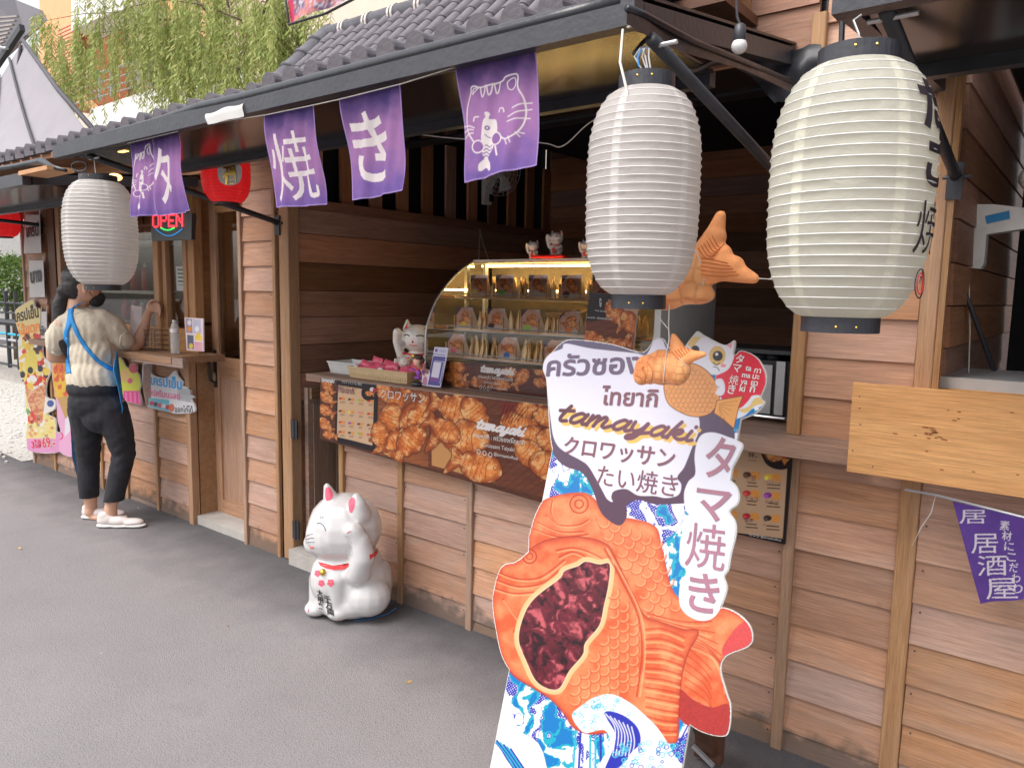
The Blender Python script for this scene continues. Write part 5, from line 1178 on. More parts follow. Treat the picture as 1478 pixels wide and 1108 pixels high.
# ================================================================ bulb on a cord
b_ = thing('hanging_bulb', P(1067, 65, Y=1.75), 'small white round bulb on black cord in front of the gable boards', 'bulb')
c0 = P(1067, 67, Y=1.75); s_ = .0019
MB().ball(c0, .018, 16, 12).build('bulb', 'plastic_white', b_, True); MB().lathe([(.006, .05), (.0125, .045), (.0145, .012), (.013, .01)], c0, 14).build('socket', 'steel_frame', b_, True)
MB().tube([c0+Vector((0, 0, .045)), P(1064, 25, Y=1.75), P(1063, -15, Y=1.75)], .003, 6).build('cord', 'black_steel', b_)
# ================================================================ right flag, plank table front
pb = thing('plywood_shelf', (0, 2.2, 1.0), 'wide golden plywood panel fixed across the front of the right-hand stall', 'shelf')
BPn = wallplane(2.24); a0, a1 = BPn.to2(1230, 552), BPn.to2(1222, 680)
xc = -.54; piece('panel', 1.9, a0[1]-a1[1], .02, (a1[0]+.95, 2.25, (a0[1]+a1[1])/2), 'ply_wood', pb, chamfer=.001)
piece('shelf_top', 1.85, .02, .28, (a1[0]+.95+.03, 2.41, a0[1]-.03), 'ply_wood', pb)
for x, y in ((1241, 572), (1241, 589), (1242, 612), (1231, 650), (1260, 673)): MB().lathe([(.0022, 0), (.0022, .001)], BPn.pt(*BPn.to2(x, y), .001), 8, axis=(0, -1, 0)).build('nail', 'ink_plum', pb)
mat('knot', (.3, .1, .03), .7); rr = random.Random(9)
for k in range(26):
    x, y = (rr.gauss(1342, 22), rr.gauss(626, 9)) if k < 17 else (rr.uniform(1250, 1470), rr.uniform(590, 685)); w_ = rr.uniform(2, 6); MB().prism([BPn.pt(*BPn.to2(x+w_*math.cos(t), y+1.0*math.sin(t)+w_*math.cos(t)*.13), .0012) for t in np.linspace(0, 2*math.pi, 7)[:-1]], (0, -.0003, 0)).build('knot', 'knot', pb)
sk = thing('steel_sink', P(1400, 550, Y=2.52), 'grey steel box standing behind the golden plywood panel', 'steel box'); p = P(1345, 540, Y=2.55)
MB().box((p.x, 2.5, 1.12), (.5, 2.9, p.z)).build('body', 'steel', sk)
RP = wallplane(2.29)
def fpR(C):
    C.fill(S(98, 70, 150)); C.c *= (.85+.3*fbm(C.x*.06, C.y*.06, 4))[:, None]
    for ch, p0, p1, h in (('屋', (1424, 861), (1470, 858), 27), ('酒', (1412, 827), (1454, 826), 26), ('居', (1403, 794), (1441, 794), 26), ('居', (1386, 752), (1424, 752), 18)): C.glyph(ch, .0, p0, p1, h, S(214, 208, 220))
    for i, ch in enumerate(['素', '材', 'に', 'こ', 'だ', 'わ', 'り']): C.glyph(ch, .01, (1443+i*3.4, 762+i*15), (1457+i*3.2, 763+i*15), 12, S(214, 208, 220))
fr_ = thing('hanging_flag', P(1400, 720, Y=2.29), 'purple pennant with white brush characters hanging below the plywood panel', 'flag')
canvas('cloth', RP, [(1376, 722), (1500, 752), (1478, 862), (1416, 869)], .0016, fpR, 'flag_cloth', fr_, disp=lambda a, b: .006*np.sin(a*6+b*3)*b+.01)
MB().tube([P(1306, 706, Y=2.3), P(1350, 714, Y=2.29), P(1500, 752, Y=2.285)], .004, 6).build('pole', 'steel', fr_)
MB().tube([P(1350, 716, Y=2.28), P(1344, 740, Y=2.28), P(1330, 760, Y=2.29), P(1316, 788, Y=2.29)], [.002, .005, .004, .001], 5, flat=.3).build('ribbon', 'white_cloth', fr_)

wi = MB().tube([P(x, y, Y=2.0) for x, y in smooth_pts([(590, 192), (660, 200), (780, 206), (812, 211), (850, 178), (900, 150)], False, 5)], .002, 5).build('hanging_wire', 'string'); tag(wi, 'thin pale wire sagging under the awning behind the big cat flag', 'wire')
# ================================================================ glass display case on the counter
CX0, CX1, CYF, CYB, CZ = -2.465, -1.30, 2.49, 2.95, 1.072
dc = thing('display_case', (-1.9, 2.7, CZ), 'curved glass display case with lit shelves of pastries on the counter', 'display case')
mat('case_trim', (.42, .38, .36), .35, .6); mat('case_inner', (.08, .066, .052), .6, noise=.2)
yt = P(685, 377, X=CX0).y; zt = P(685, 377, X=CX0).z
MB().box((CX0, yt-.01, zt-.012), (CX1, CYB+.02, zt+.006)).build('top_plate', 'case_trim', dc)
# curved front
prof = [(CYF, CZ), (CYF, CZ+.22), (CYF+.02, CZ+.30), (CYF+.07, CZ+.39), (CYF+.15, CZ+.47), (CYF+.24, CZ+.535), (yt, zt)]
prof = smooth_pts(prof, False, 4)
V = []; F = []
for y, z in prof: V += [(CX0, y, z), (CX1, y, z)]
for i in range(len(prof)-1): F.append((2*i, 2*i+1, 2*i+3, 2*i+2))
obj('front_glass', V, F, 'case_glass', dc, True)
for x in (CX0, CX1):
    MB().tube([(x, y, z) for y, z in prof], .0045, 6).build('glass_edge', 'steel', dc, True)
    n = len(prof); V = [(x, y, z) for y, z in prof]+[(x, CYB, zt), (x, CYB, CZ)]; obj('side_glass', V, [tuple(range(len(V)))], 'case_glass', dc)
for x in (CX0+.06, CX1-.02): MB().box((x-.008, CYB-.12, CZ), (x+.008, CYB-.10, zt-.012)).build('upright', 'steel', dc)
MB().box((CX0+.01, CYB+.0, CZ), (CX1-.01, CYB+.01, zt-.012)).build('back_panel', 'case_inner', dc)
MB().box((CX0, CYF+.012, CZ), (CX1, CYB-.01, CZ+.115)).build('base', 'case_trim', dc)
MB().box((CX1+.004, CYF, CZ), (CX1+.03, CYB+.02, zt+.03)).build('end_panel', 'off_white', dc)
mat('led_warm', (1, .66, .22), .4, emit=17.)
for y, z in ((yt+.02, zt-.022), (2.80, 1.515)): MB().box((CX0+.03, y, z-.006), (CX1-.02, y+.012, z+.002)).build('light_strip', 'led_warm', dc)
SH = [(2.66, 1.472), (2.61, 1.322), (2.56, 1.20)]
for y, z in SH:
    MB().box((CX0+.02, y, z-.004), (CX1-.01, CYB-.02, z)).build('shelf', 'case_glass', dc)
    r_ = MB().tube([(CX0-.0, y+.1, z+.022), (CX0+.0, y-.005, z+.022), (CX1-.02, y-.005, z+.022)], .0022, 5).tube([(CX0, y+.1, z+.002), (CX0, y-.005, z+.002), (CX1-.02, y-.005, z+.002)], .0022, 5).build('wire_rail', 'steel', dc)
    MB().box((CX0+.07, y+.0, z+.001), (CX1-.02, y+.008, z+.012)).box((CX0+.07, y+.1, z+.001), (CX1-.02, y+.108, z+.012)).build('wooden_rail', 'stick_wood', dc)
CFP = wallplane(CYF+.008)
def paint_strip(C):
    C.c[:] = planks_bg(C, None, C.x, C.y, (100, 50, 40), (50, 24, 24), 10, .6)
    for x, y, L, a, f in ((690, 545, 62, .1, -1), (720, 620, 50, .2, 1), (700, 590, 66, .15, 1), (960, 575, 50, .3, 1), (1000, 600, 62, -.9, -1), (900, 625, 60, .15, -1), (1090, 560, 56, .9, 1), (1100, 620, 50, .2, 1), (1180, 600, 60, .4, 1), (1260, 600, 60, -.3, 1), (1340, 620, 60, .5, -1), (820, 610, 60, -.1, 1)):
        c = E3((x, y))[0]; fish(C, c[0], c[1], L*.55, a, flip=f, base=(236, 142, 70))
    C.poly(E3((790, 540), (860, 530), (880, 620), (800, 640)), S(110, 60, 50), .6)
    c = E3((812, 566), (968, 582)); script(C, c[0], c[1], 7., S(245, 242, 240), .36)
q = [CFP.px(np.array([x]), np.array([z])) for x, z in ((CX0+.003, CZ+.118), (CX1, CZ+.118), (CX1, CZ+.004), (CX0+.003, CZ+.004))]; q = [(float(a[0]), float(b[0])) for a, b in q]
canvas('printed_strip', CFP, q, .0021, paint_strip, 'print', dc, lift=.0)
for s, a, b, off, sh in (('ทามะยากิ : ครัวซองต์ไทยากิ', (806, 594), (965, 612), .008, 0), ('Croissant Taiyaki', (830, 618), (905, 628), 0., 0), ('@tamayakiofficial', (860, 642), (940, 655), 0., 0)):
    c = E3(a, b); letters('lettering', s, CFP, c[0], c[1], 'ink_white', dc, off, lift=.0015, shear=sh)
for x, y in ((817, 638), (834, 642), (851, 646)): ring(CFP, E3((x, y))[0], 2.6, .0015, dc)
# product poster leaning at the right-hand end of the case
PPn = wallplane(2.47)
def paint_poster(C):
    C.c[:] = planks_bg(C, None, C.x, C.y, (120, 66, 52), (60, 30, 28), 9, .3)
    C.poly([(840, 418), (882, 421), (876, 452), (868, 462), (838, 458)], S(44, 34, 40), sm=True)
    C.poly([(878, 432), (925, 445), (925, 500), (896, 470)], S(200, 160, 130))
    for x, y, L, a in ((890, 455, 46, 1.0), (912, 470, 46, 1.1), (858, 492, 50, .2), (890, 500, 50, -.4)): fish(C, x, y, L, a, base=(222, 130, 74))
ps = thing('poster', P(880, 470, Y=2.47), 'poster of fish pastries with dark corner, half hidden under the white lantern', 'poster')
q = [(851, 422), (922, 428), (914, 505), (843, 494)]; canvas('printed_sheet', PPn, q, .0016, paint_poster, 'print', ps, lift=.002)
MB().prism([PPn.pt(*PPn.to2(*p)) for p in q], (0, .008, 0)).build('board', 'plastic_white', ps)
letters('lettering', 'THAI TAIYAKI', PPn, (859, 449), (876, 451), 'ink_white', ps, 0., lift=.003)
letters('lettering', 'ทามะยากิ : ครัวซองต์ไทยากิ', PPn, (847, 459), (884, 462), 'ink_white', ps, .008, lift=.003)
for k, s in enumerate(('た', 'こ', '大', '千')): letters('lettering', s, PPn, (865.5, 434+k*3.0), (869, 434.2+k*3.), 'ink_white', ps, .05 if k < 2 else .03, lift=.003)
# ---- pouches of pastry standing in the shelves
def pouch_mesh():
    if 'pouch' in PC: return PC['pouch']
    V = []; F = []; n, m = 6, 7; w_, h = .085, .088
    for s in (-1, 1):
        for j in range(m):
            for i in range(n):
                a, b = i/(n-1), j/(m-1); bul = math.sin(a*math.pi)**.5*math.sin(min(1, (1-b)*1.3)*math.pi/2)**.7*.008
                V.append(((a-.5)*w_, s*bul+.004*math.sin(b*7+a*5)*b, b*h+.002*math.sin(a*9)*(j == m-1)))
    for s in (0, 1):
        o = s*n*m
        for j in range(m-1):
            for i in range(n-1):
                f = (o+j*n+i, o+j*n+i+1, o+(j+1)*n+i+1, o+(j+1)*n+i); F.append(f if s == 0 else f[::-1])
    me = bpy.data.meshes.new('pouch'); me.from_pydata(V, [], F); me.polygons.foreach_set('use_smooth', [True]*len(F)); me.materials.append(M['kraft']); me.update(); PC['pouch'] = me; return me
ST = [('pale yellow', (235, 215, 120)), ('green', (110, 190, 60)), ('grey', (200, 190, 180)), ('brown', (90, 55, 40)), ('purple', (150, 60, 160)), ('bright yellow', (240, 200, 60)), ('black jar', (50, 30, 30)), ('lime', (150, 205, 70)), ('orange', (235, 130, 60)), ('white', (230, 225, 225)), ('pink', (235, 110, 130)), ('blue', (60, 110, 190)), ('red', (200, 40, 50)), ('dark red', (130, 20, 30)), ('light green', (190, 225, 130))]
def front_card(x, y, z, i, shelfname):
    lb, colr = ST[i % len(ST)]
    pl = wallplane(y); W_, H_ = .10, .098
    def pf(C):
        C.fill(S(205, 160, 138)); C.c *= (.7+.6*fbm(C.x*.3, C.y*.3, i))[:, None]
        cx, cy = C.x.mean(), C.y.mean(); s = (C.x.max()-C.x.min())
        C.poly([(C.x.min()-1, C.y.min()-1), (cx-s*.1, C.y.min()-1), (C.x.min()-1, cy-s*.1)], S(70, 60, 80)); C.poly([(cx+s*.05, C.y.min()-1), (C.x.max()+1, C.y.min()-1), (C.x.max()+1, cy-s*.42)], S(205, 205, 220))
        fish(C, cx, cy-s*.05, s*.75, .9+.2*i, base=(226, 136, 72)); fish(C, cx+s*.2, cy+s*.1, s*.6, .4, base=(236, 150, 84), detail=False)
        C.c[C.b > .8] = S(205, 190, 170); C.circ(cx-s*.25+s*.1*(i % 3), cy+s*.38, s*.17, S(*colr))
    t_ = thing('pastry_box', (x, y, z), f'open pastry box with {lb} sticker on the {shelfname} shelf of the glass case', 'pastry box', 'boxes of pastries in the display case')
    q = [pl.px(np.array([a]), np.array([b])) for a, b in ((x-W_/2, z+H_), (x+W_/2, z+H_), (x+W_/2, z), (x-W_/2, z))]; q = [(float(a[0]), float(b[0])) for a, b in q]
    canvas('card', pl, q, .0025, pf, 'print', t_)
    MB().prism([(x+W_/2, y+.001, z), (x+W_/2, y+.001, z+H_), (x+W_/2, y+.05, z)], (-.0015, 0, 0)).build('side_card', 'packet_white', t_)
    for dx in (-.052, .052): MB().box((x+dx-.003, y-.012, z-.004), (x+dx+.003, y-.006, z+.06)).build('divider_stick', 'stick_wood', t_)
me = pouch_mesh(); rr = random.Random(21)
for si, (nm, pxs, off0) in enumerate((('top', [690, 727, 775, 823, 868], 0), ('middle', [670, 715, 765, 822, 868], 5), ('bottom', [658, 733, 800, 860], 10))):
    y, z = SH[si]
    for i, px in enumerate(pxs):
        x = P(px, 450, Y=y+.01).x; front_card(x, y+.012, z+.012, off0+i, nm)
        for k in range(5 if si < 2 else 6):
            o = bpy.data.objects.new('pastry_pouch', me); xx = x+.072+k*.023
            o.location = (xx, y+.03+rr.uniform(0, .015)+.01*k, z+.004+rr.uniform(0, .004)); o.rotation_euler = (rr.uniform(-.12, .05), rr.uniform(-.1, .1), R(-48)+rr.uniform(-.2, .2)); o.scale = (1.05, 1.3, rr.uniform(1.0, 1.12)); link(o)
            tag(o, f'kraft paper pastry pouch filed behind the front boxes on the {nm} shelf', 'pouch', f'kraft pouches on the {nm} shelf')
for k in range(3):
    o = bpy.data.objects.new('pastry_pouch', me); o.location = (P(812, 450, Y=2.7).x+k*.03, 2.66+.02*k, SH[1][1]+.085+k*.01); o.rotation_euler = (R(80), 0, .5+k*.4); link(o); tag(o, 'kraft pastry pouch lying flat on top of the middle row', 'pouch', 'kraft pouches lying on the middle row')
# ================================================================ things on the counter
def slope_box(x0, x1, y0, y1, z, h, fl, t=.004):
    mb = MB(); a = [(x0, y0), (x1, y0), (x1, y1), (x0, y1)]; b = [(x0-fl, y0-fl), (x1+fl, y0-fl), (x1+fl, y1+fl), (x0-fl, y1+fl)]
    c = [(x0-fl+t, y0-fl+t), (x1+fl-t, y0-fl+t), (x1+fl-t, y1+fl-t), (x0-fl+t, y1+fl-t)]; d = [(x0+t, y0+t), (x1-t, y0+t), (x1-t, y1-t), (x0+t, y1-t)]
    V = [(x, y, z) for x, y in a]+[(x, y, z+h) for x, y in b]+[(x, y, z+h) for x, y in c]+[(x, y, z+t) for x, y in d]
    F = [(3, 2, 1, 0), (12, 13, 14, 15)]
    for k in range(4):
        l = (k+1) % 4; F += [(k, l, 4+l, 4+k), (4+k, 4+l, 8+l, 8+k), (8+k, 8+l, 12+l, 12+k)]
    return mb.add(V, F)
CT = 1.0705
bk = thing('white_basket', (-3.08, 2.58, CT), 'white woven plastic basket at the left end of the counter', 'basket')
slope_box(-3.17, -2.95, 2.50, 2.64, CT, .058, .012).build('basket_body', 'plastic_white', bk)
for k in range(4): MB().tube([(-3.17-.003*k, 2.498-.003*k, CT+.01+k*.013), (-2.95+.003*k, 2.498-.003*k, CT+.01+k*.013)], .0022, 5).build('woven_rib', 'plastic_white', bk)
MB().tube([(-3.184, 2.488, CT+.058), (-2.937, 2.488, CT+.058), (-2.937, 2.653, CT+.058), (-3.184, 2.653, CT+.058)], .004, 6, closed=True).build('rim', 'plastic_white', bk)
ty = thing('tan_tray', (-2.72, 2.52, CT), 'tan ribbed plastic tray filled with pink packets', 'tray')
x0, x1 = P(506, 550, Y=2.45).x, P(592, 552, Y=2.45).x
slope_box(x0+.01, x1-.01, 2.44, 2.64, CT, .052, .01).build('tray_body', 'tray_tan', ty)
MB().tube([(x0, 2.43, CT+.052), (x1, 2.43, CT+.052), (x1, 2.65, CT+.052), (x0, 2.65, CT+.052)], .0045, 6, closed=True).build('rim', 'tray_tan', ty)
for k in range(24): MB().box((x0+.02+k*(x1-x0-.04)/23-.002, 2.4345-.001, CT+.012), (x0+.02+k*(x1-x0-.04)/23+.002, 2.437, CT+.042)).build('rib', 'tray_tan', ty)
def packet_mesh():
    V = []; F = []; n, m = 7, 5; L_, w_ = .085, .045
    for s in (-1, 1):
        for j in range(m):
            for i in range(n):
                a, b = i/(n-1), j/(m-1); V.append(((a-.5)*L_, (b-.5)*w_, s*.014*(math.sin(a*math.pi)**.6)*(math.sin(b*math.pi)**.5)+.002*math.sin(a*13+b*7)))
    for s in (0, 1):
        o = s*n*m
        for j in range(m-1):
            for i in range(n-1):
                f = (o+j*n+i, o+j*n+i+1, o+(j+1)*n+i+1, o+(j+1)*n+i); F.append(f if s else f[::-1])
    me = bpy.data.meshes.new('packet'); me.from_pydata(V, [], F); me.polygons.foreach_set('use_smooth', [True]*len(F)); me.materials.append(M['packet_pink']); me.update(); return me
pm = packet_mesh(); rr = random.Random(31)
pkl = ['leftmost pink packet leaning on the tray edge', 'second pink packet from the left in the tan tray']
for k in range(15):
    i, j = k % 5, k//5; o = bpy.data.objects.new('pink_packet', pm); o.location = (x0+.04+i*(x1-x0-.08)/4+rr.uniform(-.006, .006), 2.465+j*.06, CT+.038+rr.uniform(0, .018)+.008*j); o.rotation_euler = (R(55)+rr.uniform(-.3, .3), rr.uniform(-.25, .25), rr.uniform(-.3, .3)); link(o)
    tag(o, 'pink wrapped wet tissue packet piled in the tan tray', 'packet', 'pink packets in the tan tray')
    if j == 0 and i in (0, 2):
        lab = MB().box((-.016, -.012, -.001), (.016, .012, .001)).build('white_label', 'packet_white', None); lab.parent = o; lab.location = (0, 0, .0165 if True else 0); 
# bobble figurine in purple on a black stand
fg = thing('figurine', P(606, 552, Z=CT), 'big-headed dark haired figurine in purple clothes on a round black stand', 'figurine')
fy = 2.43; s_ = (P(606, 545, Y=fy)-EYE).dot(CFW)/CF
def FG(x, y, dy=0): return P(x, y, Y=fy+dy)
b0 = FG(604, 553); b0.z = CT
MB().lathe([(.03, 0), (.033, .004), (.033, .016), (.028, .02)], b0, 24).build('stand', 'plastic_black', fg, True)
mat('fig_purple', (.28, .07, .4), .3); mat('fig_skin', (.75, .42, .3), .35); mat('fig_hair', (.06, .025, .02), .35)
organic('body', [(FG(604, 538), (.014, .011, .014), None), (FG(603, 545), (.022, .016, .008), None)]+chain([FG(598, 534), FG(592, 532)], [.005, .004])+chain([FG(610, 535), FG(612, 541)], [.005, .004]), .002, 2, 'fig_purple', fg)
hd_, hb = organic('head', [(FG(602, 522), (.021, .019, .020), None), (FG(586, 521), (.006, .004, .007), None), (FG(614, 522), (.005, .004, .006), None)], .0022, 2, 'fig_skin', fg)
organic('hair', [(FG(604, 515), (.0235, .021, .013), None), (FG(608, 520, .012), (.020, .012, .018), None)], .0022, 2, 'fig_hair', fg)
for x in (597, 605): p = hit(hb, x, 523, .0005); MB().ball(p, .0024, 8, 6).build('eye', 'ink_black', fg, True)
p = hit(hb, 601, 530, .0005); MB().ball(p, (.003, .001, .001), 6, 4).build('mouth', 'ink_red', fg, True)
# payment card stand, its code left blank
QP = Plane(P(640, 557, Y=2.425), (1, 0, 0), (0, math.sin(R(12)), math.cos(R(12))))
qs = thing('card_stand', P(630, 555, Y=2.43), 'white and violet leaning payment card in front of the glass case', 'sign')
KQ = from_crop(560, 440, 8.525)
def paint_q(C):
    C.fill(S(214, 212, 232)); C.poly(KQ((560, 628), (712, 640), (640, 1000), (480, 980)), S(78, 66, 150)); C.poly(KQ((575, 650), (700, 660), (660, 960), (505, 935)), S(88, 74, 160)); C.line(KQ((575, 690), (690, 700), (640, 960)), .7, S(220, 215, 235)); C.poly(KQ((565, 700), (660, 708), (622, 900), (532, 885)), S(225, 222, 236)); C.poly(KQ((525, 890), (618, 905), (608, 940), (515, 928)), S(140, 50, 150))
    C.poly(KQ((585, 540), (615, 543), (608, 580), (580, 576)), S(120, 50, 150)); C.line(KQ((640, 555), (715, 562)), .8, S(150, 140, 190)); C.line(KQ((635, 572), (705, 580)), .8, S(150, 140, 190)); C.line(KQ((565, 605), (700, 618)), 1.1, S(110, 100, 170))
q = KQ((575, 515), (748, 528), (645, 1018), (480, 1000)); canvas('card_face', QP, q, .0012, paint_q, 'print', qs, lift=.001)
MB().prism([QP.pt(*QP.to2(*p)) for p in q], -QP.n*.003).build('acrylic', 'plastic_white', qs)
QC = Plane(P(612, 557, Y=2.42), (1, 0, 0), (0, math.sin(R(12)), math.cos(R(12))))
def paint_qc(C):
    C.fill(S(230, 224, 232)); C.circ(*KQ((455, 860))[0], 3.2, S(240, 205, 190)); C.poly(KQ((430, 830), (460, 780), (500, 800), (495, 850), (445, 835)), S(150, 90, 90), sm=True); C.poly(KQ((425, 970), (440, 890), (480, 890), (475, 985)), S(190, 120, 160), sm=True)
m_ = KQ((390, 985), (415, 930), (425, 830), (460, 775), (510, 800), (520, 850), (485, 1000)); canvas('cut_out_girl', QC, KQ((385, 770), (525, 780), (520, 1010), (380, 1000)), .001, paint_qc, 'print', qs, mask=m_, lift=.0)
# piggy-bank lucky cats -------------------------------------------------------------
mat('china_white', (.74, .68, .62), .22, coat=.4); mat('china_gold', (.75, .42, .1), .25); mat('china_orange', (.8, .35, .08), .3)
def lucky_cat(name, base, h, label, ang, m='china_white', belly='red', voxel=None, paint=True):
    t_ = thing(name, base, label, 'figurine', None); u = Vector((math.cos(ang), math.sin(ang), 0)); f = Vector((math.sin(ang), -math.cos(ang), 0)); B = Vector(base)
    q = lambda a, b, c: B+u*(a*h)+f*(b*h)+Vector((0, 0, c*h))
    bl = [(q(0, 0, .24), (.27*h, .25*h, .26*h), None), (q(0, .03, .66), (.29*h, .25*h, .24*h), None), (q(0, .05, .05), (.24*h, .24*h, .06*h), None)]
    bl += chain([q(-.19, .0, .80), q(-.2, .0, .97)], [.09*h, .02*h])+chain([q(.19, .0, .80), q(.2, .0, .97)], [.09*h, .02*h])
    bl += chain([q(-.26, .1, .35), q(-.33, .14, .6), q(-.3, .18, .76)], [.08*h, .07*h, .08*h])+chain([q(.24, .12, .35), q(.14, .26, .26)], [.075*h, .06*h])
    o, bv = organic('body', bl, voxel or h*.028, 3, m, t_)
    def sk(a, c, off=.002): 
        org = q(a, 1.5, c); loc, n_, i, d = bv.ray_cast(org, -f); return (loc+f*off*1.) if loc is not None else q(a, .25, c)
    MB().tube([sk(a, .45-.05*math.cos(a*4)) for a in np.linspace(-.22, .22, 9)], .018*h, 6).build('collar', 'red_paint', t_, True)
    MB().ball(sk(0, .38), .045*h, 10, 8).build('bell', 'gold', t_, True)
    for s in (-1, 1):
        MB().tube([sk(s*.12+d, .70+.03*math.cos(d*20)) for d in np.linspace(-.06, .06, 6)], .009*h, 5).build('eye', 'ink_black', t_)
        for k in range(3): MB().tube([sk(s*.15, .6-k*.025), sk(s*.24, .615-k*.035)], .005*h, 4).build('whisker', 'ink_black', t_)
        V = [sk(s*.19+d[0], .84+d[1]) for d in ((-.04, -.02), (.04, -.02), (.01, .07))]; obj('inner_ear', V, [(0, 1, 2)], 'red_paint', t_)
    MB().tube([sk(d, .56+.6*d*d) for d in np.linspace(-.07, .07, 6)], .007*h, 5).build('mouth', 'red_paint', t_); MB().ball(sk(0, .62), .018*h, 6, 5).build('nose', 'red_paint', t_)
    V = [sk(.11*math.cos(t)+.02, .2+.12*math.sin(t)) for t in np.linspace(0, 2*math.pi, 13)[:-1]]+[sk(.02, .2, .004)]; obj('belly_charm', V, [(i, (i+1) % 12, 12) for i in range(12)], {'red': 'red_paint', 'gold': 'china_gold'}[belly], t_, True)
    return t_
zt_ = zt+.007
p = P(803, 366, Y=2.87); lucky_cat('lucky_cat', (p.x, 2.87, zt_+.014), .118, 'larger white and gold lucky cat with red charm on top of the glass case', R(8))
cu = thing('red_cushion', (p.x, 2.87, zt_), 'flat red cushion under the larger lucky cat on the glass case', 'cushion'); mb = MB(); mb.lathe([(.05, 0), (.075, .003), (.075, .011), (.05, .0145)], (p.x, 2.87, zt_), 20); mb.build('pad', 'red_paint', cu, True); MB().tube([(p.x-.09, 2.80, zt_+.008), (p.x+.085, 2.80, zt_+.008)], .007, 8).build('tassel_roll', 'cap_red', cu)
p = P(770, 372, Y=2.84); lucky_cat('lucky_cat', (p.x, 2.84, zt_), .088, 'small lucky cat with red robe at the left on top of the glass case', R(15))
p = P(846, 372, Y=2.84); lucky_cat('lucky_cat', (p.x, 2.84, zt_), .085, 'small lucky cat peeping out beside the white lantern on the glass case', R(5))
p = P(604, 540, Y=2.66); lucky_cat('lucky_cat', (p.x, 2.66, CT), .30, 'big squinting white lucky cat bank standing left of the glass case', R(25), voxel=.006)
p = P(580, 540, Y=2.55); lucky_cat('lucky_cat', (p.x, 2.57, CT+.0), .125, 'small white cat with red trim just behind the pink packets', R(20))
# soft bun behind the payment card
bn, _ = organic('pastry_bun', [(P(612, 540, Y=2.47), (.026, .02, .03), None), (P(606, 528, Y=2.47), (.014, .014, .014), None), (P(612, 545, Y=2.47)+Vector((0, 0, -.015)), (.025, .02, .018), None)], .003, 3, mat('bun', (.62, .33, .18), .6)); tag(bn, 'small orange brown pastry toy between the figurine and the payment card', 'toy')
# ================================================================ waffle oven on the right part of the counter
ov = thing('waffle_machine', (-1.0, 2.68, CT), 'black and steel pastry grill machine on the right end of the counter', 'oven')
a, b = P(1040, 612, Y=2.62).x, -.80
MB().box((a-.1, 2.60, CT+.02), (b, 2.98, CT+.215)).build('body', 'plastic_black', ov)
MB().box((a-.1, 2.592, CT+.03), (b-.09, 2.599, CT+.20)).build('front_panel', 'steel', ov); MB().box((b-.075, 2.588, CT+.03), (b-.045, 2.599, CT+.215)).build('side_strip', 'steel', ov)
MB().tube([(a-.1, 2.57, CT+.022), (b-.03, 2.57, CT+.022), (b-.005, 2.60, CT+.022), (b-.005, 2.9, CT+.022)], .006, 8).build('foot_rail', 'chrome', ov)
for j in range(3):
    for i in range(6):
        MB().lathe([(.022, 0), (.026, .012), (.02, .02), (.012, .022)], (a-.06+i*.045, 2.66+j*.1, CT+.216), 10).build('grill_mould', 'black_steel', ov)
MB().box((a-.1, 2.62, CT+.236), (b-.01, 2.9, CT+.25)).build('lid_frame', 'black_steel', ov)
n = 12; MB().tube([(b-.03+.0, 2.66+.018*math.cos(math.pi*k/n), CT+.25+.022*math.sin(math.pi*k/n)) for k in range(n+1)], .003, 6).build('lid_handle', 'chrome', ov)
# ================================================================ wall fans
def wall_fan(name, pt, face, s, label, badge=False):
    f = thing(name, pt, label, 'fan'); B = Vector(pt); d = Vector(face).normalized(); sd = d.cross(Vector((0, 0, 1))).normalized()
    poly = [B+sd*a*s+Vector((0, 0, b*s)) for a, b in ((-.0, 0), (.045, 0), (.05, .16), (.05, .22), (-.0, .22))]
    mb = MB(); q = [B+d*a*s+Vector((0, 0, b*s)) for a, b in ((0, -.12), (.05, -.12), (.065, .02), (.13, .07), (.13, .11), (0, .12))]; mb.prism([p-sd*.035*s for p in q], sd*.07*s); mb.build('bracket', 'plastic_white', f)
    c = B+d*.2*s+Vector((0, 0, .13*s)); ax = (d+Vector((0, 0, -.25))).normalized(); MB().lathe([(.03, -.05), (.045, 0), (.03, .03)], c, 14, axis=ax).build('motor', 'plastic_white', f, True)
    q_ = Vector((0, 0, 1)).rotation_difference(ax)
    for r_ in (.04, .08, .12, .16, .19): MB().tube([c+q_@Vector((r_*s*math.cos(t), r_*s*math.sin(t), .06*s-(r_*s)**2*.6)) for t in np.linspace(0, 2*math.pi, 25)[:-1]], .0018, 4, closed=True).build('guard_ring', 'plastic_white', f)
    for k in range(20): t = 2*math.pi*k/20; MB().tube([c+q_@Vector((r_*s*math.cos(t), r_*s*math.sin(t), .06*s-(r_*s)**2*.6)) for r_ in (.02, .1, .19)], .0014, 4).build('guard_spoke', 'plastic_white', f)
    for k in range(3):
        t = 2*math.pi*k/3; V = [c+q_@Vector((r_*s*math.cos(t+a), r_*s*math.sin(t+a), z*s)) for r_, a, z in ((.02, 0, .03), (.16, -.15, .02), (.17, .5, .05), (.08, .8, .045), (.02, .6, .04))]; obj('blade', V, [(0, 1, 2, 3, 4)], 'plastic_white', f)
    return f
f1 = wall_fan('wall_fan', P(700, 275, X=-3.40), (1, -.3, 0), .8, 'dim white wall fan on the inner side wall above the glass case')
MB().tube([P(690, 325, X=-3.41), P(697, 350, X=-3.41), P(706, 378, X=-3.41)], .003, 5).tube([P(694, 325, X=-3.41), P(692, 350, X=-3.41), P(691, 378, X=-3.41)], .003, 5).build('cord', 'plastic_white', f1)
MB().box((-3.345, f1.location.y-.02, f1.location.z-.08), (-3.335, f1.location.y+.02, f1.location.z-.03)).build('switch', 'plastic_black', f1)
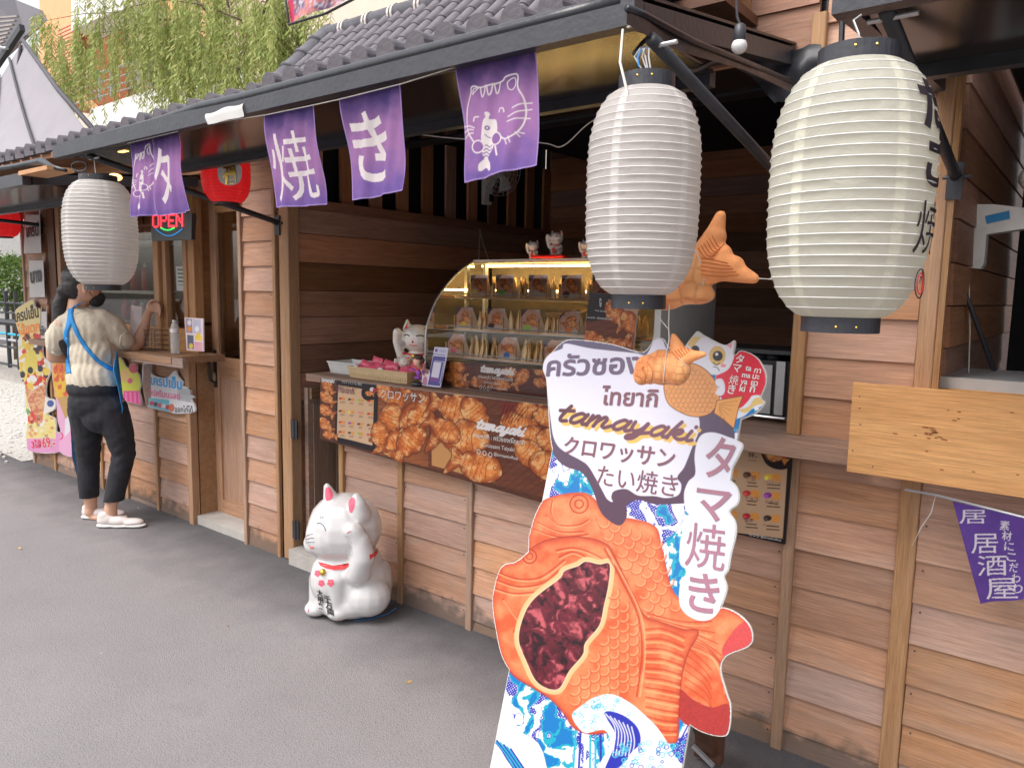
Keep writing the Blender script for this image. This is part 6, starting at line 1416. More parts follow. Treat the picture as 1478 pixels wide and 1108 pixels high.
fb = thing('wall_fan', P(1415, 340, Y=2.85), 'grey white wall fan arm with blue badge in the dark right-hand stall', 'fan')
W2 = wallplane(2.85); q = [(1400, 295), (1435, 295), (1478, 300), (1510, 320), (1478, 330), (1424, 338), (1420, 380), (1415, 388), (1396, 386)]
MB().prism([W2.pt(*W2.to2(*p)) for p in q][::-1], (0, .06, 0)).build('bracket', 'plastic_white', fb)
q = [(1422, 312), (1457, 304), (1458, 316), (1424, 323)]; mat('badge_blue', (.02, .2, .45), .4); obj('badge', [W2.pt(*W2.to2(*p), .002) for p in q], [(3, 2, 1, 0)], 'badge_blue', fb)
letters('lettering', 'HATARI', W2, (1425, 319), (1454, 312), 'ink_white', fb, .01, lift=.004) if False else None
c = P(1500, 260, Y=2.8); MB().lathe([(.03, -.05), (.05, 0), (.05, .05), (.03, .09)], c, 16, axis=(.6, -.6, -.3)).build('motor', 'plastic_white', fb, True)
MB().tube([P(1376, 262, Y=2.7), P(1380, 300, Y=2.7), P(1375, 400, Y=2.7), P(1378, 440, Y=2.72), P(1392, 430, Y=2.75)], .002, 5).tube([P(1398, 388, Y=2.85), P(1400, 480, Y=2.8), P(1398, 540, Y=2.7)], .002, 5).build('cord', 'string', fb)
MB().tube([P(1360, 355, Y=2.75), P(1400, 440, Y=2.8), P(1440, 550, Y=2.85)], .008, 8).build('lamp_arm', 'steel_frame', fb, True)
# ================================================================ stuffed pastry fish
def fish_print(name, k):
    m, nt, b = newmat(name); L = nt.links.new; tc = N(nt, 'TexCoord')
    vo = N(nt, 'TexVoronoi', feature='DISTANCE_TO_EDGE'); vo.inputs['Scale'].default_value = k; vo.inputs['Randomness'].default_value = .25; mp = N(nt, 'Mapping'); mp.inputs['Scale'].default_value = (1, .2, 1); L(tc.outputs['Object'], mp.inputs['Vector']); L(mp.outputs[0], vo.inputs['Vector'])
    rp = N(nt, 'ValToRGB'); e = rp.color_ramp.elements; e[0].position = .0; e[0].color = (*S(176, 84, 34), 1); e[1].position = .16; e[1].color = (*S(228, 150, 86), 1); L(vo.outputs['Distance'], rp.inputs[0])
    no = N(nt, 'TexNoise'); no.inputs['Scale'].default_value = k*.45; no.inputs['Detail'].default_value = 5; L(tc.outputs['Object'], no.inputs['Vector'])
    r2 = N(nt, 'ValToRGB'); e = r2.color_ramp.elements; e[0].position = .35; e[0].color = (*S(205, 112, 52), 1); e[1].position = .65; e[1].color = (*S(242, 190, 130), 1); L(no.outputs['Fac'], r2.inputs[0])
    mx = N(nt, 'Mix', data_type='RGBA'); mx.inputs[0].default_value = .5; L(rp.outputs[0], mx.inputs[6]); L(r2.outputs[0], mx.inputs[7]); L(mx.outputs[2], b.inputs['Base Color']); b.inputs['Roughness'].default_value = .75; b.inputs['Sheen Weight'].default_value = .3
    bp = N(nt, 'Bump'); bp.inputs['Strength'].default_value = .5; bp.inputs['Distance'].default_value = .004; L(rp.outputs[0], bp.inputs['Height']); L(bp.outputs[0], b.inputs['Normal']); MATS[name] = m
fish_print('plush_big', 26); fish_print('plush_small', 60); mat('plush_tail', S(238, 158, 100), .8, noise=.25, nscale=20, bump=.3)
def ridge_lines(parent, bv, lines, m, r):
    for l in lines:
        p = on_skin(bv, l, .0005)
        if len(p) > 2: MB().tube(p, r, 5).build('stitched_rib', m, parent, True)
mat('plush_seam', S(206, 116, 64), .8)
pb1 = thing('plush_fish', P(1000, 400, Y=1.72), 'large stuffed fish pastry hanging behind the white lantern, tail up', 'plush toy')
G = lambda x, y, d=0: P(x, y, Y=1.72+d)
B_ = [(G(960, 405), (.085, .045, .075), None), (G(985, 400), (.075, .045, .07), None), (G(1000, 392), (.06, .04, .065), None), (G(1005, 425), (.05, .03, .025), None), (G(925, 408), (.08, .04, .06), None)]
o, bv = organic('body', B_+chain([G(1000, 395), G(1012, 372)], [.05, .035]), .006, 5, 'plush_big', pb1)
o, bv2 = organic('tail', chain([G(1010, 392), G(1022, 372), G(1040, 312)], [.032, .036, .014])+chain([G(1012, 395), G(1040, 385), G(1088, 402)], [.034, .034, .013])+chain([G(1016, 372), G(1032, 342)], [.036, .028])+chain([G(1025, 385), G(1058, 386)], [.036, .029])+chain([G(1028, 372), G(1044, 366)], [.034, .022]), .005, 5, 'plush_tail', pb1)
ridge_lines(pb1, bv2, [[(1008+4*k, 358-3.5*k), (1018+4*k, 372-3*k), (1030+3*k, 372-4*k)][::1] for k in range(6)]+[[(1012, 372+6*k), (1030+3*k, 375+6*k), (1050+4*k, 380+4*k)] for k in range(5)], 'plush_seam', .0013)
MB().tube(on_skin(bv, [(1000, 352), (1010, 375), (1016, 395), (1014, 412)], .001), .0016, 5).build('cord', 'string', pb1) if len(on_skin(bv, [(1000, 352), (1010, 375), (1016, 395), (1014, 412)])) > 1 else None
MB().tube([G(1093, 402), G(1120, 403), P(1160, 403, Y=2.3)], .0016, 4).build('string', 'string', pb1)
pb2 = thing('plush_fish', P(965, 530, Y=1.5), 'small stuffed fish pastry tied with string in front of the advertising board', 'plush toy')
G = lambda x, y, d=0: P(x, y, Y=1.50+d)
o, bv = organic('body', [(G(937, 533), (.036, .024, .034), None), (G(955, 530), (.04, .026, .04), None), (G(975, 532), (.036, .024, .038), None), (G(926, 542), (.02, .018, .022), None)], .0032, 4, 'plush_small', pb2)
o, bv2 = organic('tail', chain([G(982, 520), G(978, 505), G(972, 484)], [.017, .018, .006])+chain([G(982, 522), G(996, 514), G(1016, 511)], [.018, .014, .006])+chain([G(980, 510), G(995, 512)], [.016, .014]), .003, 4, 'plush_tail', pb2)
ridge_lines(pb2, bv2, [[(970+4*k, 508-2*k), (980+3*k, 518-2*k)] for k in range(6)], 'plush_seam', .0011)
ridge_lines(pb2, bv, [[(926, 532), (932, 540), (930, 550)], [(934, 522), (942, 535), (940, 550)], [(918, 540), (926, 545), (932, 552)]], 'plush_seam', .0012)
p = hit(bv, 928, 530, .0); MB().ball(p, .0035, 8, 6).build('eye', 'plush_seam', pb2, True)
wl = on_skin(bv, [(962, 506), (960, 530), (957, 552)], .0012); MB().tube(wl, .001, 4).build('string', 'string', pb2)
wl = on_skin(bv, [(963, 506), (978, 515), (990, 528)], .0012)
if len(wl) > 1: MB().tube(wl, .001, 4).build('string', 'string', pb2)
MB().tube([P(966, 440, Y=1.47), P(965, 470, Y=1.475), P(966, 490, Y=1.475), P(963, 505, Y=1.475)], .0013, 4).tube([P(942, 440, Y=1.46), P(955, 463, Y=1.47), P(964, 474, Y=1.475)], .0013, 4).build('hanging_string', 'string', pb2)
# ================================================================ big lucky cat statue on the asphalt
O = P(505, 886, Z=0); z3 = (O-EYE).dot(CFW); k_ = z3/CF; e1 = Vector((CR.x, CR.y, 0)).normalized(); e3 = Vector((-CFW.x, -CFW.y, 0)).normalized()
def G(x, y, d=0):
    dd = ray(x, y); t = (O+e3*d-EYE).dot(e3)/dd.dot(e3); return EYE+dd*t
RT = Matrix((e1, -e3, (0, 0, 1))).transposed()
def el(x, y, d, a, b, c): return (G(x, y, d), (a*k_, c*k_, b*k_), RT)
cs_ = thing('lucky_cat_statue', (O.x, O.y, 0), 'large white lucky cat statue with red collar sitting on the asphalt by the counter', 'statue')
bl = [el(513, 843, -.02, 53, 50, 46), el(508, 812, -.01, 44, 30, 40), el(482, 836, .04, 34, 42, 30), el(505, 866, .0, 54, 26, 42), el(553, 842, -.05, 14, 34, 18)]
bl += [el(498, 763, .0, 53, 50, 48), el(480, 773, .02, 38, 38, 38), el(457, 786, .03, 19, 17, 17)]
bl += chain([G(486, 742, .03), G(477, 720, .03), G(472, 704, .03)], [16*k_, 10.5*k_, 5*k_], .2)
bl += chain([G(519, 745, .07), G(517, 731, .08), G(514, 719, .08)], [16*k_, 12*k_, 6*k_], .2)
bl += chain([G(464, 838, .02), G(460, 868, .02)], [18*k_, 14*k_])+[el(456, 880, .03, 17, 11, 15)]
bl += chain([G(486, 838, .08), G(488, 872, .085)], [20*k_, 15*k_])+[el(489, 885, .09, 18, 12, 16)]
bl += [el(530, 862, .06, 34, 30, 28)]
bl += chain([G(516, 828, .10), G(525, 806, .14), G(521, 782, .15)], [19*k_, 16*k_, 12.5*k_], .2)+chain([G(521, 785, .15), G(513, 769, .155)], [12*k_, 12*k_], .2)+[el(510, 767, .16, 10.5, 10.5, 11), el(504, 770, .16, 6, 8, 8)]
o, cb = organic('body', bl, .0075, 9, 'white_paint', cs_)
zmin = min(v.co.z for v in o.data.vertices)+o.location.z+cs_.location.z
o.location.z -= zmin+.014
for v in o.data.vertices:
    if v.co.z+o.location.z+cs_.location.z < .001: v.co.z = .001-o.location.z-cs_.location.z
o.data.update()
V = [v.co+o.location+cs_.location for v in o.data.vertices]; cb = BVHTree.FromPolygons(V, [tuple(p.vertices) for p in o.data.polygons])
def ln(pts, r, m, nm, off=.0008):
    p = on_skin(cb, pts, off)
    if len(p) > 1: MB().tube(p, r, 6).build(nm, m, cs_, True)
K6 = from_crop(400, 660, 4.264)
patch('inner_ear', cb, K6((300, 190), (322, 185), (342, 225), (335, 255), (305, 265), (297, 230)), 'pink_paint', cs_)
patch('inner_ear', cb, K6((455, 250), (475, 248), (480, 280), (470, 320), (452, 342), (440, 310), (442, 275)), 'pink_paint', cs_)
patch('nose', cb, K6((160, 445), (178, 434), (193, 445), (185, 458), (168, 462)), 'pink_paint', cs_)
ln(K6((244, 407), (262, 402), (282, 415), (294, 435), (298, 450)), .0022, 'ink_grey', 'eye_line'); ln(K6((265, 378), (272, 358)), .0012, 'ink_grey', 'brow'); ln(K6((277, 376), (286, 358)), .0012, 'ink_grey', 'brow')
for a in (((172, 490), (195, 475), (220, 470)), ((175, 506), (200, 497), (225, 494)), ((176, 522), (205, 520), (230, 520))): ln(K6(*a), .0014, 'ink_grey', 'whisker')
ln(K6((202, 545), (212, 555), (226, 552)), .0026, 'red_paint', 'mouth'); ln(K6((172, 465), (168, 490), (160, 515)), .0012, 'pink_paint', 'mouth_line')
patch('collar', cb, K6((252, 640), (290, 655), (340, 665), (400, 660), (443, 648), (440, 670), (405, 688), (350, 692), (300, 682), (265, 665)), 'red_paint', cs_, off=.002, sm=False)
patch('collar', cb, K6((567, 597), (595, 585), (620, 562), (618, 588), (600, 610), (570, 627)), 'red_paint', cs_, off=.002, sm=False)
p = hit(cb, *K6((282, 705))[0], .0); MB().ball(p, .0155, 16, 12).build('bell', 'gold', cs_, True)
def flower(cx, cy, r):
    for i in range(5):
        a = i*1.257+.3; x, y = cx+r*.55*math.cos(a), cy+r*.62*math.sin(a); patch('flower_petal', cb, [(x+r*.42*math.cos(t), y+r*.42*math.sin(t)) for t in np.linspace(0, 2*math.pi, 9)[:-1]], 'pink_paint', cs_, off=.0015+.0002*i, sm=False)
    p = hit(cb, cx, cy, .002)
    if p: MB().ball(p, (.0025, .0025, .0025), 6, 4).build('flower_centre', 'china_orange', cs_)
for (x, y), r in (((330, 770), 5.6), ((273, 772), 5.0), ((250, 712), 5.0)): q = K6((x, y))[0]; flower(q[0], q[1], r)
for a in (((195, 928), (193, 948)), ((375, 992), (378, 1022)), ((430, 465), (452, 452))): ln(K6(*a), .002, 'pink_paint', 'claw_line')
def brush(s, off, p0, w_, h):
    V, T = TXT[(s, off)]; x0, x1, y0, y1 = V[:, 0].min(), V[:, 0].max(), V[:, 1].min(), V[:, 1].max(); pts = []
    for a, b in V:
        x = p0[0]+(a-x0)/(x1-x0)*w_+(b-y0)/(y1-y0)*-1.2; y = p0[1]-(b-y0)/(y1-y0)*h+(a-x0)/(x1-x0)*w_*.35; q = hit(cb, x, y, .004); pts.append(q if q is not None else (pts[-1] if pts else G(x, y)))
    obj('lettering', pts, T.tolist(), 'ink_black', cs_)
for i, ch in enumerate(('千', '万', '両')): q = K6((292+i*10, 880+i*42))[0]; brush(ch, .03, q, 10, 10)
for i, ch in enumerate(('大', '招', '来')): q = K6((250+i*3, 845+i*40))[0]; brush(ch, .03, q, 8.5, 9.5)
# strip of tape and litter by the wall
tp = MB().tube([P(572, 877, Z=.006), P(560, 885, Z=.006), P(535, 893, Z=.006), P(512, 895, Z=.006)], .004, 6, flat=.4).build('blue_tape', 'strap_blue', None); tag(tp, 'thin blue and white cable lying beside the cat statue', 'cable')
mb = MB(); rr = random.Random(77)
for k in range(7): x, y = rr.uniform(-6, -.6), rr.uniform(1.0, 2.36)**1; s = rr.uniform(.003, .009); mb.ball((x, y if k % 3 == 0 else rr.uniform(2.15, 2.4), .003), (s, s*.8, .003), 5, 3)
tag(mb.build('litter_crumbs', 'off_white'), kind='stuff')
# ================================================================ woman ordering at the crepe stall
O = P(150, 757, Z=0); zP = (O-EYE).dot(CFW); kP = zP/CF
def G(x, y, d=0):
    """point of the figure; d = metres further away than the plane she stands in"""
    dd = ray(x, y); n = Vector((CFW.x, CFW.y, 0)).normalized(); t = (O+n*d-EYE).dot(n)/dd.dot(n); return EYE+dd*t
RT = Matrix((e1, -e3, (0, 0, 1))).transposed()
def el(x, y, d, a, b, c): return (G(x, y, d), (a*kP, c*kP, b*kP), RT)
pr = thing('person', (O.x, O.y, 0), 'woman with ponytail in beige blouse, blue apron and black trousers leaning at the crepe counter', 'person')
# body: head, neck, torso, arms, hands, legs as one skin
bl = [el(121, 411, .02, 22, 27, 24), el(132, 424, .05, 13, 16, 16), el(137, 432, .06, 8, 8, 9), el(143, 424, .06, 4, 5, 4)]
bl += chain([G(114, 430, .01), G(110, 452, 0)], [13*kP, 13*kP])
bl += [el(122, 474, .0, 31, 24, 19), el(130, 513, .01, 28, 34, 19), el(134, 548, .0, 28, 24, 18), el(138, 575, .0, 33, 24, 20)]
bl += chain([G(150, 466, .03), G(170, 486, .08), G(192, 500, .16), G(200, 496, .2)], [14*kP, 12*kP, 9.5*kP, 9*kP])+chain([G(200, 496, .2), G(208, 470, .25), G(213, 452, .27)], [9*kP, 7.5*kP, 5.6*kP])
bl += chain([G(92, 468, -.02), G(79, 498, .0), G(78, 514, .03)], [14*kP, 11*kP, 10*kP])+chain([G(78, 514, .03), G(96, 516, .16), G(130, 512, .3)], [10*kP, 8.5*kP, 6.5*kP])
# right hand holding the sheets: palm, fingers and thumb
hp = G(217, 444, .28); bl += [(hp, (.030, .018, .034), RT)]
def finger(pts, r): return chain(pts, [r]*(len(pts)-1)+[r*.8], .5)
for i, (dx, dy) in enumerate(((1, 8), (2, 3), (2, -2), (0, -6))):
    bl += finger([G(219+dx*.4, 442+dy, .28), G(225+dx, 441+dy, .285), G(229+dx, 444+dy, .27), G(230+dx*.6, 448+dy, .25)], .0098-.0006*i)
bl += finger([G(214, 440, .27), G(218, 434, .255), G(223, 433, .25)], .0105)
lp = G(136, 511, .33); bl += [(lp, (.03, .02, .02), RT)]
for i in range(4): bl += finger([G(138, 507+i*3, .34), G(146, 508+i*3, .36), G(149, 512+i*3, .36)], .0092)
# legs
bl += chain([G(160, 590, .0), G(172, 625, .0), G(180, 655, .02), G(170, 690, .0), G(160, 730, -.02), G(160, 744, -.02)], [22*kP, 18*kP, 13*kP, 11*kP, 8.5*kP, 9*kP])
bl += chain([G(124, 590, .06), G(128, 640, .08), G(130, 665, .1), G(130, 700, .1), G(131, 732, .12), G(131, 738, .12)], [22*kP, 16*kP, 12*kP, 10*kP, 8.5*kP, 9*kP])
bl += [el(172, 752, -.02, 26, 5, 9), el(145, 746, .12, 22, 5, 9)]
o, pbv = organic('body', bl, .0085, 2, 'skin', pr)
# blouse
bl = [el(123, 474, .0, 34, 30, 22), el(115, 456, .0, 21, 15, 17), el(131, 513, .01, 30.5, 38, 22), el(134, 546, .0, 34.5, 30, 28)]
sh = chain([G(146, 461, .02), G(163, 472, .06), G(177, 489, .1)], [15.5*kP, 17*kP, 14*kP])+chain([G(177, 490, .1), G(183, 493, .12)], [14*kP, 12*kP])
sh += chain([G(94, 466, -.02), G(84, 484, -.01), G(81, 501, .0)], [14*kP, 15.5*kP, 12.5*kP])
from mathutils import noise as mnoise
o, sbv = organic('blouse', bl+sh, .0085, 7, 'shirt', pr, disp=.0028, dscale=16.)
# clean hem at the waist
me = o.data; off = o.location+pr.location; hem = G(135, 561, 0).z
for v in me.vertices:
    w_ = v.co+off
    if w_.z < hem: v.co.z = hem-off.z+.004*math.sin(w_.x*40)
zt0 = G(120, 455, 0).z
for v in me.vertices:      # soft vertical gathers below the yoke
    w_ = v.co+off; u_ = w_.dot(e1); k_f = min(1, max(0, (zt0-w_.z)/.12)); nn = v.normal
    v.co += Vector((nn.x, nn.y, 0))*(.0022*math.sin(u_*170+3*math.sin(w_.z*14)+5*w_.dot(e3))+.003*math.sin(u_*50+w_.z*26))*k_f
me.update(); sbv = BVHTree.FromPolygons([v.co+off for v in me.vertices], [tuple(p.vertices) for p in me.polygons])
# trousers
bl = [el(134, 560, .0, 35, 20, 29), el(137, 580, .0, 36.5, 26, 28), el(150, 600, .0, 30, 26, 26)]
bl += chain([G(158, 592, .0), G(172, 625, .0), G(179, 655, .02), G(171, 690, .0), G(163, 726, -.02)], [25*kP, 20*kP, 16*kP, 14.5*kP, 13*kP], .2)
bl += chain([G(124, 592, .06), G(127, 640, .08), G(128, 665, .1), G(128, 700, .1), G(129, 722, .12)], [24*kP, 17.5*kP, 15.5*kP, 14.5*kP, 13*kP], .2)
o, tbv = organic('trousers', bl, .009, 3, 'trousers', pr, disp=.0022, dscale=12.)
me = o.data; off = o.location+pr.location
for v in me.vertices:      # creases of the cloth at hip, knee and hem
    w_ = v.co+off; u_ = w_.dot(e1); nn = v.normal; kn = math.exp(-((w_.z-.48)/.12)**2)+.6*math.exp(-((w_.z-.80)/.06)**2)
    v.co += Vector((nn.x, nn.y, nn.z*.3))*(.0022*kn*math.sin(w_.z*95+u_*45+4*math.sin(u_*30)))
cu1 = G(162, 722, -.02).z; cu2 = G(130, 716, .12).z
for v in me.vertices:
    w_ = v.co+off; cu = cu1 if (w_-G(162, 700, -.02)).dot(e1) > -.055 else cu2
    if w_.z < cu: v.co.z = cu-off.z
me.update()
for pts in ([G(173, 497, .02), G(178, 503, .08), G(186, 498, .15), G(188, 484, .12), G(182, 480, .04), G(174, 486, .0)], [G(68, 505, .0), G(78, 509, -.06), G(92, 507, -.02), G(92, 505, .05), G(80, 503, .07)]):
    MB().tube(pts, .005, 6, closed=True).build('sleeve_hem', 'shirt', pr, True)
MB().tube([G(98, 449, -.02), G(108, 452, -.07), G(122, 450, -.05), G(128, 445, .03)], .006, 6).build('collar', 'shirt', pr, True)
# hair and ponytail
hr = [el(117, 404, .02, 25, 24, 26), el(112, 414, .0, 20, 20, 22), el(122, 396, .03, 22, 15, 22)]
hr += chain([G(98, 413, -.01), G(92, 420, -.02)], [9*kP, 9*kP])+chain([G(92, 420, -.02), G(87, 440, -.02), G(87, 465, -.02), G(92, 490, -.02), G(96, 512, -.02)], [7*kP, 10*kP, 11*kP, 9.5*kP, 3.5*kP], .2)
organic('hair', hr, .006, 5, 'hair', pr, disp=.0015, dscale=60.)
MB().tube([G(96, 409, -.05), G(99, 418, -.05), G(100, 424, -.03)], .006, 8).build('hair_tie', 'plastic_black', pr)
# mask, strap, ear, eye and brow
mk = [el(139, 433, .045, 9.5, 10, 13), el(145, 430, .05, 6, 7.5, 8)]; organic('face_mask', mk, .004, 2, mat('mask_black', (.02, .018, .02), .8), pr)
MB().tube([G(124, 413, -.045), G(129, 421, -.04), G(134, 428, -.03)], .0016, 5).build('mask_strap', 'plastic_black', pr)
organic('ear', [el(122, 417, -.075, 3.2, 6, 2.5)], .0025, 1, 'skin', pr)
for d in (-.02,): MB().ball(G(142, 414, .02), (.004, .004, .003), 8, 6).build('eye', 'ink_black', pr)
# apron straps laid over the blouse, and the skirt of the apron
def strap(pts, w_, nm='apron_strap'):
    P2 = smooth_pts(pts, False, 6); V = []; F = []
    for i, (x, y) in enumerate(P2):
        a = P2[max(0, i-1)]; b = P2[min(len(P2)-1, i+1)]; tx, ty = b[0]-a[0], b[1]-a[1]; l = math.hypot(tx, ty) or 1; nx, ny = -ty/l*w_/2, tx/l*w_/2
        for s in (-1, 1):
            q = hit(sbv, x+nx*s, y+ny*s, .006); V.append(q if q is not None else (V[-2] if len(V) > 1 else G(x, y, -.1)))
    for i in range(len(P2)-1): F.append((2*i, 2*i+1, 2*i+3, 2*i+2))
    o = obj(nm, V, F, 'strap_blue', pr, True); md = o.modifiers.new('s', 'SOLIDIFY'); md.thickness = .003
KW = from_crop(80, 370, 5.83)
strap(KW((240, 388), (190, 400), (140, 430), (128, 470)), 5.2); strap(KW((135, 440), (118, 560), (98, 640), (95, 760), (100, 880), (118, 985)), 6.8)
strap(KW((128, 470), (150, 560), (200, 670), (270, 780), (350, 870), (430, 930), (490, 955)), 5.6)
strap(KW((512, 790), (505, 850), (500, 930)), 4.6)
V = [G(x, y, d) for x, y, d in ((168, 505, .10), (172, 530, .06), (165, 535, -.12), (178, 540, .0), (170, 560, -.11), (178, 565, -.02), (174, 575, -.1), (181, 590, .0), (184, 640, .06), (150, 640, .2), (150, 540, .2))]
mb = MB(); mb.add([G(163, 533, -.115), G(168, 505, .02), G(172, 535, .04), G(179, 590, .06), G(183, 650, .1), G(172, 640, .14), G(176, 590, -.07), G(170, 560, -.112)], [(0, 1, 2, 7), (7, 2, 3, 6), (6, 3, 4, 5)])
o = mb.build('apron_skirt', 'strap_blue', pr, True); md = o.modifiers.new('s', 'SOLIDIFY'); md.thickness = .004
mb = MB(); mb.add([G(101, 600, .1), G(106, 560, .12), G(112, 690, .3), G(104, 660, .2)], [(0, 1, 2, 3)]); mb.build('apron_skirt', 'strap_blue', pr)
# shoes
def shoe(heel, toe, d, top):
    a = G(*heel, d); b = G(*toe, d+.02); a.z = b.z = 0; L_ = (b-a).length; t = (b-a).normalized(); s = t.cross(Vector((0, 0, 1))); RS_ = Matrix((t, s, (0, 0, 1))).transposed()
    q = lambda u, z: a+t*(u*L_)+Vector((0, 0, z))
    organic('shoe', [(q(.2, .045), (L_*.2, .034, .04), RS_), (q(.45, .038), (L_*.28, .036, .034), RS_), (q(.75, .032), (L_*.24, .040, .026), RS_), (q(.15, .07), (L_*.13, .03, .03), RS_)], .006, 3, 'shoe', pr)
    organic('shoe_sole', [(q(.2, .014), (L_*.22, .038, .016), RS_), (q(.5, .013), (L_*.32, .038, .015), RS_), (q(.8, .014), (L_*.24, .042, .015), RS_)], .006, 2, 'shoe_sole', pr)
shoe((140, 757), (209, 757), -.05, 0); shoe((118, 745), (182, 744), .12, 0)
# sheets of paper in her hand
V = [G(190, 440, .20), G(205, 443, .23), G(202, 500, .23), G(185, 497, .17)]
o = obj('paper_sheet', V, [(0, 1, 2, 3)], 'packet_white', None); tag(o, 'white paper sheet held upright in the woman\'s right hand', 'paper')
V = [G(206, 453, .27), G(219, 451, .29), G(214, 501, .27), G(198, 501, .25)]; o = obj('paper_sheet', V, [(0, 1, 2, 3)], 'packet_white', None); tag(o, 'ruled white sheet standing behind the woman\'s forearm', 'paper')
# ================================================================ things on the crepe stall shelf
SZ = 1.0955
def bottle(px, y, z, h, r, liquid, cap, label, grp=None, name='bottle', pxy=None):
    x = P(px, 500, Y=y).x; t_ = thing(name, (x, y, z), label, 'bottle', grp)
    MB().lathe([(r*.92, 0), (r, h*.03), (r, h*.58), (r*.96, h*.64), (r*.55, h*.78), (r*.42, h*.84)], (x, y, z), 20).build('bottle_body', liquid, t_, True)
    MB().lathe([(r*.5, h*.82), (r*.5, h*.9), (r*.22, h*.92), (r*.12, h)], (x, y, z), 14).build('cap', cap, t_, True); return t_
mat('water', (.62, .68, .72), .12, spec=.6, coat=.3)
m_, nt_, b_2 = newmat('clear_plastic'); b_2.inputs['Base Color'].default_value = (.85, .89, .92, 1); b_2.inputs['Transmission Weight'].default_value = .55; b_2.inputs['Roughness'].default_value = .15; b_2.inputs['Alpha'].default_value = .7; MATS['clear_plastic'] = m_
wb = thing('water_bottle', P(253, 508, Z=SZ), 'clear plastic water bottle with white cap standing on the wooden shelf', 'bottle')
p = P(253, 510, Z=SZ); h = .205; r = .026
MB().lathe([(r*.9, 0), (r, .005), (r, h*.25), (r*.96, h*.28), (r, h*.31), (r, h*.6), (r*1.02, h*.62), (r, h*.72), (r*.8, h*.82), (r*.42, h*.92), (r*.4, h*.95)], p, 24).build('bottle_body', 'clear_plastic', wb, True)
MB().lathe([(r*.46, h*.94), (r*.46, h)], p, 16).build('cap', 'plastic_white', wb, True); MB().lathe([(r*1.015, h*.62), (r*1.02, h*.74)], p, 24, cap=False).build('label_band', 'packet_white', wb, True)
for i, (px, y, h, l, c, lb) in enumerate(((186, 2.62, .16, 'ink_grape', 'plastic_white', 'dark purple sauce bottle on the middle window shelf behind the white lantern'), (198, 2.62, .20, 'sauce_red', 'plastic_white', 'dark red sauce bottle with white tip on the window shelf'), (214, 2.62, .20, 'sauce_red', 'plastic_white', 'dark red sauce bottle nearest the window post on the window shelf'), (183, 2.70, .14, 'sauce_red', 'cap_red', 'squeeze bottle with red cap at the left on the inner counter'), (196, 2.70, .14, 'sauce_red', 'cap_red', 'squeeze bottle with red cap beside the woman\'s hand'), (207, 2.70, .13, 'sauce_tan', 'plastic_white', 'tan squeeze bottle with white tip on the inner counter'), (219, 2.70, .13, 'sauce_tan', 'plastic_white', 'pale squeeze bottle with white tip nearest the window post'))):
    bottle(px, y, (1.472 if i < 3 else 1.26), h, .028, l, c, lb, 'sauce bottles in the stall window')
MB().box((-6.2, 2.6, 1.235), (-4.95, 2.9, 1.258)).build('bottle_shelf', 'dark_wood', LS)
mat('snack_foil', (.42, .13, .06), .3, noise=.9, nscale=14)
for i, (px, lb) in enumerate(((196, 'orange snack bag on the upper shelf, left of the other'), (212, 'brown snack bag on the upper shelf beside the OPEN sign'))):
    x = P(px, 350, Y=2.62).x; pk, _ = organic('snack_bag', [((x, 2.64, 1.90), (.07, .025, .09), None), ((x, 2.64, 1.96), (.065, .01, .07), None)], .012, 2, 'snack_foil'); tag(pk, lb, 'snack bag')
mat('room_lamp', (1, .8, .55), .4, emit=30.)
lp_ = thing('ceiling_lamp', (-5.1, 2.9, 2.36), 'small round ceiling lamp glowing inside the crepe stall window', 'lamp'); MB().ball((-5.1, 2.9, 2.36), (.05, .05, .03)).build('lamp_globe', 'room_lamp', lp_, True); MB().box((-5.14, 2.86, 2.385), (-5.06, 2.94, 2.415)).build('lamp_base', 'plastic_white', lp_)
# wire rack with leaflets
rk = thing('wire_rack', P(212, 500, Z=SZ), 'small black wire rack standing behind the paper sheets on the shelf', 'rack')
a = P(203, 500, Y=2.34); b = P(226, 500, Y=2.34)
for z in np.linspace(SZ+.005, SZ+.13, 5): MB().tube([(a.x, 2.33, z), (b.x, 2.33, z), (b.x, 2.42, z), (a.x, 2.42, z)], .0018, 4, closed=True).build('wire', 'black_steel', rk)
for x in np.linspace(a.x, b.x, 6): MB().tube([(x, 2.33, SZ), (x, 2.33, SZ+.13)], .0018, 4).build('wire', 'black_steel', rk)
# drinks card on the shelf
DP = wallplane(2.30); KD = from_crop(0, 280, 3.26)
def paint_drinks(C):
    C.fill(S(232, 214, 218))
    for q, colr in ((((875, 585), (905, 588), (908, 655), (878, 652)), (150, 140, 165)), (((910, 588), (945, 592), (948, 655), (912, 655)), (190, 190, 210)), (((882, 662), (912, 665), (914, 730), (884, 728)), (95, 100, 120)), (((918, 665), (952, 668), (954, 690), (920, 688)), (240, 210, 90))): C.poly(KD(*q), S(*colr))
    for x, y, c in ((893, 635, (235, 150, 60)), (935, 665, (240, 200, 60)), (900, 715, (230, 200, 80)), (928, 635, (235, 235, 240)), (892, 605, (230, 225, 230))): C.circ(*KD((x, y))[0], 3, S(*c), ry=4)
    for k in range(4): C.line(KD((918, 700+k*10), (952, 703+k*10)), 1.4, S(220, 70, 120))
dk_ = thing('drinks_card', P(280, 505, Y=2.30), 'pale card with drink pictures standing at the right end of the wooden shelf', 'sign')
q = KD((870, 580), (958, 586), (960, 740), (880, 735)); canvas('card_face', DP, q, .003, paint_drinks, 'print', dk_, lift=.002); MB().prism([DP.pt(*DP.to2(*p)) for p in q], (0, .004, 0)).build('board', 'plastic_white', dk_)
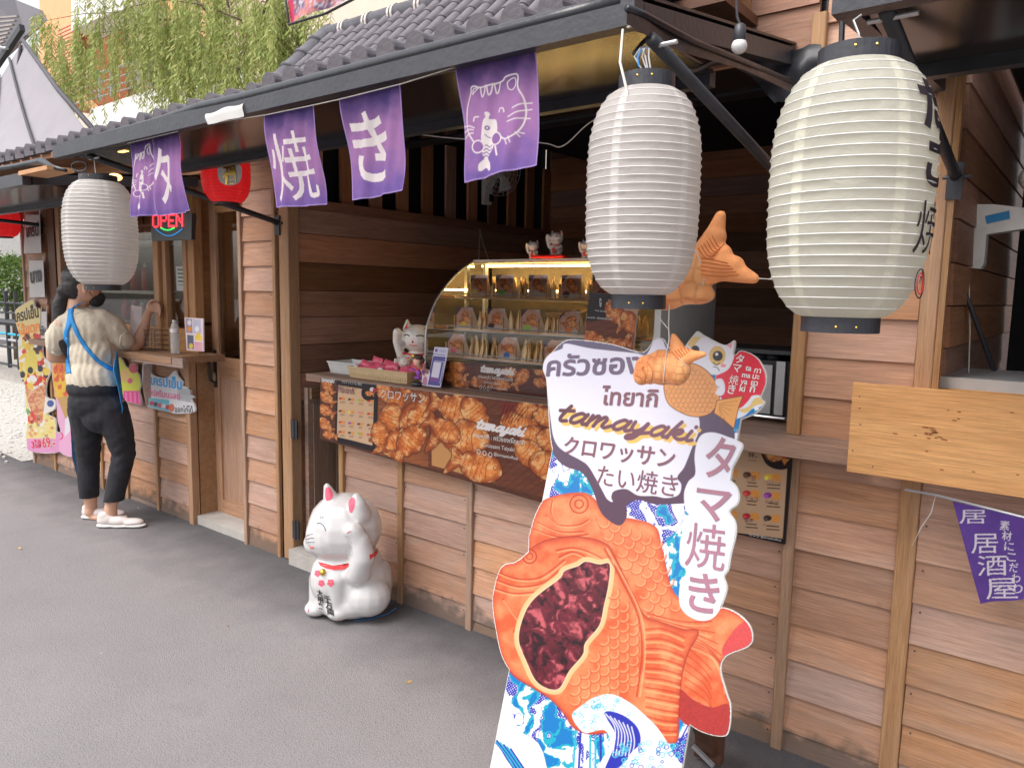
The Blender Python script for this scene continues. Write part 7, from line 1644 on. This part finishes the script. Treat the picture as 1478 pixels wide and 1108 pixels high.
# notice behind the door glass and a dog-faced bag above
NP = wallplane(2.478)
nb = thing('door_notice', P(265, 410, Y=2.478), 'white framed paper notice on the casement glass', 'notice'); q = KD((828, 340), (905, 342), (908, 458), (833, 455))
canvas('card_face', NP, q, .004, lambda C: (C.fill(S(200, 200, 196)), C.poly(KD((836, 352), (898, 354), (900, 430), (840, 428)), S(110, 125, 100)), [C.line(KD((840, 365+k*18), (895, 368+k*18)), 2.4, S(215, 215, 210)) for k in range(4)]), 'paper', nb, lift=.002)
# LED sign ---------------------------------------------------------------
OP = wallplane(2.29); op = thing('open_sign', P(247, 325, Y=2.29), 'black LED sign reading OPEN in red dots with green and blue arcs', 'sign')
q = KD((705, 85), (903, 90), (900, 215), (715, 222)); a_ = [OP.to2(*p) for p in q]; MB().prism([OP.pt(*p) for p in a_], (0, .025, 0)).build('sign_box', 'plastic_black', op)
mat('led_red', (1, .02, .03), .4, emit=2.6); mat('led_green', (.03, .7, .12), .4, emit=.7); mat('led_blue', (.03, .2, .5), .4, emit=.35)
PIX = {'O': ['01110', '10001', '10001', '10001', '10001', '10001', '01110'], 'P': ['11110', '10001', '10001', '11110', '10000', '10000', '10000'], 'E': ['11111', '10000', '10000', '11110', '10000', '10000', '11111'], 'N': ['10001', '11001', '10101', '10101', '10011', '10001', '10001']}
for i, ch in enumerate('OPEN'):
    mb = MB()
    for r_i, row in enumerate(PIX[ch]):
        for c_i, b_i in enumerate(row):
            if b_i == '1':
                x, y = KD((722+i*37+c_i*6.6, 100+r_i*9.0-(i*1.0)))[0]; mb.ball(OP.pt(*OP.to2(x, y), .003), (.0062, .003, .0062), 6, 4)
    mb.build('letter', 'led_red', op)
for nm, m, x0, x1, y, s, n in (('green_arc', 'led_green', 760, 822, 160, 10, 14), ('green_arc', 'led_green', 765, 815, 90, -12, 12)):
    MB().tube([OP.pt(*OP.to2(*KD((x0+(x1-x0)*t, y+s*math.sin(math.pi*t)))[0]), .003) for t in np.linspace(0, 1, n)], .0045, 6).build(nm, m, op)
MB().tube([OP.pt(*OP.to2(*KD((735+125*t, 165+32*math.sin(math.pi*t)))[0]), .003) for t in np.linspace(0, 1, 14)], .004, 6).build('blue_arc', 'led_blue', op)
MB().tube([P(280, 300, Y=2.32), P(284, 315, Y=2.34), P(280, 335, Y=2.33), P(276, 338, Y=2.31)], .002, 4).build('cord', 'black_steel', op)
# ================================================================ cut-out signs on the boards of the crepe stall
CP = wallplane(2.408); K5 = from_crop(150, 480, 3.461)
def cutout(name, outline, paint, label, plane=CP, cell=.003, loc=None, cat='sign'):
    t_ = thing(name, P(*outline[0], Y=plane.o.y), label, cat); o = smooth_pts(outline, True, 4) if len(outline) > 8 else outline
    xs = [p[0] for p in o]; ys = [p[1] for p in o]; q = [(min(xs)-2, min(ys)-6), (max(xs)+2, min(ys)-2), (max(xs)+2, max(ys)+6), (min(xs)-2, max(ys)+2)]
    canvas('printed_face', plane, q, cell, paint, 'print', t_, mask=o, grow=.5, lift=.0025); MB().prism([plane.pt(*plane.to2(*p)) for p in (o if sum((a[0]-b[0])*(a[1]+b[1]) for a, b in zip(o, o[1:]+o[:1])) < 0 else o[::-1])], (0, .006, 0)).build('board', 'off_white', t_); return t_
def p1_(C):
    C.fill(S(235, 238, 240)); C.poly(K5((200, 160), (235, 155), (238, 360), (215, 365), (195, 270)), lambda x, y, d: np.array(S(150, 110, 90))*(.6+.8*fbm(x*.3, y*.3, 2))[:, None])
    C.poly(K5((225, 325), (328, 335), (330, 395), (225, 368)), S(120, 205, 225)); 
    for k, c in enumerate(((220, 40, 70), (60, 50, 80), (230, 90, 120), (240, 240, 240), (220, 50, 60))): C.circ(*K5((240+k*20, 352+k*5))[0], 3.2, S(*c))
    C.circ(*K5((408, 300))[0], 6, S(235, 160, 100)); C.circ(*K5((404, 305))[0], 3.4, S(190, 90, 60)); C.circ(*K5((340, 375))[0], 4, S(235, 130, 90), ry=6)
o1 = K5((195, 150), (235, 148), (242, 205), (310, 225), (345, 195), (362, 190), (372, 215), (398, 245), (395, 265), (420, 275), (432, 310), (445, 345), (455, 360), (452, 398), (360, 405), (330, 398), (225, 372), (205, 330), (192, 250))
cs1 = cutout('crepe_sign', o1, p1_, 'white cut-out sign with blue and pink Thai lettering fixed below the shelf near the door')
def txt(t_, s, off, a, b, m, plane=CP, lift=.004, h=None, K=K5, shear=0): c = K(a, b); letters('lettering', s, plane, c[0], c[1], m, t_, off, lift=lift, h=h, shear=shear)
txt(cs1, 'เครปเย็น', .03, (238, 258), (392, 282), 'ink_blue', h=13); txt(cs1, 'วิปครีมนมสด', .012, (230, 312), (382, 335), 'ink_pink', h=9); txt(cs1, 'ออกไก่ได้', .012, (358, 396), (448, 398), 'ink_black', h=8)
def p2_(C):
    C.fill(S(222, 226, 60)); C.poly(K5((100, 290), (185, 290), (195, 360), (95, 345)), S(235, 60, 140)); C.circ(*K5((150, 178))[0], 7, S(225, 50, 90)); C.circ(*K5((132, 240))[0], 4, S(230, 80, 120)); C.circ(*K5((105, 215))[0], 7, S(245, 200, 120), ry=9)
    for k in range(4): C.line(K5((112+k*22, 300), (114+k*22, 345)), 3, S(245, 130, 190))
cutout('crepe_sign', K5((75, 130), (95, 135), (110, 165), (125, 175), (130, 158), (165, 158), (168, 195), (180, 215), (188, 260), (180, 290), (192, 350), (180, 360), (130, 348), (105, 345), (85, 300)), p2_, 'yellow and pink cut-out ice cream sign beside the woman\'s hip')
# tall crepe cone poster
LP_ = wallplane(2.40); K7 = from_crop(0, 380, 3.957)
def p3_(C):
    C.fill(S(240, 236, 226)); C.poly(K7((85, 280), (150, 215), (195, 210), (240, 280), (240, 400), (110, 420)), S(246, 224, 150), sm=True); C.poly(K7((150, 960), (350, 965), (350, 1080), (160, 1080)), S(232, 160, 205))
    rr = random.Random(8); cl = [(215, 40, 35), (60, 30, 35), (240, 200, 60), (235, 225, 150), (245, 242, 236), (225, 60, 40), (245, 215, 80)]
    for k in range(150):
        y = rr.uniform(410, 710); w_ = 60+(y-400)*.12; x = 185+rr.uniform(-w_, w_); C.circ(*K7((x, y))[0], rr.uniform(1.8, 4.6), S(*cl[k % 7]), ry=rr.uniform(3, 7), ang=rr.uniform(-1, 1))
    C.poly(K7((155, 505), (200, 500), (215, 590), (180, 640), (145, 600)), lambda x, y, d: np.array(S(236, 215, 90))*(.85+.3*fbm(x, y, 3))[:, None], sm=True)
    for x, y in ((175, 610), (232, 600), (130, 635), (230, 475)): C.circ(*K7((x, y))[0], 4, S(40, 28, 32), ry=5)
    C.poly(K7((135, 700), (185, 725), (270, 680), (245, 900), (215, 925), (195, 900)), lambda x, y, d: np.where((fbm(x*.35, y*.35, 4) > .5)[:, None], np.array(S(205, 120, 80)), np.array(S(232, 180, 130))))
    C.poly(K7((150, 740), (175, 860), (215, 930), (320, 930), (320, 1000), (150, 1000)), S(238, 224, 150)); C.circ(*K7((180, 880))[0], 5.5, S(220, 50, 60), ry=9); C.circ(*K7((290, 890))[0], 11, S(240, 226, 140)); C.circ(*K7((155, 850))[0], 5, S(100, 170, 80)); C.circ(*K7((290, 800))[0], 5, S(60, 90, 160))
    for k in range(40): x, y = rr.uniform(160, 320), rr.uniform(850, 990); C.circ(*K7((x, y))[0], 2.5, S(*cl[(k+2) % 7]), .5)
o3 = K7((85, 275), (130, 235), (175, 210), (195, 210), (205, 250), (235, 270), (232, 380), (245, 430), (250, 530), (290, 560), (292, 620), (270, 680), (268, 760), (315, 780), (318, 830), (275, 860), (320, 890), (325, 960), (345, 970), (350, 1075), (165, 1070), (150, 960), (158, 880), (140, 800), (145, 700), (120, 660), (108, 560), (103, 450), (110, 410), (92, 350))
cn = cutout('crepe_poster', o3, p3_, 'tall cut-out poster of a fruit crepe cone priced 69 at the left end', LP_, cat='poster')
txt(cn, 'เครปเย็น', .03, (90, 335), (225, 305), 'ink_black', LP_, K=K7, h=15); txt(cn, 'ไส้แตก', .03, (105, 408), (232, 385), 'ink_orange', LP_, K=K7, h=13)
txt(cn, '3ไส้', .02, (185, 1052), (240, 1050), 'ink_white', LP_, K=K7, h=9); txt(cn, '69.-', .06, (246, 1050), (322, 1046), 'ink_white', LP_, K=K7, h=14); txt(cn, '3ไส้', .02, (185, 1052), (240, 1050), 'ink_red', LP_, K=K7, h=9, lift=.005); txt(cn, '69.-', .02, (248, 1050), (320, 1046), 'ink_red', LP_, K=K7, h=14, lift=.0055)
def p4_(C):
    C.fill(S(240, 180, 215)); C.poly(K7((305, 565), (400, 575), (400, 740), (325, 770)), S(240, 190, 60), sm=True)
    rr = random.Random(4)
    for k in range(50): C.circ(*K7((rr.uniform(315, 395), rr.uniform(580, 745)))[0], 3, S(*((225, 60, 35), (245, 205, 60), (245, 130, 40))[k % 3]), ry=6, a=.8)
    C.poly(K7((330, 770), (400, 750), (405, 860), (380, 900)), S(205, 165, 95)); C.poly(K7((375, 890), (400, 860), (400, 960), (370, 990)), S(235, 235, 240)); C.circ(*K7((340, 985))[0], 5, S(225, 60, 140), ring=2.)
cutout('crepe_poster', K7((300, 560), (400, 570), (420, 700), (425, 860), (405, 900), (420, 1080), (440, 1110), (345, 1080), (345, 960), (330, 900), (320, 780), (302, 680)), p4_, 'pink edged poster with orange fruit crepe half hidden behind the woman', wallplane(2.395), cat='poster')
# hanging white cloths with Thai brush lettering
HP = wallplane(2.40); K6b = from_crop(0, 180, 4.618)
for i, (q, s, a, b, lb) in enumerate(((K6b((170, 600), (270, 600), (278, 855), (162, 858)), 'เครป', (188, 750), (270, 738), 'uppermost white cloth with brushed Thai word hung on the end post'), (K6b((195, 905), (292, 905), (306, 1150), (205, 1150)), 'บาง', (215, 1055), (288, 1040), 'middle white cloth with brushed Thai word hung on the end post'), (K7((240, 275), (270, 275), (275, 460), (240, 460)), 'เย็น', (242, 410), (272, 400), 'lowest white cloth, partly behind the crepe cone poster'))):
    t_ = thing('hanging_cloth', P(*q[0], Y=2.4), lb, 'cloth', 'white cloths hung on the end post')
    canvas('cloth', HP, q, .01, lambda C: C.fill(S(225, 222, 218)), 'paper', t_, disp=lambda a_, b_: .004+.005*np.sin(a_*6+i)*b_); K = K6b if i < 2 else K7; c = K(a, b); letters('lettering', s, HP, c[0], c[1], 'ink_black', t_, .03 if i == 0 else .035, lift=.012)
    for x in (q[0], q[1]): MB().tube([HP.pt(*HP.to2(*x), .004), HP.pt(*HP.to2(x[0], x[1]-7), .004)], .004, 4).build('tie', 'string', t_)
# dog-faced pouch hanging inside the door glass
mat('dry_leaf', (.45, .28, .12), .8)
for i, (x, y, lb) in enumerate(((28, 792, 'single tan dry leaf lying on the asphalt at the lower left'), (590, 985, 'small curled dry leaf on the asphalt below the counter'), (330, 905, 'small dry leaf on the open asphalt left of the cat statue'))):
    c = P(x, y, Z=0); a = i*1.3; s = .022-.005*i; u_ = Vector((math.cos(a), math.sin(a), 0)); v_ = Vector((-math.sin(a), math.cos(a), 0))
    o = obj('dry_leaf', [c+u_*s+Vector((0, 0, .004)), c+v_*s*.4+Vector((0, 0, .009)), c-u_*s+Vector((0, 0, .003)), c-v_*s*.4+Vector((0, 0, .002)), c+Vector((0, 0, .001))], [(0, 1, 4), (1, 2, 4), (2, 3, 4), (3, 0, 4)], 'dry_leaf'); tag(o, lb, 'leaf')
# ================================================================ far left: ramp, rail and shrubs
mat('rail_dark', (.03, .03, .035), .5); mat('rail_blue', (.02, .35, .5), .5); mat('rail_grey', (.35, .35, .37), .5)
rl = thing('railing', (-10.5, 3.6, 0), 'dark metal railing with blue rail beyond the left end of the stalls', 'railing')
def Z3(x, y, Y=4.2): return P(x, y, Y=Y)
for y, m, r in ((440, 'rail_dark', .02), (455, 'rail_dark', .015), (470, 'rail_dark', .05), (488, 'rail_blue', .02), (497, 'rail_grey', .02), (508, 'rail_dark', .02), (535, 'rail_dark', .02)):
    a = Z3(60, y); b = Z3(-120, y); b.z = a.z; MB().tube([a, (a.x-6, a.y, a.z)], r, 8).build('rail', m, rl)
for px in (8, 22): a = Z3(px, 420); MB().tube([(a.x, a.y, 0.25), a], .03, 8).build('post', 'rail_dark', rl)
a = Z3(60, 560); tag(MB().box((a.x-8, 4.3, 0), (a.x, 6.5, Z3(30, 545).z)).box((a.x-8, 4.1, 0), (a.x, 4.3, Z3(30, 590).z)).build('concrete_steps', 'concrete'), kind='structure')
def leaf_mat(name, c1, c2, tr=.35):
    m, nt, b = newmat(name); L = nt.links.new; out = nt.nodes['Material Output']; ge = N(nt, 'NewGeometry')
    rp = N(nt, 'ValToRGB'); e = rp.color_ramp.elements; e[0].color = (*c1, 1); e[1].color = (*c2, 1); L(ge.outputs['Random Per Island'], rp.inputs[0])
    tl = N(nt, 'BsdfTranslucent'); mx = N(nt, 'MixShader'); mx.inputs[0].default_value = tr; L(rp.outputs[0], b.inputs['Base Color']); L(rp.outputs[0], tl.inputs['Color']); b.inputs['Roughness'].default_value = .6; b.inputs['Specular IOR Level'].default_value = .25
    L(b.outputs[0], mx.inputs[1]); L(tl.outputs[0], mx.inputs[2]); L(mx.outputs[0], out.inputs['Surface']); MATS[name] = m
leaf_mat('willow_leaf', (.26, .34, .09), (.58, .6, .24), .5); leaf_mat('shrub_leaf', (.05, .12, .02), (.22, .30, .08), .3)
mat('bark', (.13, .09, .06), .9, noise=.3, bump=.5)
def shrub(c, r, n, seed, label, name='shrub', kind=None):
    rr = random.Random(seed); V = []; F = []
    for k in range(n):
        d = Vector((rr.gauss(0, 1), rr.gauss(0, 1), rr.gauss(0, 1))).normalized()*rr.uniform(.45, 1)**.5*(1+.25*mnoise.noise(Vector((k*.01, seed, 0)))); p = Vector(c)+Vector((d.x*r[0], d.y*r[1], d.z*r[2]))
        s = rr.uniform(.03, .07); a = Vector((rr.uniform(-1, 1), rr.uniform(-1, 1), rr.uniform(-.6, .8))).normalized(); b = a.cross(Vector((rr.random(), rr.random(), rr.random()))).normalized(); i = len(V)
        V += [p, p+a*s+b*s*.35, p+a*s*2, p+a*s-b*s*.35]; F.append((i, i+1, i+2, i+3))
    t_ = thing(name, (c[0], c[1], 0), label, 'shrub'); obj('foliage', V, F, 'shrub_leaf', t_); MB().tube([(c[0], c[1], .0), (c[0]+.05, c[1], c[2])], .03, 6).build('stem', 'bark', t_)
a = Z3(15, 395, 5.2); shrub((a.x, a.y, a.z-.15), (.9, .5, .5), 3500, 1, 'green leafy shrub behind the dark railing at the far left')
a = Z3(-90, 400, 5.4); shrub((a.x, a.y, a.z-.15), (1.2, .5, .6), 2500, 2, 'green bush farther along behind the railing, outside the stall row')
# low wall of the house behind
mat('wall_grey', (.33, .32, .31), .9, noise=.15); mat('window_dark', (.05, .06, .07), .2)
hw = thing('background_house', (-19, 7.5, 0), 'low grey house wall behind the shrubs at the far left', 'house'); MB().box((-34, 7.5, 0), (-14.5, 7.8, 2.9)).build('wall', 'wall_grey', hw)
# ================================================================ grey tent canopy and metal roof, upper left
mat('tent_grey', (.27, .25, .27), .8, noise=.08, nscale=2, bump=.15, bscale=3); mat('tent_seam', (.06, .055, .065), .7)
tn = thing('tent_canopy', P(80, 150, Y=4.6), 'grey fabric tent roof with dark seams rising behind the crepe stall', 'tent')
TL_, BR_ = P(33, 62, Y=5.6), P(150, 186, Y=4.4)
A_ = P(33, 60, Y=5.6); B_ = P(158, 196, Y=4.4); C_ = P(-10, 130, Y=5.4); D_ = P(-60, 230, Y=4.3); E_ = P(60, 235, Y=4.4); F_ = P(158, 235, Y=4.35)
n_ = 12; V = []; F = []
for j in range(n_+1):
    for i in range(n_+1):
        a, b = i/n_, j/n_; p = (C_.lerp(A_, a)).lerp(D_.lerp(F_, a), b); p = p+Vector((0, 0, -.12*math.sin(a*math.pi)*math.sin(b*math.pi))); V.append(p)
for j in range(n_):
    for i in range(n_): F.append((j*(n_+1)+i, j*(n_+1)+i+1, (j+1)*(n_+1)+i+1, (j+1)*(n_+1)+i))
obj('fabric', V, F, 'tent_grey', tn, True)
MB().tube([A_+Vector((0, 0, .02)), (A_+F_)/2+Vector((0, 0, .02)), B_.lerp(F_, .5)+Vector((0, 0, .02))], .035, 8).build('edge_pole', 'tent_seam', tn, True)
for a in (.28, .62):
    t_ = [C_.lerp(A_, a).lerp(D_.lerp(F_, a), b)+Vector((0, -.03, .03-.12*math.sin(a*math.pi)*math.sin(b*math.pi))) for b in np.linspace(0, 1, 9)]; MB().tube(t_, .022, 6).build('seam', 'tent_seam', tn, True)
MB().tube([P(30, 65, Y=5.5), P(26, 100, Y=5.45), P(0, 135, Y=5.4)], .03, 6).build('seam', 'tent_seam', tn, True)
mr_ = thing('metal_roof', P(20, 30, Y=6.5), 'dark corrugated metal roof corner at the top left', 'roof')
mat('roof_metal', (.07, .06, .07), .5, .3); mat('roof_under', (.32, .28, .26), .6)
q = [P(-60, -40, Y=7.5), P(15, 5, Y=7.5), P(55, 22, Y=7.2), P(62, 36, Y=7), P(30, 58, Y=6.5), P(-60, 150, Y=6)]
MB().prism(q, (0, .1, .12)).build('roof_sheet', 'roof_metal', mr_)
for k in range(8): a = P(-40, 22+k*10, Y=6.3).lerp(P(24-k*4, 24+k*6, Y=6.6), 0); MB().bar(P(-50, 30+k*8, Y=6.0), P(26-k*3.2, 24+k*6, Y=6.0), .05, .03).build('corrugation', 'roof_under', mr_)
MB().bar(P(32, 40, Y=5.95), P(-20, 118, Y=5.95), .09, .12).build('roof_beam', 'rail_dark', mr_); MB().tube([P(-10, 68, Y=5.8), P(10, 70, Y=5.8)], .03, 8).build('pipe', 'steel', mr_)
# ================================================================ orange house behind the roofs
mat('house_orange', S(238, 172, 126), .85, noise=.06, nscale=2); mat('house_orange_dark', S(216, 140, 104), .85, noise=.06); mat('house_cream', S(214, 198, 182), .85, noise=.05, nscale=2); mat('house_white', S(232, 228, 224), .85); mat('house_slat', S(232, 168, 130), .7)
OYH = 12.0; oh = thing('orange_house', (-24, OYH, 0), 'orange and cream two-storey house with railed balcony behind the willow', 'house')
HPl = wallplane(OYH); KH = from_crop(0, 0, 3.6925); K8 = from_crop(0, 0, 5.0375)
def hq(pts, dy, m, nm, th=.25):
    """a slab of the house: outline on its own plane at distance dy from the front"""
    o = [P(*p, Y=OYH+dy) for p in pts]
    return MB().prism(o, (0, th, 0)).build(nm, m, oh)
MB().box((-40, OYH+2.2, 0), (-8, OYH+2.6, 12)).build('wall', 'house_cream', oh)
hq([(57, -60), (103, -60), (103, 125), (140, 160), (57, 130)], 0, 'house_orange', 'pillar')
for k in range(16): y = 40+k*5.3; a = P(84, y+4, Y=OYH-.05); b = P(107, y+4-6, Y=OYH-.05); MB().box((a.x, OYH-.09, a.z-.04), (b.x, OYH-.02, a.z+.04)).build('slat', 'house_slat', oh)
hq([(103, 30), (124, 22), (138, 150), (106, 160)], .6, 'house_orange_dark', 'balcony_wall', 1.2)
hq([(103, -60), (128, -60), (190, -60), (190, 10), (150, 22), (103, 45)], -.3, 'house_white', 'eave', 1.0)
hq([(112, 45), (190, 12), (300, -20), (300, -60), (190, -60)], .3, 'house_orange_dark', 'upper_band', .4)
hq([(240, -60), (262, -60), (258, 170), (236, 175)], -.1, 'house_orange', 'pillar'); hq([(290, -60), (300, -60), (298, 60), (288, 62)], -.1, 'house_orange', 'pillar'); hq([(300, 70), (480, 40), (480, 160), (300, 170)], .2, 'house_cream', 'lower_wall')
hq([(130, 158), (200, 135), (340, 95), (345, 170), (130, 190)], -.2, 'house_white', 'balcony_slab', 2.)
wq = P(200, 62, Y=OYH+2.15); wq2 = P(215, 100, Y=OYH+2.15); wn = MB().box((wq.x, OYH+2.1, wq2.z), (wq2.x+.4, OYH+2.18, wq.z)).build('window', 'window_dark', oh); MB().tube([(wq.x, OYH+2.05, wq.z), (wq2.x+.4, OYH+2.05, wq.z), (wq2.x+.4, OYH+2.05, wq2.z), (wq.x, OYH+2.05, wq2.z)], .06, 4, closed=True).build('frame', 'house_white', wn)
wq = P(360, 60, Y=OYH+2.15); wn = MB().box((wq.x, OYH-.0, wq.z-1.3), (wq.x+1.2, OYH+.3, wq.z)).build('window', 'window_dark', oh)
for y0, y1 in ((118, 76), (131, 91), (141, 103), (151, 113)): MB().tube([P(106, y0, Y=OYH-.25), P(240, y1-1, Y=OYH-.25)], .05 if y0 == 118 else .022, 6).build('rail', 'rail_grey', oh)
for px in (106, 143, 160, 200, 216, 238): a = P(px, 120-(px-106)*.31, Y=OYH-.25); b = P(px, 156-(px-106)*.28, Y=OYH-.25); MB().tube([a, (a.x, a.y, b.z)], .05, 6).build('rail_post', 'rail_grey', oh)
# ================================================================ willow
wt = thing('willow_tree', (-9.5, 7.4, 0), 'weeping willow with pale green hanging strands behind the tiled roofs', 'tree')
rr = random.Random(12); YW = 7.2
br = MB(); br.tube([(-7.6, 7.9, 0), (-7.5, 7.8, 2.5), (-7.3, 7.7, 3.6)]+[tuple(P(400, 60, Y=7.6))], [.22, .18, .12, .03], 10)
limbs = []
for x0, y0, x1, y1 in ((330, 40, 120, 60), (330, 60, 60, 20), (350, 30, 150, 15), (300, 70, 90, 55), (340, 80, 240, 70), (360, 40, 400, 10), (300, 20, 200, -30), (400, 60, 440, 40), (330, 10, 300, -60), (380, 20, 420, -40), (260, 40, 200, 60), (250, 0, 120, -30), (345, 100, 230, 130)):
    a, b = P(x0, y0, Y=YW+rr.uniform(-.3, .5)), P(x1, y1, Y=YW+rr.uniform(-.8, .8)); m_ = a.lerp(b, .5)+Vector((0, 0, .25)); pts = [a, a.lerp(m_, .5)+Vector((0, 0, .08)), m_, m_.lerp(b, .5)+Vector((0, 0, -.02)), b+Vector((0, 0, -.15))]
    br.tube(pts, [.018, .014, .011, .008, .004], 6); limbs.append(pts)
br.build('trunk', 'bark', wt, True)
V = []; F = []; tw = MB()
def strand(p, L_, seed, dens=1.):
    r3 = random.Random(seed); q = Vector(p); dx, dy = r3.uniform(-.25, .25), r3.uniform(-.2, .2); n = int(L_/.05); pts = [q.copy()]
    for k in range(n):
        t = k/n; q = q+Vector((dx*(1-t)*.06+r3.gauss(0, .004), dy*(1-t)*.06, -.05)); pts.append(q.copy())
        for s in range(2 if dens >= 1 else 1):
            a = r3.uniform(0, 6.28); d = Vector((math.cos(a)*.55, math.sin(a)*.55, -1+r3.uniform(0, .7))).normalized(); l = r3.uniform(.09, .17); w_ = d.cross(Vector((math.sin(a*3), math.cos(a*2), .3))).normalized()*l*.1; i = len(V)
            V.extend([q, q+d*l*.45+w_, q+d*l, q+d*l*.45-w_]); F.append((i, i+1, i+2, i+3))
    if len(pts) > 2: tw.tube(pts[::4]+[pts[-1]], .0035, 3)
k = 0
for pts in limbs:
    for s in range(34):
        t = rr.random(); i = min(int(t*4), 3); p = pts[i].lerp(pts[i+1], t*4-i)+Vector((rr.uniform(-.15, .15), rr.uniform(-.3, .3), rr.uniform(-.05, .1))); strand(p, rr.uniform(.5, 1.6), k); k += 1
dens_px = [(x, y) for x in range(165, 470, 6) for y in (-40, -10, 20, 50, 80)]
for x, y in dens_px:
    if rr.random() < (.6 if x < 240 else 1.): strand(P(x+rr.uniform(-8, 8), y+rr.uniform(-15, 15), Y=YW+rr.uniform(-.7, 1.2)), rr.uniform(.6, 1.5), k); k += 1
for x, y, L_ in ((48, 30, 1.1), (50, 60, .9), (68, 45, .8), (72, 70, .7), (78, 90, .75), (84, 90, .9), (96, 95, .8), (102, 110, .7), (60, 25, .4), (88, 60, .6), (110, 60, .8), (120, 70, .9), (130, 75, .8), (115, 35, 1.0), (140, 40, .9)):
    for j in range(4): strand(P(x+rr.uniform(-4, 4), y-10, Y=YW-.6+rr.uniform(-.2, .2)), L_*rr.uniform(.9, 1.5), k); k += 1
obj('crown', V, F, 'willow_leaf', wt); tw.build('twigs', mat('twig', (.25, .2, .07), .8), wt)
# ================================================================ banner beyond the roof
def p5_(C):
    C.fill(S(150, 120, 150)); n = fbm(C.x*.12, C.y*.12, 3); g = fbm(C.x*.3, C.y*.3, 8); C.c[n > .5] = S(205, 120, 130); C.c[g > .62] = S(225, 140, 110); C.c[n < .4] = S(110, 90, 120); C.c[(C.a < .06)] = S(215, 50, 100); C.c[g < .36] = S(215, 205, 215)
YB_ = 4.2; BN = wallplane(YB_); t_ = thing('banner', P(450, 10, Y=YB_), 'colourful pink printed banner above the tiled roof in front of the willow', 'banner')
canvas('printed_sheet', BN, [(408, -70), (560, -110), (512, -4), (417, 33)], .02, p5_, 'print', t_, disp=lambda a, b: .02*np.sin(a*9+b*5)); MB().tube([P(412, 0, Y=YB_), P(417, 36, Y=YB_), P(470, 20, Y=YB_), P(520, -6, Y=YB_)], .012, 5).build('frame', 'rail_dark', t_)
# hedge added behind the camera to block the bright horizon in the window glass
V = []; F = []; rr = random.Random(2)
for k in range(9000):
    x = rr.uniform(-26, 14); z = rr.uniform(0, 1.7+.4*math.sin(x*1.3)+.25*math.sin(x*3.1)); p = Vector((x, -14+rr.uniform(-.4, .4), z)); s = rr.uniform(.12, .28); a = rr.uniform(0, 6.28); d = Vector((math.cos(a), rr.uniform(-.4, .4), math.sin(a))); b = Vector((-math.sin(a), rr.uniform(-.4, .4), math.cos(a)))
    i = len(V); V += [p, p+d*s+b*s*.5, p+d*s*1.8, p+d*s-b*s*.5]; F.append((i, i+1, i+2, i+3))
tag(obj('unseen_hedge', V, F, 'shrub_leaf'), kind='stuff')
